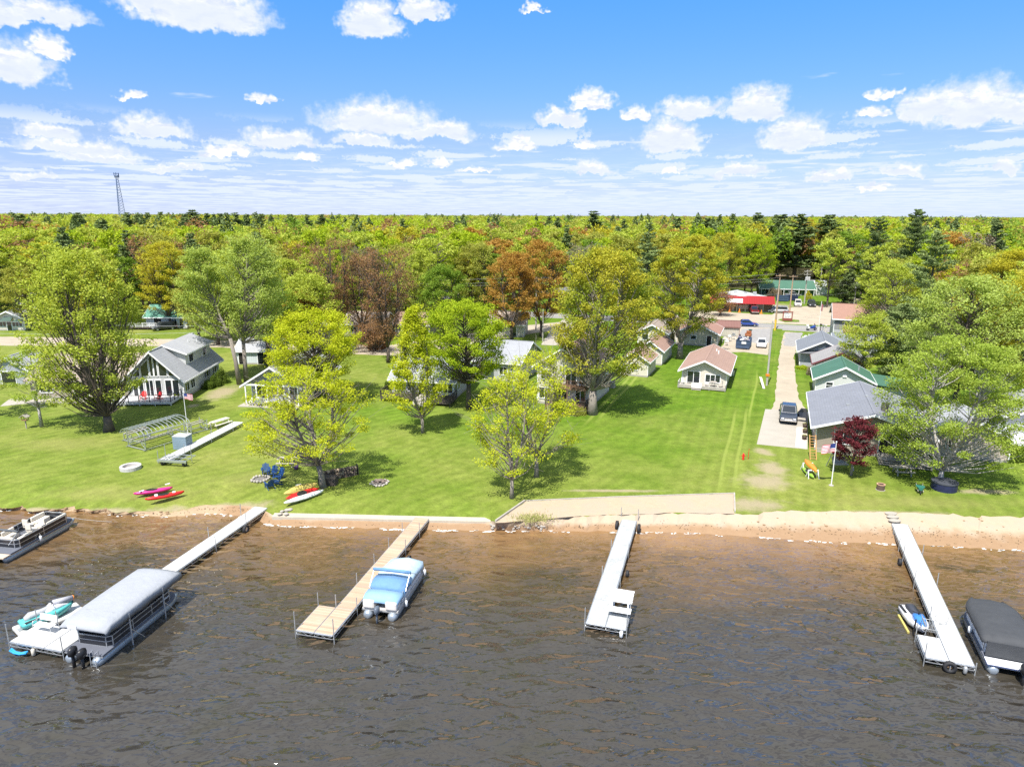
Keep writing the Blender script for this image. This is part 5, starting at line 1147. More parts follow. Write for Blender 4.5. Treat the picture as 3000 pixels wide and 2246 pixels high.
def fender(label, at, col_=WHITE, rz=0):
    t_ = MB().tube([(0,0,.0),(0,0,.06),(0,0,.4),(0,0,.46)], [.04,.11,.11,.04], 10).tube([(0,0,.46),(0,0,.62)], .012, 5).build('fender', col_, None, True); t_.location = at; t_.rotation_euler.x = rz; return tag(t_, label, 'fender')
fender('white fender hanging under the left dock beside the grey covered boat', loc(D1, 1.5, 7.8, .1)); fender('cream fender hanging from the left dock platform edge', loc(D1, -.75, -.1, .02), CREAMV)
fender('white fender on the front edge of the weathered dock', loc(D3, 2.2, -.12, .05), WHITE); fender('grey fender below the end of the rightmost dock', loc(D4, .75, -.15, .1), STEEL)

# ================================================================ boats
PONT = M('brushed_pontoon', (.40,.45,.50), .38, .55, var=.12, fine=.05); BPAN = M('black_side_panel', (.022,.024,.030), .3, coat=.3); WPAN = M('white_side_panel', (.66,.68,.72), .35)
SEATM = M('cream_upholstery', (.66,.60,.50), .6, var=.06); DKC = M('boat_deck_carpet', (.12,.13,.16), .9, var=.1); GC = M('light_grey_canvas', (.31,.325,.35), .85, var=.08, scale=1.2, fine=.04, bump=.9, bscale=2.6); BLC = M('black_canvas', (.050,.053,.058), .75, var=.2, bump=.8, bscale=2.2)
LBC = M('light_blue_canvas', (.40,.53,.63), .8, var=.12, scale=.9, bump=.9, bscale=3); BC = M('blue_canvas', (.12,.24,.42), .75, var=.2, scale=1.5, bump=.9, bscale=3)
def motor(t_, x, y, z=.55, col_=BLACK, s_=1.):
    m = MB()
    secs = []
    for zz, a, b_ in ((.42,.10,.16),(.52,.19,.30),(.72,.20,.32),(.90,.17,.27),(.98,.08,.14)):
        secs.append([(x+a*s_*math.cos(k), y-.25*s_+b_*s_*math.sin(k), z+zz*s_-.25) for k in [i*math.pi/5 for i in range(10)]])
    m.loft(secs); o = m.build('outboard_motor', col_, t_, True)
    MB().loft([[(x+.07*s_*math.cos(k), y-.28*s_+.11*s_*math.sin(k)-.0*zz, zz) for k in [i*math.pi/4 for i in range(8)]] for zz in (z+.2*s_, z-.2*s_, z-.75*s_)]).box(x-.09, y-.5*s_, z-.62*s_, x+.09, y-.05, z-.58*s_).build('lower_unit', col_, o, True)
    return o
def pontoon(label, stern, az_, L=7.0, W=2.5, side=BPAN, deckm=DKC, tube_r=.32, deck_z=.62):
    """origin at the stern centre on the water, bow to +y"""
    t_ = thing('pontoon_boat', label, 'boat', (stern[0], stern[1], 0), -R(az_)); hw = W/2
    for s_ in (-1, 1):
        x = s_*(hw-.38); prof = [(-.25,.16),(-.2,.24),(0,.32),(L*.5,.32),(L-1.1,.32),(L-.55,.27),(L-.1,.12),(L+.05,.03)]
        MB().tube([(x, y, .20+(.0 if y < L-1 else (y-L+1)*.24)) for y, r in prof], [r for y, r in prof], 16).build('pontoon', PONT, t_, True)
    pl = [(-hw,0),(hw,0),(hw,L-.9),(hw-.25,L-.35),(hw-.6,L-.1),(-hw+.6,L-.1),(-hw+.25,L-.35),(-hw,L-.9)]
    MB().prism(pl, deck_z-.09, deck_z).build('deck', deckm, t_); MB().prism([(x*1.012, y+(.03 if y > 1 else -.03)) for x, y in pl], deck_z-.16, deck_z-.1).build('deck_rim', ALU, t_)
    path = [(-hw+.1,.95),(-hw+.1,L-1.1),(-hw+.35,L-.75),(hw-.35,L-.75),(hw-.1,L-1.1),(hw-.1,.95),(hw-.35,.75),(-hw+.35,.75),(-hw+.1,.95)]
    m = MB(); r_ = MB()
    for i, (a, c) in enumerate(zip(path, path[1:])):
        d = Vector((c[0]-a[0], c[1]-a[1], 0)); n_ = Vector((d.y, -d.x, 0)).normalized()*.018
        m.add([(a[0]-n_.x,a[1]-n_.y,deck_z+.05),(c[0]-n_.x,c[1]-n_.y,deck_z+.05),(c[0]+n_.x,c[1]+n_.y,deck_z+.05),(a[0]+n_.x,a[1]+n_.y,deck_z+.05),
               (a[0]-n_.x,a[1]-n_.y,deck_z+.62),(c[0]-n_.x,c[1]-n_.y,deck_z+.62),(c[0]+n_.x,c[1]+n_.y,deck_z+.62),(a[0]+n_.x,a[1]+n_.y,deck_z+.62)], [(0,3,2,1),(4,5,6,7),(0,1,5,4),(1,2,6,5),(2,3,7,6),(3,0,4,7)])
        for zz in (.03, .35, .66): r_.bar((a[0],a[1],deck_z+zz), (c[0],c[1],deck_z+zz), .055 if zz > .6 else .045)
        k = max(1, int(d.length/1.5))
        for j in range(k): f = j/k; r_.bar((a[0]+d.x*f, a[1]+d.y*f, deck_z), (a[0]+d.x*f, a[1]+d.y*f, deck_z+.66), .055)
    m.build('side_panel', side, t_); r_.build('rail', ALU, t_); return t_
def couch(t_, x0, y0, x1, y1, z, back='L', h=.4):
    s_ = MB().box(x0, y0, z, x1, y1, z+h).build('seat', SEATM, t_, bevel=.06); b_ = .16
    k = {'L': (x0,y0,x0+b_,y1), 'R': (x1-b_,y0,x1,y1), 'F': (x0,y1-b_,x1,y1), 'B': (x0,y0,x1,y0+b_)}[back]
    MB().box(k[0], k[1], z+h+.005, k[2], k[3], z+h+.34).build('backrest', SEATM, s_, bevel=.05)
def fold_top(t_, y, z, W, mat, r=.1, slant=.0):
    MB().tube([(-W/2-.05, y, z), (-W*.3, y+slant, z+.03), (W*.3, y+slant, z+.03), (W/2+.05, y, z)], r, 9).build('folded_canopy', mat, t_, True)
    m = MB()
    for s_ in (-1, 1): m.tube([(s_*W/2, y+1.3, 1.28), (s_*W/2, y, z)], .018, 5); m.tube([(s_*W/2, y-.9, 1.28), (s_*W/2, y, z)], .018, 5)
    m.build('canopy_frame', ALU, t_)
# open pontoon boat, upper left
PA = pontoon('open pontoon boat with cream seats and black sides moored at the far left', (-38.2,46.1), 9.5, 6.4, 2.5)
couch(PA, -1.05, 4.2, -.45, 5.5, .63, 'L'); couch(PA, .45, 3.6, 1.05, 5.5, .63, 'R'); couch(PA, -1.05, .9, .6, 1.5, .63, 'B'); couch(PA, -1.05, 1.52, -.5, 2.6, .63, 'L'); couch(PA, .3, 1.55, 1.05, 2.2, .63, 'R')
for x, y in ((-.5, 3.5), (.35, 2.9)):
    s_ = MB().box(x-.28, y-.28, 1.0, x+.28, y+.28, 1.16).tube([(x,y,.62),(x,y,1.0)], .06, 8).build('captain_chair', SEATM, PA, bevel=.05); MB().box(x-.26, y-.34, 1.17, x+.26, y-.2, 1.72).build('backrest', SEATM, s_, bevel=.07)
MB().box(.35, 3.15, .63, 1.0, 3.55, 1.35).box(.4, 3.5, 1.36, .95, 3.55, 1.7).build('helm_console', SEATM, PA, bevel=.04)
MB().prism([(-1.2,-.6),(1.2,-.6),(1.2,.0),(-1.2,.0)], .45, .55).build('swim_platform', M('tan_mat', (.50,.40,.32), .9), PA)
fold_top(PA, .9, 1.95, 2.4, M('charcoal_canvas', (.09,.10,.11), .8), .09); motor(PA, 0, -.35)
fender('white fender hanging from the side of the open cream seated boat', loc(PA, 1.32, 2.6, .35))
t_ = wire('thin white mooring rope from the cream seated boat to the shallow water', loc(PA, .6, 6.4, .5), (-33.4, 52.6, .03), .05, .012); t_.name = 'mooring_rope'; t_['category'] = 'rope'; del t_['group']
# grey covered pontoon boat beside the left dock
PB = pontoon('long pontoon boat under a light grey canopy cover beside the leftmost dock', (-24.45,34.2), 11.0, 6.9, 2.5)
secs = []
for i in range(15):
    f = i/14; y = .15+6.75*f; hw = 1.50*(1 if f < .95 else .93); top = 2.30+.05*math.sin(f*3.14); dr = 1.80+.05*math.sin(i*1.7); e = max(0, (.05-f)/.05)+max(0, (f-.95)/.05)
    top -= .16*e
    secs.append([(-hw*1.02, y, dr), (-hw*1.0, y, top-.16), (-hw*.96, y, top-.05), (-hw*.5, y, top), (0, y, top+.02), (hw*.5, y, top), (hw*.96, y, top-.05+.01*math.sin(i*2.1)), (hw*1.0, y, top-.16), (hw*1.03, y, dr-.04), (hw*.94, y, dr+.14), (-hw*.94, y, dr+.14)])
MB().loft(secs).build('canopy_cover', GC, PB, True)
for s_ in (-1, 1):
    for y in (2.0, 4.9):
        MB().tube([(s_*1.5, y, -.5), (s_*1.5, y, 2.1)], .05, 7).build('lift_post', ALU, PB); MB().tube([(s_*1.5, y, 1.1), (s_*1.62, y+1.0, -.2)], .025, 6).build('lift_brace', ALU, PB)
motor(PB, -.25, -.2); motor(PB, .35, -.2, .5)
MB().tube([(.7,-.05,.63),(.7,-.05,.95),(.7,-.3,.9),(.7,-.32,-.1)], .02, 6).tube([(1.05,-.05,.63),(1.05,-.05,.95),(1.05,-.3,.9),(1.05,-.32,-.1)], .02, 6).bar((.7,-.31,.3),(1.05,-.31,.3),.02).bar((.7,-.31,.1),(1.05,-.31,.1),.02).build('boarding_ladder', ALU, PB)
for y_ in (1.6, 3.4, 5.2): MB().tube([(x_, y_, 2.335+.0*x_-(.07 if abs(x_) > 1.2 else 0)) for x_ in (-1.3,-.9,-.45,0,.45,.9,1.3)], .014, 5).build('seam', STEEL, PB)
mr = MB()
for k_ in range(9): mr.box(1.172, 5.0+.09*k_, .95, 1.185, 5.05+.09*k_, 1.05)
mr.build('registration_marks', WHITE, PB)
MB().box(-.95, .12, 1.98, -.35, .145, 2.2).build('cover_patch', M('pale_patch', (.68,.69,.72), .7), PB)
# blue covered pontoon boat
PC = pontoon('white pontoon boat with pale blue tarps tied beside the brown dock', (-8.35,38.75), 11.3, 5.9, 2.4, WPAN, M('pale_carpet', (.5,.48,.46), .9))
def tarp(t_, pts, mat, name='tarp', sub=1):
    """pts: rows of (x, y, z) points"""
    m = MB(); n = len(pts[0]); top = [p for r_ in pts for p in r_]; m.v = list(top)+[(x, y, z-.05) for x, y, z in top]; N = len(top)
    for i in range(len(pts)-1):
        for j in range(n-1):
            a = i*n+j; m.f.append((a, a+1, a+n+1, a+n)); m.f.append((N+a+n, N+a+n+1, N+a+1, N+a))
    bd = [j for j in range(n)]+[i*n+n-1 for i in range(1, len(pts))]+[(len(pts)-1)*n+j for j in range(n-2, -1, -1)]+[i*n for i in range(len(pts)-2, 0, -1)]
    for a, c in zip(bd, bd[1:]+bd[:1]): m.f.append((c, a, N+a, N+c))
    m.mi = [0]*len(m.f); return m.build(name, mat, t_, True)
X7 = (-1.22, -1.18, -.6, 0, .6, 1.18, 1.22)
tarp(PC, [[(x*k, y, z-.5 if abs(x) > 1.2 else z-.15*abs(x)+(pk if x == 0 else 0)) for x in X7] for y, z, pk, k in ((2.55,1.50,.0,1),(2.65,1.72,.02,1),(3.4,1.72,.22,1),(4.3,1.60,.10,1),(5.0,1.52,.05,.99),(5.35,1.45,.0,.92),(5.45,1.25,.0,.9))], LBC)
tarp(PC, [[(x*k, y, z-.45 if abs(x) > 1.2 else z-.08*abs(x)) for x in X7] for y, z, pk, k in ((1.25,1.30,0,1),(1.35,1.55,0,1),(1.9,1.72,0,1),(2.45,1.66,0,1),(2.5,1.55,0,1))], BC, 'seat_cover')
tarp(PC, [[(x*k, y, z-.30 if abs(x) > 1.2 else z-.05*abs(x)) for x in X7] for y, z, pk, k in ((-.02,1.10,0,.94),(.05,1.36,0,.96),(.5,1.42,0,1),(1.05,1.40,0,1),(1.15,1.22,0,1))], M('sky_blue_canvas', (.22,.37,.54), .75, var=.1), 'stern_cover')
fold_top(PC, 2.25, 2.1, 2.5, BC, .11)
for s_ in (-1, 1): MB().box(s_*.75-.4, -.1, .62, s_*.75+.4, .7, 1.22).build('stern_locker', M('white_vinyl', (.68,.64,.60), .5), PC, bevel=.12)
motor(PC, 0, -.3, .5, M('dark_grey_motor', (.10,.12,.15), .4), .9)
fender('white fender near the stern of the blue tarped boat', loc(PC, 1.3, 1.2, .25)); fender('white fender near the bow of the blue tarped boat', loc(PC, 1.3, 5.0, .4))
mr = MB()
for k_ in range(7): mr.box(-1.185, 1.6+.09*k_, .85, -1.172, 1.65+.09*k_, .95)
mr.build('registration_marks', BLACK, PC)
# black covered pontoon boat, right
PD = pontoon('pontoon boat under a black canopy moored at the rightmost dock', (28.05,33.35), 20.0, 5.7, 2.5, WPAN)
secs = []
for i in range(13):
    f = i/12; y = .55+4.9*f; hw = 1.42*(1 if f < .7 else 1-.42*((f-.7)/.3)**2); top = 1.80+.10*math.sin(f*3.14)+.02*math.sin(i*2.3); e = max(0, (.09-f)/.09)+max(0, (f-.92)/.08)
    top -= .25*e; z0 = 1.42
    secs.append([(-hw, y, z0), (-hw*.99, y, z0+.25), (-hw*.8, y, top-.05), (0, y, top+.03), (hw*.8, y, top-.05), (hw*.99, y, z0+.25), (hw, y, z0), (0, y, z0+.05)])
MB().loft(secs).build('canopy_cover', BLC, PD, True)
MB().box(-1.2, .45, .7, 1.2, .52, 1.6).build('stern_curtain', BLC, PD); MB().box(-1.25, -.25, .48, 1.25, .42, .66).build('swim_platform', WHITE, PD, bevel=.04)
MB().box(-1.262, -.26, .53, 1.262, .3, .58).build('stripe', M('navy_stripe', (.02,.04,.15), .4), PD)
motor(PD, .35, -.45, .5); fender('white fender at the dock side of the black covered boat', loc(PD, -1.35, 3.0, .5))
MB().tube([(.9,-.2,.66),(.9,-.2,1.1),(1.15,-.2,1.1),(1.15,-.2,.66)], .02, 6).build('grab_rail', ALU, PD)

def jetski(label, at, rz, hull, trim_, seatc, acc):
    t_ = thing('jet_ski', label, 'jet ski', at, rz)
    S = [(-1.45,.42,.10,.42),(-1.2,.52,.0,.46),(-.4,.56,-.05,.48),(.4,.54,-.05,.52),(.95,.40,.05,.56),(1.3,.22,.2,.56),(1.5,.05,.38,.5)]
    MB().loft([[(-w*.5,y,z0),(-w,y,z0+.2),(-w*1.02,y,z1-.1),(-w*.9,y,z1),(w*.9,y,z1),(w*1.02,y,z1-.1),(w,y,z0+.2),(w*.5,y,z0)] for y, w, z0, z1 in S]).build('hull', hull, t_, True)
    MB().loft([[(-w,y,.44),(-w*.8,y,z1),(w*.8,y,z1),(w,y,.44)] for y, w, z1 in ((-.1,.22,.62),(.3,.34,.86),(.7,.36,.78),(1.1,.26,.62),(1.35,.1,.52))]).build('hood', acc, t_, True)
    MB().loft([[(-w,y,.42),(-w*.8,y,z1),(w*.8,y,z1),(w,y,.42)] for y, w, z1 in ((-1.2,.16,.62),(-.9,.22,.80),(-.3,.20,.74),(.15,.16,.78),(.25,.1,.8))]).build('seat', seatc, t_, True)
    h_ = MB().tube([(-.38,.22,.98),(-.12,.36,.95),(.12,.36,.95),(.38,.22,.98)], .025, 6).build('handlebar', BLACK, t_); MB().tube([(0,.36,.75),(0,.36,.95)], .05, 6).build('steering_column', BLACK, h_)
    for s_ in (-1, 1): MB().box(s_*.42-.09, -1.3, .465, s_*.42+.09, .3, .485).build('footwell_mat', trim_, t_)
    return t_
TEAL = M('teal_gelcoat', (.10,.48,.46), .3, coat=.4); WGEL = M('white_gelcoat', (.72,.72,.74), .3, coat=.4); BGEL = M('blue_gelcoat', (.04,.18,.50), .3, coat=.4); SEATD = M('dark_seat', (.05,.055,.07), .6)
ja = R(-38)
jd = thing('jet_ski_float', 'pale floating ramp alongside the leftmost dock under the teal jet ski', 'floating dock', (G(140,1812,.3).x, G(140,1812,.3).y, 0), ja)
MB().box(-.8,-1.7,.02,.8,1.9,.3).build('float', DW, jd, bevel=.08); MB().box(-.2,-1.6,.301,.2,1.6,.33).build('bunk_mat', STEEL, jd)
j1 = jetski('teal and white jet ski with a grey towing tube at the leftmost dock', (jd.location.x, jd.location.y, .33), ja, TEAL, BLACK, M('grey_seat', (.40,.42,.44), .6), WGEL)
s_ = MB().tube([(0,-.1,0),(0,1.0,0)], .17, 12).build('inflatable_tube', M('grey_vinyl', (.38,.38,.42), .6), None, True); s_.location = (jd.location.x+.35, jd.location.y+.35, 1.25); s_.rotation_euler = (R(-8), 0, ja); tag(s_, 'grey rolled inflatable with orange end lying on the teal jet ski', 'inflatable')
MB().ball((0,1.02,0), .17, (1,.5,1)).build('end_cap', ORANGE, s_, True)
p = G(2680,1815,.3); j2 = jetski('white and blue jet ski floating left of the rightmost dock', (p.x, p.y, .08), R(-8)+math.pi, WGEL, BLACK, SEATD, BGEL)
lf = thing('jet_ski_lift', 'small metal lift with yellow bunk under the white and blue jet ski', 'boat lift', (p.x-.75, p.y-.2, 0), R(-12))
MB().bar((0,-.8,.05),(0,1.1,.08),.12).build('bunk', M('yellow_bunk', (.50,.42,.12), .8), lf)
for y in (-.95,): MB().tube([(.2,y,-.6),(.25,y,1.1)], .045, 7).tube([(.2,y,.0),(1.6,y-.1,.0)], .04, 7).build('post', BLACK, lf)
# ================================================================ vehicles
def vehicle(label, at, rz, paint, kind='sedan', cat='car', name='parked_car', group=None, tail=False, s_=1.):
    t_ = thing(name, label, cat, at, rz, group); t_.scale = (s_,)*3
    K = dict(sedan=(4.7,.92,.72,1.45,(-1.75,-1.1,.35,1.25)), suv=(4.7,.95,.85,1.75,(-2.1,-1.85,.55,1.3)), van=(5.0,.97,.85,1.75,(-2.3,-2.1,1.0,1.9)), pickup=(5.8,1.0,1.0,1.9,(-.85,-.65,.85,1.55)))[kind]
    L, hw, zb, zt, (a, b_, c, d) = K; h = L/2; g = .28 if kind != 'pickup' else .42
    def sec(y, w, z0, z1): return [(-w*.86,y,z0),(-w,y,z0+.18),(-w*1.0,y,z1-.14),(-w*.9,y,z1),(w*.9,y,z1),(w*1.0,y,z1-.14),(w,y,z0+.18),(w*.86,y,z0)]
    if kind == 'pickup': SS = [(-h,.94,g+.1,zb+.1),(-h+.1,.99,g,zb+.12),(-.95,1.0,g,zb+.12),(.9,1.0,g,zb+.15),(h-.35,.99,g,zb+.12),(h-.08,.94,g+.05,zb+.0),(h,.88,g+.15,zb-.15)]
    else: SS = [(-h,.80,g+.15,zb-.05),(-h+.12,.93,g+.02,zb+.05),(-1.2,1.,g,zb+.08),(.9,1.,g,zb+.08),(h-.7,.97,g,zb-.0),(h-.15,.88,g+.04,zb-.12),(h,.74,g+.15,zb-.25)]
    MB().loft([sec(y, w*hw, z0, z1) for y, w, z0, z1 in SS]).build('body', paint, t_, False, bevel=.03)
    z0 = zb+.06 if kind != 'pickup' else zb+.12; wt = hw*.76; wb = hw*.9
    P8 = [(-wb,a,z0),(wb,a,z0),(wb,d,z0),(-wb,d,z0),(-wt,b_,zt),(wt,b_,zt),(wt,c,zt),(-wt,c,zt)]
    MB().add(P8, [(0,3,2,1),(4,5,6,7),(0,1,5,4),(1,2,6,5),(2,3,7,6),(3,0,4,7)]).build('cabin', paint, t_, bevel=.05)
    def quadp(nm, i, mrg=(.07,.10), off=.025):
        p4 = [Vector(P8[k]) for k in i]; n_ = (p4[1]-p4[0]).cross(p4[3]-p4[0]).normalized(); cx_ = sum(p4, Vector())/4
        if n_.dot(cx_-Vector((0, (b_+c)/2, (z0+zt)/2))) < 0: n_ = -n_
        u, v = mrg
        def bl(s1, t1): return p4[0].lerp(p4[1], s1).lerp(p4[3].lerp(p4[2], s1), t1)
        Q = [bl(u, v), bl(1-u, v), bl(1-u, 1-v), bl(u, 1-v)]
        MB().add([tuple(q_+n_*off) for q_ in Q]+[tuple(q_-n_*.02) for q_ in Q], [(0,1,2,3),(7,6,5,4),(0,4,5,1),(1,5,6,2),(2,6,7,3),(3,7,4,0)]).build(nm, GLASS, t_)
    quadp('windscreen', (3,2,6,7)); quadp('rear_window', (0,1,5,4)); quadp('side_window', (1,2,6,5), (.06,.14)); quadp('side_window', (0,3,7,4), (.06,.14))
    wr = .34 if kind != 'pickup' else .42
    for sx_ in (-1, 1):
        for y in (-L*.30, L*.32): wheel(t_, sx_*(hw-.09), y, wr, wr, .22, 'x')
        MB().box(sx_*hw*.66-.16, h-.12, zb-.30, sx_*hw*.66+.16, h-.02+.03, zb-.16).build('headlight', M('lamp_lens', (.75,.76,.78), .1) if 'LENS' not in globals() else LENS, t_)
        MB().box(sx_*hw*.74-.12, -h-.02, zb-.22, sx_*hw*.74+.12, -h+.12, zb-.05).build('tail_light', REDP, t_)
        MB().box(sx_*(hw+.08)-.09, c-.1+.35, z0+.05, sx_*(hw+.08)+.09, c+.35+.02, z0+.22).build('mirror', BLACK if kind == 'pickup' else paint, t_)
    MB().box(-hw*.42, h-.06, zb-.42, hw*.42, h+.025, zb-.18).build('grille', BLACK if kind != 'pickup' else CHROME, t_)
    MB().box(-hw*.9, h-.1, g+.02, hw*.9, h+.07, g+.22).build('bumper', CHROME if kind == 'pickup' else paint, t_, bevel=.03); MB().box(-hw*.88, -h-.06, g+.05, hw*.88, -h+.1, g+.25).build('bumper', CHROME if kind == 'pickup' else paint, t_, bevel=.03)
    if kind == 'pickup':
        MB().box(-hw*.86, -h+.12, zb+.122, hw*.86, -1.0, zb+.14).build('truck_bed', BLACK, t_)
    return t_
LENS = M('lamp_lens', (.75,.76,.78), .1)
def gp(px, py, z=.91): p = G(px, py); return (p.x, p.y, z)
PAINT = dict(blk=M('black_blue_paint', (.035,.045,.065), .25, var=.05, coat=.6), wht=M('white_car_paint', (.74,.74,.74), .25, var=.03, coat=.6), blu=M('blue_car_paint', (.015,.055,.28), .25, coat=.6), sil=M('silver_paint', (.42,.42,.43), .3, .4, coat=.5),
  red=M('dark_red_paint', (.16,.01,.012), .3, coat=.5), gry=M('grey_car_paint', (.30,.31,.32), .3, .3, coat=.5), tan=M('tan_white_paint', (.62,.57,.52), .3, coat=.4), dk=M('dark_car_paint', (.03,.033,.036), .25, coat=.5))
TR = vehicle('dark blue pickup truck with its door open on the concrete pad', gp(2308,1226,.925), math.pi-R(21), PAINT['blk'], 'pickup', 'truck', 'pickup_truck')
dr_ = MB().box(0, -.03, .55, 1.05, .03, 1.15).box(.05,-.025,1.15,1.0,.025,1.2).bar((.05,0,1.15),(.35,0,1.68),.06).bar((.35,0,1.68),(.98,0,1.68),.06).bar((.98,0,1.68),(1.0,0,1.15),.06).build('open_door', PAINT['blk'], TR); dr_.location = (-1.0, .85, 0); dr_.rotation_euler.z = R(168)
MB().add([(.1,0,1.18),(.97,0,1.18),(.95,0,1.64),(.37,0,1.64)], [(0,1,2,3)]).build('window', GLASS, dr_)
vehicle('white parked car facing the lake beside the verge pole', gp(2231,1014,.925), math.pi-R(21), PAINT['wht'], 'sedan')
vehicle('blue car parked behind the metal shed by the road', gp(2188,955,.925), R(-98), PAINT['blu'], 'sedan')
vehicle('silver minivan parked on the gravel beside the tall brown pole', gp(2279,916,.925), R(78), PAINT['sil'], 'van', 'van', 'parked_van')
vehicle('black and dark red pickup backed up to the red fronted shop', gp(2208,917,.925), R(-12), PAINT['red'], 'pickup', 'truck', 'pickup_truck')
vehicle('grey sedan parked on the grass near the green motel', gp(2322,868,.91), R(-84), PAINT['gry'], 'sedan')
vehicle('white hatchback with tan front parked left of the dark one near the transformer pole', gp(2337,896,.91), math.pi-R(20), PAINT['tan'], 'suv')
vehicle('dark sport utility car parked on the grass right of the transformer pole', gp(2377,897,.91), math.pi-R(16), PAINT['dk'], 'suv')
vehicle('white car parked in front of the white metal shed', gp(2378,858,.91), R(80), PAINT['wht'], 'sedan')
vehicle('black car under the tree in front of the green roofed house', gp(482,966,.91), R(-52)+math.pi, PAINT['dk'], 'suv')
def skip(label, at, rz, L=4.2, W=2.3, H=1.7, mat=None, cat='dumpster', junk=True, name='dumpster'):
    t_ = thing(name, label, cat, at, rz); mt = mat or M('dumpster_paint', (.05,.08,.14), .5, var=.25)
    m = MB(); e = .06
    m.add([(-W/2,-L/2,.2),(W/2,-L/2,.2),(W/2,L/2,.2),(-W/2,L/2,.2),(-W/2,-L/2,H),(W/2,-L/2,H),(W/2,L/2,H),(-W/2,L/2,H),(-W/2+e,-L/2+e,H),(W/2-e,-L/2+e,H),(W/2-e,L/2-e,H),(-W/2+e,L/2-e,H),(-W/2+e,-L/2+e,.6),(W/2-e,-L/2+e,.6),(W/2-e,L/2-e,.6),(-W/2+e,L/2-e,.6)],
          [(0,3,2,1),(0,1,5,4),(1,2,6,5),(2,3,7,6),(3,0,4,7),(4,5,9,8),(5,6,10,9),(6,7,11,10),(7,4,8,11),(8,9,13,12),(9,10,14,13),(10,11,15,14),(11,8,12,15),(12,13,14,15)])
    m.build('bin_body', mt, t_); m = MB()
    for y in np.linspace(-L/2, L/2, 6): m.box(W/2+.002, y-.04, .2, W/2+.07, y+.04, H); m.box(-W/2-.07, y-.04, .2, -W/2-.002, y+.04, H)
    m.box(-W/2-.08, -L/2-.07, H-.1, W/2+.08, -L/2-.003, H+.02); m.box(-W/2, -L/2-.06, .9, W/2, -L/2-.004, 1.0)
    m.build('rib', mt, t_)
    for x in (-W/2+.2, W/2-.2): MB().disc((x,-L/2+.3,.12), .12, .15, 'x').build('roller', STEEL, t_)
    if junk:
        r = random.Random(3); m = MB()
        for i in range(26):
            x, y = r.uniform(-W/2+.4, W/2-.4), r.uniform(-L/2+.4, L/2-.4); z = H-.45+r.uniform(0, .4); a = r.random()*3
            m.mat(i % 3); m.bar((x, y, z), (x+math.cos(a)*r.uniform(.3,.8), y+math.sin(a)*r.uniform(.3,.8), z+r.uniform(-.1,.25)), r.uniform(.1,.5), .08)
        m.build('rubbish', [WHITE, WOODG, M('purple_grey_rubbish', (.3,.25,.35), .8)], t_)
        MB().box(-.2, -L/2-.10, 1.05, .6, -L/2-.075, 1.45).build('label_plate', WHITE, t_)
    return t_
skip('large dark blue open dumpster full of rubbish on the concrete yard', gp(2178,1018,.925), R(-24))
skip('dark blue bin behind the tall brown pole, left of the pair', gp(2291,882), R(-10), 2.2, 3.0, 1.6, junk=False); skip('dark navy bin right of the road pole, right of the pair', gp(2318,880), R(-10), 2.2, 3.0, 1.6, M('navy_bin', (.02,.03,.08), .5), junk=False)
# touring motorcycle
mc = thing('motorcycle', 'blue and white touring motorcycle parked at the road edge', 'motorcycle', gp(2377,968,.92), R(8))
for x in (-.85, .85): wheel(mc, x, 0, .34, .34, .14, 'y')
MB().loft([[(x,-w,z0),(x,-w*.8,z1),(x,w*.8,z1),(x,w,z0)] for x, w, z0, z1 in ((-.9,.1,.6,.75),(-.4,.24,.4,.85),(.1,.22,.38,.95),(.55,.25,.45,1.05),(.85,.12,.6,1.15))]).build('fairing', PAINT['blu'], mc, True)
MB().box(-.85,-.17,.86,-.05,.17,1.0).build('seat', BLACK, mc, bevel=.05); MB().box(-1.1,-.35,.5,-.55,-.18,.85).box(-1.1,.18,.5,-.55,.35,.85).box(-1.15,-.25,.9,-.75,.25,1.25).build('luggage_case', WHITE, mc, bevel=.05)
MB().tube([(.35,-.38,1.15),(.6,-.1,1.1),(.6,.1,1.1),(.35,.38,1.15)], .02, 6).build('handlebar', CHROME, mc); MB().add([(.72,-.22,1.1),(.72,.22,1.1),(.55,.18,1.5),(.55,-.18,1.5)], [(0,1,2,3)]).build('windshield', GLASS, mc)

# ================================================================ yard things, left lawn
def flagpole(label, base, top, flag_at, fw, fh, left=True, zz=0):
    p = G(*base); H = HT(*base, *top); t_ = thing('flagpole', label, 'flagpole', p, 0)
    MB().tube([(0,0,0),(0,0,H)], [.05,.03], 8).ball((0,0,H), .07).build('pole', WHITE, t_); MB().disc((0,0,.03), .22, .06).build('base', CONC, t_)
    sg_ = -1 if left else 1; f_ = None
    for k, mt, nm in ((0, M('flag_red', (.50,.03,.05), .8), 'flag'),):
        m = MB(); nx, nz = 14, 13
        for i in range(nx+1):
            for j in range(nz+1):
                u, v = i/nx, j/nz; x = sg_*(.05+fw*u*(.92)); y = .16*math.sin(u*7+v*1.5)*u; z = H-.15-fh*(1-v)-.35*u*u*fw*.6; m.v.append((x, y, z))
        for i in range(nx):
            for j in range(nz):
                a = i*(nz+1)+j; m.f.append((a, a+nz+1, a+nz+2, a+1)); m.mi.append(2 if (i < nx*.42 and j >= 6) else (0 if j % 2 == 0 else 1))
        f_ = m.build('flag', [mt, M('flag_white', (.72,.70,.70), .8), M('flag_blue', (.03,.05,.20), .8)], t_)
    return t_
flagpole('white flagpole with striped flag beside the metal boat lift frame', (551,1272), (548,1148), None, .95, .65, False)
flagpole('white flagpole with drooping striped flag before the taupe house', (2435,1422), (2447,1294), None, 1.25, .8, True)
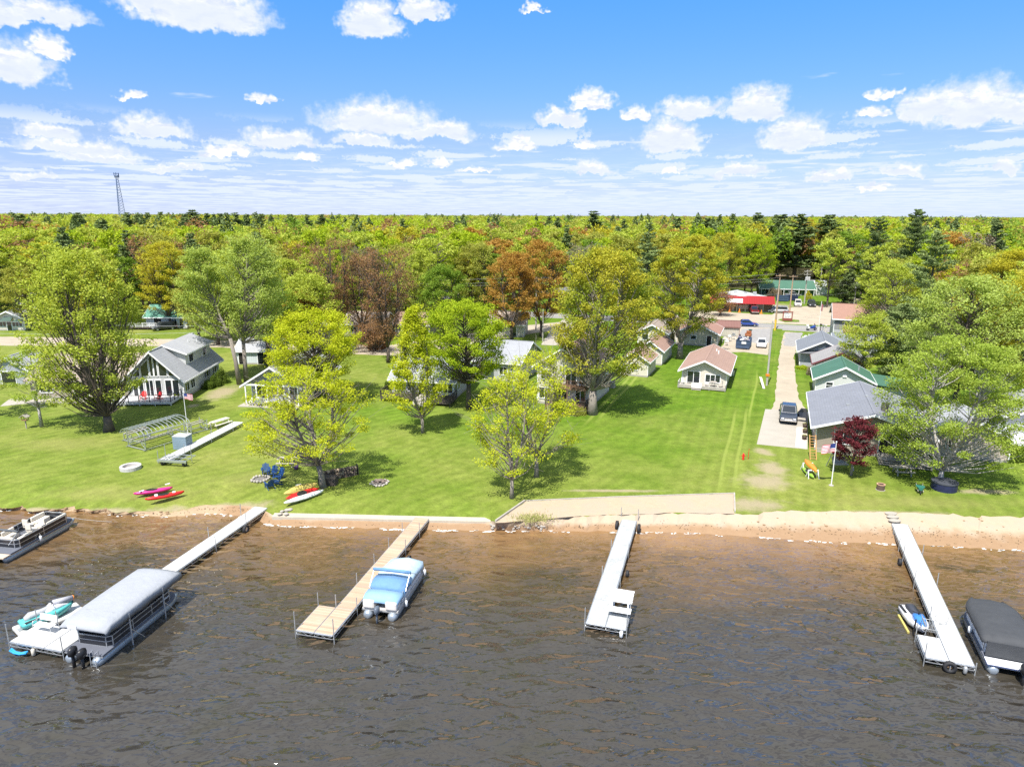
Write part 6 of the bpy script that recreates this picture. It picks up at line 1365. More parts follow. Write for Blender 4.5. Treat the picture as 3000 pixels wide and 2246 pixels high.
def frame_lift(label, c, rz, L, W, H, canopy, cat='boat lift', name='boat_lift'):
    t_ = thing(name, label, cat, c, rz); m = MB()
    for x in (-W/2, W/2): m.bar((x,-L/2,.12),(x,L/2,.12),.08)
    for y in (-L/2+.2, L/2-.2): m.bar((-W/2,y,.12),(W/2,y,.12),.08)
    m.build('base_frame', STEEL, t_)
    for x in (-W/2, W/2):
        for y in (-L/2+.25, L/2-.25): MB().bar((x,y,0),(x,y,H),.08).build('post', ALU, t_)
    for x in (-W*.22, W*.22): MB().bar((x,-L/2+.1,.95),(x,L/2-.1,1.05),.16,.09).build('bunk', WOODG, t_)
    m = MB()
    for y in (-L/2+.3, L/2-.3): m.bar((-W/2,y,.8),(W/2,y,.8),.09); m.bar((-W/2,y,.1),(-W/2+.9,y,.8),.045); m.bar((W/2,y,.1),(W/2-.9,y,.8),.045)
    m.build('cross_beam', ALU, t_)
    if canopy:
        m = MB()
        for x in (-W/2-.15, W/2+.15): m.bar((x,-L/2-.4,H),(x,L/2+.4,H),.09)
        m.build('canopy_rail', ALU, t_); n = 13; m = MB()
        for i in range(n):
            y = -L/2-.35+(L+.7)*i/(n-1); m.tube([((W/2+.15)*math.cos(math.pi-a), y, H+.62*math.sin(a)) for a in np.linspace(0, math.pi, 9)], .035, 6)
        m.tube([(0,-L/2-.35,H+.62),(0,L/2+.35,H+.62)], .03, 5); m.build('canopy_hoop', ALU, t_)
        MB().disc((W/2+.1, L*.1, 1.2), .35, .04, 'x', 20, .3).bar((W/2+.1,L*.1-.3,1.2),(W/2+.1,L*.1+.3,1.2),.03).build('crank_wheel', ALU, t_)
    return t_
p = G(462,1296); frame_lift('silver boat lift with arched canopy hoops standing on the left lawn', (p.x, p.y, .9), R(-28), 5.2, 2.9, 1.75, True)
p = G(408,1290); frame_lift('small low boat lift frame with bunks left of the arched lift', (p.x-.4, p.y+.4, .9), R(-30), 2.6, 1.4, .9, False)
p = G(568,1268); frame_lift('small personal watercraft lift frame right of the flagpole', (p.x, p.y+.6, .9), R(-35), 2.4, 1.5, 1.3, False)
fl_ = thing('float_stack', 'tall stack of blue-grey dock floats beside the boat lift', 'dock floats', gp(537,1312,.9), R(-6)); FLM = M('blue_grey_float', (.20,.27,.33), .6, var=.15)
for i in range(7): MB().box(-.75, -.6, .0+.2*i+.004, .75, .6, .2*i+.19).build('float_slab', FLM, fl_, bevel=.02)
MB().box(-.77,-.62,1.405,.77,.62,1.46).build('lid', M('pale_lid', (.42,.45,.46), .7), fl_)
a0, a1 = G(478,1352,1.2), G(700,1238,1.2); az_ = math.degrees(math.atan2(a1.x-a0.x, a1.y-a0.y)); Ld = (a1-a0).length
DL = thing('stored_dock', 'long white dock section stored across the left lawn', 'dock', (a0.x, a0.y, .9), -R(az_))
for i in range(5): panel(DL, -.6, .6, Ld*i/5, Ld*(i+1)/5, .42, DW)
for x in (-.62, .62): truss(DL, x, 0, Ld, .42)
for i, y in enumerate((.2, 2.4, 4.6, 6.9, 9.0, 11)): 
    if y < Ld: post(DL, .68 if i % 2 else -.68, y, 0, 1.35)
p = G(504,1370); CT = thing('dock_cart', 'silver dock frame on two black wheels at the end of the stored dock', 'cart', (p.x, p.y+1.2, .9), R(-8))
m = MB(); 
for y in (-.8, 0, .8): m.bar((-1.5,y,.62),(1.5,y,.62),.07)
for x in (-1.45,-.7,0,.7,1.45): m.bar((x,-.85,.62),(x,.85,.62),.05)
m.bar((-1.55,-.92,.55),(1.55,-.92,.55),.06,.2); m.build('frame', ALU, CT); MB().tube([(-1.1,-.6,.3),(1.1,-.6,.3)], .04, 6).build('axle', STEEL, CT)
for x in (-1.15, 1.15): wheel(CT, x, -.6, .3, .3, .2)
for x in (-1.45, 1.35): MB().tube([(x,.3,0),(x,.3,1.9)], .03, 6).build('post', STEEL, CT)
def picnic(label, at, rz, top=WOODG, L=1.8):
    t_ = thing('picnic_table', label, 'picnic table', at, rz); m = MB()
    for i in range(5): m.box(-L/2, -.38+.155*i, .72, L/2, -.38+.155*i+.14, .76)
    m.build('table_top', top, t_)
    for s_ in (-1, 1):
        MB().box(-L/2, s_*.68-.14, .42, L/2, s_*.68-.005, .46).box(-L/2, s_*.68+.005, .42, L/2, s_*.68+.14, .46).build('seat', top, t_)
        x = s_*(L/2-.3); MB().bar((x,-.3,.72),(x,-.65,0),.09,.05).bar((x,.3,.72),(x,.65,0),.09,.05).bar((x,-.75,.38),(x,.75,.38),.09,.05).build('leg', top, t_)
    return t_
picnic('cream painted picnic table beside the stored dock', gp(645,1248,.9), R(62), CREAMV, 2.4)
picnic('grey wooden picnic table behind the blue lawn chairs', gp(842,1362,.9), R(2)); picnic('weathered picnic table in the shade of the broad birch', gp(2642,1388,.9), R(-8))
def stones(name, label, at, r_, h, n, mat, cat='fire pit', ash=True, wob=.12, flat=1.):
    t_ = thing(name, label, cat, at, 0); r = random.Random(n+int(at[0]*7)); m = MB()
    for i in range(n):
        a = 6.283*i/n; rr_ = r_*(1+r.uniform(-wob, wob)); m.ball((rr_*math.cos(a), rr_*math.sin(a), h*.5), r.uniform(.8, 1.2)*r_*2.9/n, (1, 1, h*n/(r_*6)), 6, 5)
    m.build('stone_ring', mat, t_)
    if ash: MB().disc((0,0,.03), r_*.85, .05, 'z', 16).build('ash_bed', M('ash', (.16,.15,.14), .95, var=.3, scale=4), t_)
    return t_
fr_ = thing('fire_pit', 'neat round block fire ring alone on the left lawn', 'fire pit', gp(383,1373,.9), 0)
MB().disc((0,0,.17), .95, .34, 'z', 28, .70).build('block_ring', M('ring_block', (.48,.46,.44), .9, var=.25, scale=3), fr_); MB().disc((0,0,.04), .69, .05).build('ash_bed', M('pale_ash', (.42,.38,.34), .95), fr_)
stones('fire_pit', 'rough stone fire pit beside the blue lawn chairs', gp(763,1405,.9), .75, .25, 16, STONE); stones('fire_pit', 'heap-like stone fire pit right of the firewood stack', gp(1112,1416,.9), .75, .2, 18, STONE)
m = MB(); r = random.Random(8)
for i in range(60): a = r.random()*6.28; d_ = r.random()*.6; m.ball((d_*math.cos(a), d_*math.sin(a), .25*(1-d_)), r.uniform(.06,.13), (1.3,1,.7), 5, 4)
o = m.build('brush_pile', M('burnt_brush', (.18,.14,.12), .95, var=.4, scale=5)); o.location = gp(1112,1414,.95); tag(o, 'small grey heap of burnt brush inside the right stone pit', 'brush pile')
def kayak(label, at, rz, mat, L=3.0, W=.68, cock=True, rot=(0,0), name='kayak'):
    t_ = thing(name, label, 'kayak', at, rz); t_.rotation_euler = (rot[0], rot[1], rz)
    S = [(-L/2,.02,.16,.24),(-L*.42,.14,.06,.28),(-L*.25,.27,.0,.30),(0,.34,-.02,.30),(L*.25,.27,.0,.30),(L*.42,.14,.06,.30),(L/2,.02,.18,.28)]
    MB().loft([[(-w*.4*W/.68,y,z0),(-w*W/.68,y,(z0+z1)/2+.02),(-w*.7*W/.68,y,z1),(0,y,z1+.04),(w*.7*W/.68,y,z1),(w*W/.68,y,(z0+z1)/2+.02),(w*.4*W/.68,y,z0)] for y, w, z0, z1 in S]).build('hull', mat, t_, True)
    if cock:
        MB().loft([[(w*math.cos(k), -.1+l*math.sin(k), z) for k in [i*math.pi/8 for i in range(16)]] for w, l, z in ((.24,.5,.335),(.19,.44,.352))]).build('cockpit_rim', BLACK, t_)
        MB().loft([[(w*math.cos(k), -.1+l*math.sin(k), z) for k in [i*math.pi/8 for i in range(16)]] for w, l, z in ((.18,.43,.345),(.17,.42,.357))]).build('cockpit', DARK, t_)
    return t_
MAG = M('magenta_plastic', (.62,.03,.22), .35, var=.08); YCAM = M('yellow_camo', (.50,.40,.10), .6, var=.6, scale=2.5)
k1 = kayak('magenta kayak lying on the left lawn near the bank', gp(450,1444,.93), R(-63), MAG, 3.1); k2 = kayak('bright red kayak lying beside the magenta one', gp(484,1458,.93), R(-57), REDP, 3.1)
m = MB().tube([(-.9,0,0),(.9,0,0)], .018, 6); o = m.build('paddle', BLACK); MB().box(.9,-.09,-.01,1.3,.09,.01).build('blade', WHITE, o); MB().box(-1.3,-.09,-.01,-.9,.09,.01).build('blade', WHITE, o); o.location = gp(455,1440,1.32); o.rotation_euler.z = R(48); tag(o, 'paddle with white blades resting across the magenta kayak', 'paddle')
MB().box(-.2,-.8,.345,.2,-.55,.40).box(-.14,.6,.345,.14,.85,.39).build('deck_hatch', WHITE, k2)
bf = thing('bird_feeder', 'wooden bird feeder house on a post beside the small birch', 'bird feeder', gp(78,1255,.9), 0)
MB().bar((0,0,0),(0,0,1.0),.1).build('post', WOODG, bf); MB().box(-.3,-.25,1.0,.3,.25,1.05).bar((-.25,-.2,1.05),(-.25,-.2,1.45),.05).bar((.25,-.2,1.05),(.25,-.2,1.45),.05).bar((-.25,.2,1.05),(-.25,.2,1.45),.05).bar((.25,.2,1.05),(.25,.2,1.45),.05).build('tray', WOODB, bf)
MB().ext([(-.45,1.42),(0,1.72),(.45,1.42),(.45,1.36),(0,1.66),(-.45,1.36)], -.35, .35, 'y').build('roof', WOODG, bf)
def adir(label, at, rz, mat, group=None):
    t_ = thing('lawn_chair', label, 'chair', at, rz, group); m = MB()
    for i in range(5): m.add([(-.28,-.45+.11*i,.38-.03*i),(.28,-.45+.11*i,.38-.03*i),(.28,-.36+.11*i,.355-.03*i),(-.28,-.36+.11*i,.355-.03*i),(-.28,-.45+.11*i,.35-.03*i),(.28,-.45+.11*i,.35-.03*i),(.28,-.36+.11*i,.325-.03*i),(-.28,-.36+.11*i,.325-.03*i)], [(0,1,2,3),(7,6,5,4),(0,4,5,1),(2,6,7,3),(0,3,7,4),(1,5,6,2)])
    m.build('seat', mat, t_); m = MB()
    for i in range(5): x = -.24+.12*i; m.bar((x,.12,.26),(x,.42,1.0-.06*abs(i-2)),.10,.025)
    m.build('backrest', mat, t_)
    for s_ in (-1, 1):
        x = s_*.36; MB().box(x-.07,-.45,.56,x+.07,.3,.59).build('armrest', mat, t_); MB().bar((s_*.31,-.42,0),(s_*.31,-.42,.56),.08,.03).build('leg', mat, t_); MB().bar((s_*.31,-.42,.33),(s_*.31,.45,0),.03,.1).build('leg', mat, t_)
    return t_
for i, (px, py, rz, lb) in enumerate(((780,1388,20,'blue lawn chair farthest left, behind the stone fire pit'),(801,1394,-15,'blue lawn chair second from the left in the row of chairs'),(820,1400,-30,'blue lawn chair nearest the shore tree trunk in the row'),(814,1417,-70,'blue lawn chair right of the fire pit facing left'),(792,1430,-140,'dark blue lawn chair in front of the fire pit, back to the lake'))):
    adir(lb, gp(px, py, .9), R(rz), BLUEP, 'blue lawn chairs round the fire pit')
bu = MB().tube([(0,0,0),(0,0,.42)], [.2,.24], 12).build('bucket', M('purple_plastic', (.16,.07,.22), .5), None, True); bu.location = gp(868,1374,.9); tag(bu, 'purple bucket beside the grey picnic table', 'bucket'); MB().ball((0,0,.42), .18, (1,1,.5)).build('contents', STONE, bu)
# canoes by the shore tree
kk = gp(892,1462,.95)
kayak('white canoe lying lowest beside the shore tree trunk', kk, R(-44), WHITE, 3.8, .8, False, name='canoe'); kayak('red kayak on its side between the white and yellow ones', (kk[0]-.35, kk[1]+.45, 1.15), R(-44), REDP, 3.2, .68, True, (0, R(45))); kayak('yellow camouflage kayak leaning on top of the red one', (kk[0]-.55, kk[1]+.75, 1.5), R(-44), YCAM, 3.3, .8, False, (0, R(50)))
lc = thing('folding_chair', 'white folding chair lying by the stacked kayaks', 'chair', gp(878,1446,.9), R(30)); MB().box(-.25,-.25,.3,.25,.25,.34).build('seat', WHITE, lc); MB().box(-.25,.25,.34,.25,.29,.8).build('backrest', WHITE, lc)
for x in (-.22,.22): MB().bar((x,-.25,0),(x,.2,.3),.03).bar((x,.25,0),(x,-.2,.3),.03).build('leg', STEEL, lc)
wp = thing('firewood_stack', 'long stack of split firewood right of the shore tree', 'firewood', gp(995,1398,.9), R(28)); m = MB(); r = random.Random(12)
for i in range(26):
    for j in range(6):
        if r.random() < .93: y_ = -1.6+.125*i+r.uniform(-.02,.02); z_ = .08+.14*j+r.uniform(-.02,.02); m.mat(r.choice((0,0,1))); m.tube([(y_, -.25+r.uniform(-.05,.05), z_), (y_, .25+r.uniform(-.05,.05), z_)], r.uniform(.055,.085), 6)
m.build('log', [M('log_bark', (.14,.10,.08), .95, var=.4, scale=4), M('split_wood', (.42,.32,.22), .9, var=.3, scale=4)], wp); MB().box(-1.7,-.3,0,-1.64,.3,1.0).box(1.7,-.3,0,1.76,.3,1.0).build('end_rack', WOODD, wp)
bx = MB(); 
for i in range(5): bx.box(-.8,-.45,.01+.15*i,.8,.45,.01+.15*i+.135)
bx = bx.build('wooden_crate', WOODD); bx.location = gp(962,1418,.9); bx.rotation_euler.z = R(-4); tag(bx, 'low dark wooden crate at the trunk end of the firewood', 'crate')
m = MB(); r = random.Random(4)
for i in range(9): m.ball((r.uniform(-.4,.4), r.uniform(-.6,.6), .05), r.uniform(.15,.26), (1,1,.45), 8, 5)
o = m.build('step_stones', STONE); o.location = gp(833,1490,.62); tag(o, 'loose flat stones at the top of the concrete corner by the left dock', 'stones')
# ================================================================ yard things, right side
hy = thing('red_marker', 'short red hydrant marker on the mown line beside the concrete pad', 'hydrant', gp(2177,1346,.9), 0)
MB().tube([(0,0,0),(0,0,.08),(0,0,.5),(0,0,.62),(0,0,.7)], [.13,.1,.1,.09,.03], 10).build('barrel', REDP, hy, True); MB().tube([(-.2,0,.42),(.2,0,.42)], .05, 8).build('side_cap', REDP, hy)
o = MB().bar((0,0,0),(.04,0,1.15),.035).build('red_stake', REDP); o.location = gp(2191,1345,.9); tag(o, 'thin red stake standing right of the hydrant marker', 'stake')
o = MB().bar((0,0,.05),(0,3.4,1.0),.14,.04).bar((.18,0,.05),(.18,3.2,1.0),.14,.04).build('leaning_boards', CREAMV); o.location = gp(2236,1139,.9); o.rotation_euler.z = R(-10); tag(o, 'long pale boards leaning by the verge pole', 'boards')
for i, (px, py) in enumerate(((2358,1252),(2358,1268),(2356,1287))):
    lb = ('flower pot farthest from the lake beside the taupe house wall', 'middle flower pot of the three along the taupe house', 'flower pot nearest the lake beside the gravel strip')[i]
    t_ = thing('flower_pot', lb, 'flower pot', gp(px, py, .915), 0, 'flower pots along the house wall'); MB().tube([(0,0,0),(0,0,.42)], [.2,.3], 12).build('pot', M('dark_pot', (.06,.04,.03), .7) if i == 0 else bpy.data.materials['dark_pot'], t_, True)
    rg = np.random.default_rng(i); C = rg.normal(size=(60,3))*(.13,.13,.08)+(0,0,.5); obj_of('plant', quad_mesh('plant', C, .1, rg, F['olive']), t_)
kt = gp(2372,1388,.9)
for k in (-.95, .95):
    t_ = thing('sawhorse', 'white plastic sawhorse under the orange kayak, '+('nearer the lake' if k < 0 else 'nearer the house'), 'sawhorse', (kt[0]+k*.15, kt[1]+k, .9), R(0), 'sawhorses under the orange kayak')
    MB().bar((-.5,0,.75),(.5,0,.75),.09).build('beam', WHITE, t_)
    for a, b_ in ((-.45,-.3),(-.45,.3),(.45,-.3),(.45,.3)): MB().bar((a,0,.72),(a*1.1,b_,0),.06).build('leg', WHITE, t_)
kayak('orange kayak resting upside down on white sawhorses', (kt[0], kt[1], 1.98), R(-4), ORANGE, 3.2, .75, False, (math.pi, 0)); kayak('green and yellow kayak on the grass below the orange one', (kt[0]-.25, kt[1]-.1, .95), R(-2), M('lime_green_plastic', (.25,.42,.05), .4), 2.9, .6)
tl = thing('ladder_trellis', 'orange wooden ladder-like trellis against the corner of the taupe house', 'trellis', gp(2376,1338,.9), R(-10))
for x in (-.3, .3): MB().bar((x,-.9,0),(x,.3,2.3),.07).build('rail', M('orange_wood', (.50,.27,.10), .8) if x < 0 else bpy.data.materials['orange_wood'], tl)
m = MB()
for i in range(9): f = (i+.5)/9; m.bar((-.3,-.9+1.2*f,2.3*f),(.3,-.9+1.2*f,2.3*f),.05)
m.build('rung', bpy.data.materials['orange_wood'], tl)
sw_ = thing('porch_swing', 'dark framed garden swing with grey seat under the purple tree', 'garden swing', gp(2460,1372,.9), R(4))
for s_ in (-1, 1): MB().bar((s_*1.0,-.75,0),(s_*.9,0,1.75),.06).bar((s_*1.0,.75,0),(s_*.9,0,1.75),.06).build('side_frame', STEEL, sw_)
MB().bar((-.92,0,1.75),(.92,0,1.75),.07).build('top_bar', STEEL, sw_); st_ = MB().box(-.7,-.35,.48,.7,.2,.54).build('seat', M('grey_sling', (.30,.30,.28), .8), sw_); MB().add([(-.7,.2,.54),(.7,.2,.54),(.7,.42,1.1),(-.7,.42,1.1),(-.7,.24,.54),(.7,.24,.54),(.7,.46,1.1),(-.7,.46,1.1)], [(0,1,2,3),(7,6,5,4),(2,6,7,3)][:3]+[(0,3,7,4),(1,5,6,2)]).build('backrest', bpy.data.materials['grey_sling'], st_)
for s_ in (-1, 1): MB().bar((s_*.68,0,1.72),(s_*.68,0,.6),.02).build('chain', STEEL, sw_)
fb = thing('fire_drum', 'low round metal fire drum on the lawn beyond the right dock', 'fire drum', gp(2579,1434,.9), 0); MB().disc((0,0,.27), .34, .5, 'z', 20, .30).build('drum', M('burnt_metal', (.12,.08,.06), .8, var=.3), fb); MB().disc((0,0,.535), .37, .05, 'z', 20, .28).build('rim', M('rusty_rim', (.50,.30,.20), .8), fb); MB().disc((0,0,.012), .40, .03).build('base_ring', CONC, fb)
gc = thing('wheelbarrow', 'small dark green wheelbarrow tipped on the lawn by the broad birch', 'wheelbarrow', gp(2694,1442,.9), R(-25)); GRN = M('green_tray', (.03,.16,.12), .5)
MB().loft([[(-w,y,z),(w,y,z),(w*.6,y,z-.25),(-w*.6,y,z-.25)] for y, w, z in ((-.5,.2,.62),(-.1,.36,.6),(.45,.34,.55))]).build('tray', GRN, gc)
for x in (-.2,.2): MB().bar((x,-.6,.3),(x*1.3,.95,.55),.04).build('handle', WOODG, gc)
wheel(gc, 0, -.6, .2, .2, .08)
tb = thing('hot_tub', 'dark round tub wrapped in navy cover below the broad birch', 'tub', gp(2765,1432,.9), 0); MB().tube([(0,0,0),(0,0,.7)], 1.05, 24).build('shell', M('navy_wrap', (.02,.025,.07), .5, var=.5, scale=3), tb, False); MB().disc((0,0,.74), 1.09, .08, 'z', 24).build('cover', M('grey_black_lid', (.06,.065,.08), .6), tb)
for i, (px, py, lb) in enumerate(((2610,1503,'flat white stepping stone touching the lawn edge'),(2616,1511,'middle flat white stepping stone above the right dock'),(2622,1520,'flat white stepping stone nearest the right dock'))):
    o = MB().disc((0,0,.02), .42, .06, 'z', 12).build('stepping_stone', CONC, None, False); o.location = gp(px, py, .88-.06*i); o.scale = (1.2, .7, 1); tag(o, lb, 'stepping stone', 'stepping stones to the right dock')
# person in the porch doorway
def person(label, at, rz, jacket, trousers):
    P = dict(pel=(0,0,.95), ch=(0,.02,1.28), nk=(0,.03,1.50), hd=(0,.0,1.66), htop=(0,0,1.76), shL=(-.19,.03,1.44), elL=(-.26,-.02,1.16), haL=(-.16,-.22,1.06), shR=(.19,.03,1.44), elR=(.27,0,1.16), haR=(.20,-.20,1.05), hpL=(-.1,0,.90), knL=(-.12,-.03,.50), anL=(-.12,.02,.09), tL=(-.13,-.15,.04), hpR=(.1,0,.90), knR=(.12,-.02,.50), anR=(.13,.03,.09), tR=(.15,-.13,.04))
    E = [('pel','ch'),('ch','nk'),('nk','hd'),('hd','htop'),('ch','shL'),('shL','elL'),('elL','haL'),('ch','shR'),('shR','elR'),('elR','haR'),('pel','hpL'),('hpL','knL'),('knL','anL'),('anL','tL'),('pel','hpR'),('hpR','knR'),('knR','anR'),('anR','tR')]
    Rr = dict(pel=.15, ch=.16, nk=.06, hd=.095, htop=.07, shL=.075, shR=.075, elL=.05, elR=.05, haL=.035, haR=.035, hpL=.09, hpR=.09, knL=.065, knR=.065, anL=.04, anR=.04, tL=.035, tR=.035)
    def skin(name, keys, edges, mat, k=1.0, par_=None, extra=()):
        ks = list(keys)+[e_[0] for e_ in extra]; me = bpy.data.meshes.new(name); ix = {a: i for i, a in enumerate(ks)}
        co = [P[a] if a in P else dict((e_[0], e_[1]) for e_ in extra)[a] for a in ks]
        me.from_pydata(co, [(ix[a], ix[b_]) for a, b_ in edges]+[(ix[e_[3]], ix[e_[0]]) for e_ in extra], []); o = bpy.data.objects.new(name, me); col.objects.link(o)
        sk = o.modifiers.new('skin', 'SKIN'); me.materials.append(mat)
        for a, i in ix.items(): r_ = (Rr[a] if a in Rr else dict((e_[0], e_[2]) for e_ in extra)[a])*k; me.skin_vertices[0].data[i].radius = (r_, r_)
        me.skin_vertices[0].data[0].use_root = True; o.modifiers.new('sub', 'SUBSURF').levels = 2; o.modifiers['sub'].render_levels = 2
        if par_: o.parent = par_
        return o
    SK = M('skin', (.45,.27,.19), .6); ex = []
    for s_, h_ in ((-1,'haL'), (1,'haR')):
        hx = P[h_]
        for f_ in range(5): ex.append((f'{h_}{f_}', (hx[0]+(f_-2)*.018*s_, hx[1]-.08+abs(f_-2)*.01, hx[2]-.02), .009, h_))
    b = skin('person', P.keys(), E, SK, extra=ex); b.location = at; b.rotation_euler.z = rz; tag(b, label, 'person')
    skin('jacket', ('pel','ch','nk','shL','elL','shR','elR'), [('pel','ch'),('ch','nk'),('ch','shL'),('shL','elL'),('ch','shR'),('shR','elR')], jacket, 1.16, b)
    skin('trousers', ('pel','hpL','knL','anL','hpR','knR','anR'), [('pel','hpL'),('hpL','knL'),('knL','anL'),('pel','hpR'),('hpR','knR'),('knR','anR')], trousers, 1.15, b)
    HR = M('dark_hair', (.05,.035,.025), .8); MB().ball((0,.025,1.71), .112, (.95,1.05,.95), 12, 8).build('hair', HR, b, True)
    MB().ball((-.035,-.095,1.675), .014).build('eye', DARK, b); MB().ball((.035,-.095,1.675), .014).build('eye', DARK, b); MB().ball((0,-.108,1.65), .018, (.7,1,1.3)).build('nose', SK, b); MB().box(-.03,-.103,1.605,.03,-.095,1.613).build('mouth', M('lips', (.35,.12,.1), .6), b)
    return b
pp = loc(H20, 8.35, -.85, 0); person('person in a blue jacket and pale trousers standing on the taupe house porch', (pp[0], pp[1], 1.4), R(-10), M('blue_jacket', (.03,.12,.40), .8), M('khaki', (.38,.32,.25), .9))
# chairs and tables
def simple_chair(label, at, rz, mat, group=None, name='chair'):
    t_ = thing(name, label, 'chair', at, rz, group); MB().box(-.24,-.24,.42,.24,.24,.46).build('seat', mat, t_, bevel=.01); MB().box(-.24,.22,.5,.24,.26,.95).build('backrest', mat, t_, bevel=.01)
    for x in (-.22,.22):
        MB().bar((x,-.22,0),(x,-.22,.42),.035).build('leg', mat, t_); MB().bar((x,.24,0),(x,.24,.95),.035).build('leg', mat, t_)
    return t_
def small_table(label, at, mat, r_=.5, name='table'):
    t_ = thing(name, label, 'table', at, 0); MB().disc((0,0,.71), r_, .04, 'z', 20).build('table_top', mat, t_)
    for a in range(4): MB().bar((r_*.4*math.cos(a*1.57+.8), r_*.4*math.sin(a*1.57+.8), .7),(r_*.7*math.cos(a*1.57+.8), r_*.7*math.sin(a*1.57+.8), 0),.04).build('leg', mat, t_)
    return t_
p = loc(H12, 4.5, -1.0, .42); small_table('round table on the deck of the lawn cottage', p, WOODG)
simple_chair('chair left of the round table on the lawn cottage deck', loc(H12, 3.6, -1.0, .42), R(70), WHITE); simple_chair('chair right of the round table on the lawn cottage deck', loc(H12, 5.5, -.9, .42), R(-100), WOODG); simple_chair('white chair at the left end of the lawn cottage deck', loc(H12, .3, -.9, .42), R(20), WHITE)
p = loc(H1, 2.7, -1.7, .505); adir('red deck chair on the left side of the white gabled house deck', p, R(10), REDP); adir('red deck chair nearer the right end of the gabled house deck', loc(H1, 4.7, -1.9, .5), R(-20), REDP)
small_table('grey round patio table before the white posted porch', loc(H5, 4.2, -2.6, .1), STEEL, .6)
for i, (x, y, a, lb) in enumerate(((1.2,-2.7,10,'white patio chair farthest left before the porch posts'),(3.2,-2.4,60,'white patio chair left of the patio table'),(5.2,-2.5,-80,'white patio chair right of the patio table'))): simple_chair(lb, loc(H5, x, y, .1), R(a), WHITE)
gr_ = thing('barbecue_grill', 'covered grey barbecue on the porch patio', 'grill', loc(H5, 2.3, -2.6, .1), 0); MB().box(-.5,-.3,.3,.5,.3,.9).build('cabinet', STEEL, gr_, bevel=.04); MB().ball((0,0,.9), .45, (1,.7,.6)).build('lid', M('grill_cover', (.45,.45,.48), .8), gr_, True)
ac = thing('air_conditioner', 'grey air conditioner box at the side wall of the two storey house', 'air conditioner', gp(1791,1134,.9), R(-23)); MB().box(-.45,-.45,.06,.45,.45,.85).build('cabinet', STEEL, ac, bevel=.03); MB().box(-.55,-.55,0,.55,.55,.06).build('pad', CONC, ac)
o = thing('propane_box', 'white chest on an orange base near the rear cream cottage', 'chest', gp(1921,1056,.9), R(-23)); MB().box(-.8,-.4,.2,.8,.4,1.5).build('chest', WHITE, o, bevel=.03); MB().box(-.82,-.42,0,.82,.42,.18).build('base', M('orange_base', (.45,.25,.15), .8), o)
# shrubs
def shrub(label, px, py, w, h, fo, seed, cat='shrub', name='shrub'):
    rg = np.random.default_rng(seed); n = int(900*w*w); v = rg.normal(size=(n,3)); v /= np.linalg.norm(v, axis=1, keepdims=True); v *= rg.uniform(.7,1.05,(n,1)); v[:,2] = np.abs(v[:,2]); v *= 1+.15*np.sin(v[:,:1]*7+seed)
    t_ = thing(name, label, cat, gp(px, py, .9), 0); obj_of('foliage', quad_mesh('foliage', v*(w/2,w/2,h), .13, rg, F[fo], up=.5), t_); MB().tube([(0,0,-.05),(0,0,h*.5)], .05, 6).build('stem', BARKD, t_); return t_
shrub('dark evergreen shrub tallest at the back corner of the white gabled house', 648,1122,2.2,2.1,'shrub',1); shrub('dark round shrub beside the wall of the gabled house, middle of three', 628,1131,2.0,1.4,'shrub',2); shrub('low dark shrub nearest the lake on the gabled house side wall', 610,1138,1.7,1.1,'shrub',3)
shrub('small bright green bush at the front corner of the gabled house', 520,1168,1.2,.7,'bright',4); shrub('dark shrub beside the dark deck', 1140,1140,1.6,1.1,'shrub',5); shrub('dark bush by the cream cabins', 1925,1002,2.6,1.8,'shrub',6); shrub('dark green hedge clump at the foot of the white deck', 2965,1345,3.0,1.2,'shrub',7)
shrub('bushy shrub in front of the two storey house', 1640,1205,2.6,1.3,'green',8); shrub('leafy shrub clump right of the two storey house steps', 1690,1212,2.4,1.0,'olive',9); shrub('tan budding shrub at the end of the flat roofed shop', 2268,868,4.5,2.4,'grey',10); shrub('rust coloured bush beside the lake road behind the lime maple', 1105,1020,4.0,2.5,'rust',11); shrub('pink flowering shrub beside the driveway of the brown trimmed cottage', 2372,1098,1.1,1.3,'grey',12)
shrub('green foundation plants below the blue-grey cottage', 2352,1080,2.0,.5,'bright',13); shrub('small yellow tree on the grass near the grey pole', 2366,878,2.2,2.4,'yellow',14)
# things by the road and the shop
for i, (px, py, lb) in enumerate(((2137,914,'orange traffic cone farthest left before the shop'),(2166,915,'orange traffic cone below the pink sign board'),(2230,919,'orange traffic cone right of the dark red pickup'))):
    t_ = thing('traffic_cone', lb, 'traffic cone', gp(px, py, .915), 0, 'traffic cones before the shop'); t_.scale = (1.5, 1.5, 1.5 if i else 2.2); MB().tube([(0,0,.04),(0,0,.7)], [.17,.03], 12).build('cone', ORANGE, t_); MB().box(-.22,-.22,0,.22,.22,.04).build('base', ORANGE, t_)
sg = thing('sign_frame', 'small dark red wooden sign frame on the grass island', 'sign', gp(2306,941,.92), R(-14)); RW_ = M('red_brown_wood', (.22,.06,.05), .8)
for x in (-1.0, 1.0): MB().bar((x,0,0),(x,0,2.1),.2).build('post', RW_, sg)
MB().box(-1.15,-.12,2.1,1.15,.12,2.3).build('top_board', RW_, sg); MB().box(-.9,-.08,.1,.9,.08,.7).build('crossboard', RW_, sg); bd = MB().box(-.7,-.06,.8,.6,.02,1.9).build('sign_board', WHITE, sg); marks(bd, -.7,.8,1.3,1.1,-.065,3,0,9)
fp = thing('flagpole', 'thin pole with a small folded flag beside the motorcycle', 'flagpole', gp(2396,984,.9), 0); MB().tube([(0,0,0),(0,0,7.2)], .05, 6).build('pole', WHITE, fp); MB().box(.05,-.05,5.2,.35,.05,6.6).build('flag', M('faded_flag', (.35,.12,.14), .8), fp)
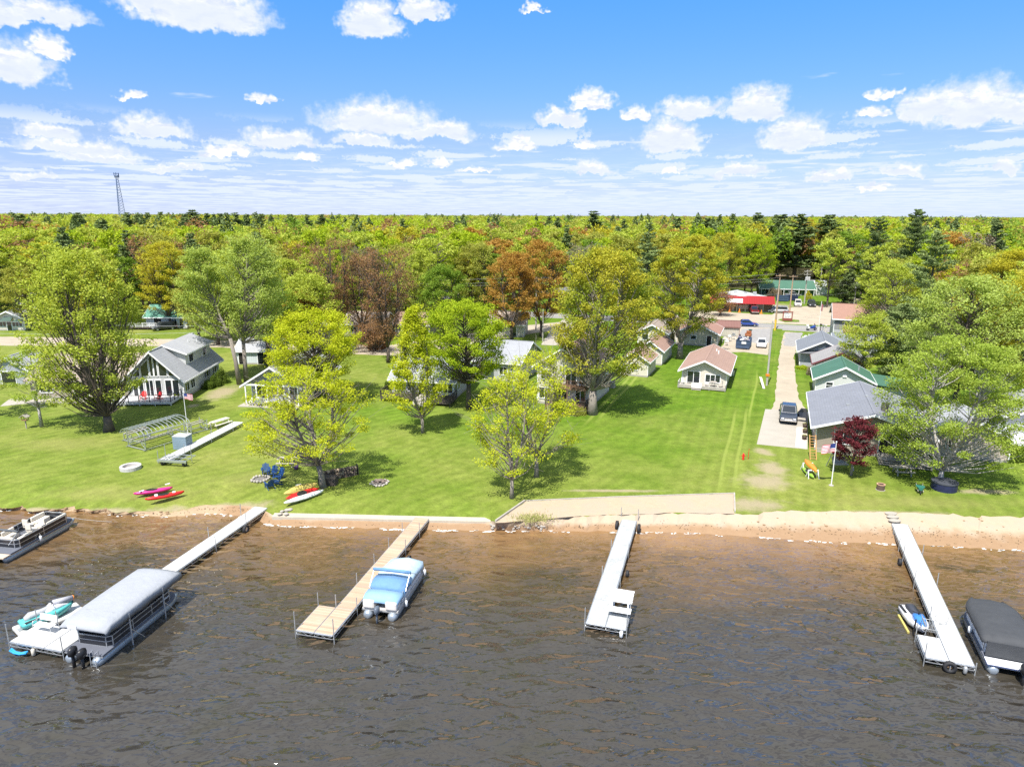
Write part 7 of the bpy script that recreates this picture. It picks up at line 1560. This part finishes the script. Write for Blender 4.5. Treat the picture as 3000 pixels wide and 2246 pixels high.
for i, (px, py, lb) in enumerate(((2403,970,'dark mailbox post left of the grey mailbox'),(2410,972,'grey mailbox on a double post by the road'),(2418,973,'pale mailbox post nearest the two storey building'))):
    t_ = thing('mailbox', lb, 'mailbox', gp(px, py, .9), 0); MB().bar((0,0,0),(0,0,1.3),.12).build('post', (BLACK, STEEL, CREAMV)[i], t_); MB().box(-.15,-.25,1.3,.15,.25,1.6).build('box', (BLACK, STEEL, CREAMV)[i], t_, bevel=.05)
rc_ = thing('armchair', 'brown armchair discarded behind the large dumpster', 'armchair', gp(2192,986,.93), R(-30)); LE = M('brown_leather', (.28,.10,.04), .5); MB().box(-.5,-.45,.1,.5,.45,.5).build('seat', LE, rc_, bevel=.08); MB().box(-.5,.3,.5,.5,.55,1.15).build('backrest', LE, rc_, bevel=.08)
for s_ in (-1, 1): MB().box(s_*.5-.12,-.45,.15,s_*.5+.12,.4,.7).build('armrest', LE, rc_, bevel=.06)
bb = thing('wheeled_bin', 'dark wheeled bin beside the brown armchair', 'bin', gp(2197,981,.93), 0); MB().tube([(0,0,.08),(0,0,1.05)], [.24,.32], 10).build('bin_body', BLACK, bb); MB().box(-.34,-.36,1.06,.34,.34,1.12).build('lid', M('green_lid', (.03,.10,.07), .5), bb)
r = random.Random(21)
JN = [('white_crate','white plastic crate left of the dumpster','crate'),('metal_rack','small metal rack standing left of the dumpster','rack'),('statue_stand','grey scrap stand nearer the shed wall','stand'),('plastic_tub','white tub beside the cottage doorway','tub')]
for i, ((nm, lb, ct), (px, py)) in enumerate(zip(JN, ((2123,1005),(2136,1000),(2148,994),(2128,1012)))):
    t_ = thing(nm, lb, ct, gp(px, py, .92), r.random()*3)
    for k in range(4): MB().bar((-.35+.7*(k % 2), -.3+.6*(k//2), 0), (-.3+.6*(k % 2), -.25+.5*(k//2), .8), .05).build('leg', WHITE if i != 1 else STEEL, t_)
    MB().box(-.4,-.35,.8,.4,.35,.9).build('top', (WHITE, STEEL, STEEL, WHITE)[i], t_); MB().box(-.25,-.2,.905,.2,.2,1.25).build('box', (CREAMV, WHITE, STEEL, WHITE)[i], t_)
pf = thing('picket_fence', 'short white rail fence and stored furniture behind the blue-grey cottage', 'fence', gp(2350,1000,.9), R(-15)); m = MB()
m.bar((0,0,.9),(3.8,0,.9),.08); m.bar((0,0,.4),(3.8,0,.4),.08); m.build('rail', WHITE, pf)
for i in range(4): MB().bar((1.25*i+.02,0,0),(1.25*i+.02,0,1.1),.1).build('post', WHITE, pf)
for i, (px, py, lb) in enumerate(((2360,996,'white outdoor chair stored left behind the blue-grey cottage'),(2372,992,'white outdoor chair stored right of the other behind the cottage'),(2425,992,'white garden chair by the wall of the two storey building'))): simple_chair(lb, gp(px, py, .9), R(40*i), WHITE)
for i, (px, py, lb) in enumerate(((2437,998,'dark barrel against the two storey building corner'),(2458,1003,'blue plastic box at the wall of the two storey building'))):
    t_ = thing(('barrel','plastic_box')[i], lb, ('barrel','box')[i], gp(px, py, .9), 0)
    if i == 0: MB().tube([(0,0,0),(0,0,.5),(0,0,1)], [.28,.32,.28], 12).build('barrel_body', BLACK, t_); MB().disc((0,0,1.02), .29, .04).build('lid', STEEL, t_)
    else: MB().box(-.6,-.4,0,.6,.4,.5).build('box_body', BLUEP, t_, bevel=.03); MB().box(-.62,-.42,.5,.62,.42,.56).build('lid', BLUEP, t_)
wf = thing('wire_fence', 'thin wire fence right of the porch behind the small sapling', 'fence', gp(2670,1340,.9), R(-18)); m = MB()
for i in range(7): m.bar((1.0*i,0,0),(1.0*i,0,1.0),.05)
m.build('post', STEEL, wf); MB().bar((0,0,.95),(6,0,.95),.02).bar((0,0,.5),(6,0,.5),.02).build('wire_strand', STEEL, wf)
o = MB().bar((0,0,0),(0,0,1.5),.05).build('metal_stake', STEEL); o.location = gp(1393,1262,.9); tag(o, 'thin dark stake on the lawn right of the dark deck', 'stake')
sb = thing('skiff', 'small upturned dark boat under the right birch edge', 'boat', gp(2330,0+1338,.9), 0) if False else None
# landing debris: leaves floating near the docks
m = MB(); r = random.Random(31)
for _ in range(60):
    p = G(r.uniform(200, 700), r.uniform(1640, 1760), 0); a = r.random()*6.28; s_ = r.uniform(.03, .07)
    m.add([(p.x, p.y, .015), (p.x+s_*math.cos(a), p.y+s_*math.sin(a), .02), (p.x-s_*math.sin(a), p.y+s_*math.cos(a), .015)], [(0,1,2)])
tag(m.build('floating_leaves', CREAMV), kind='stuff')
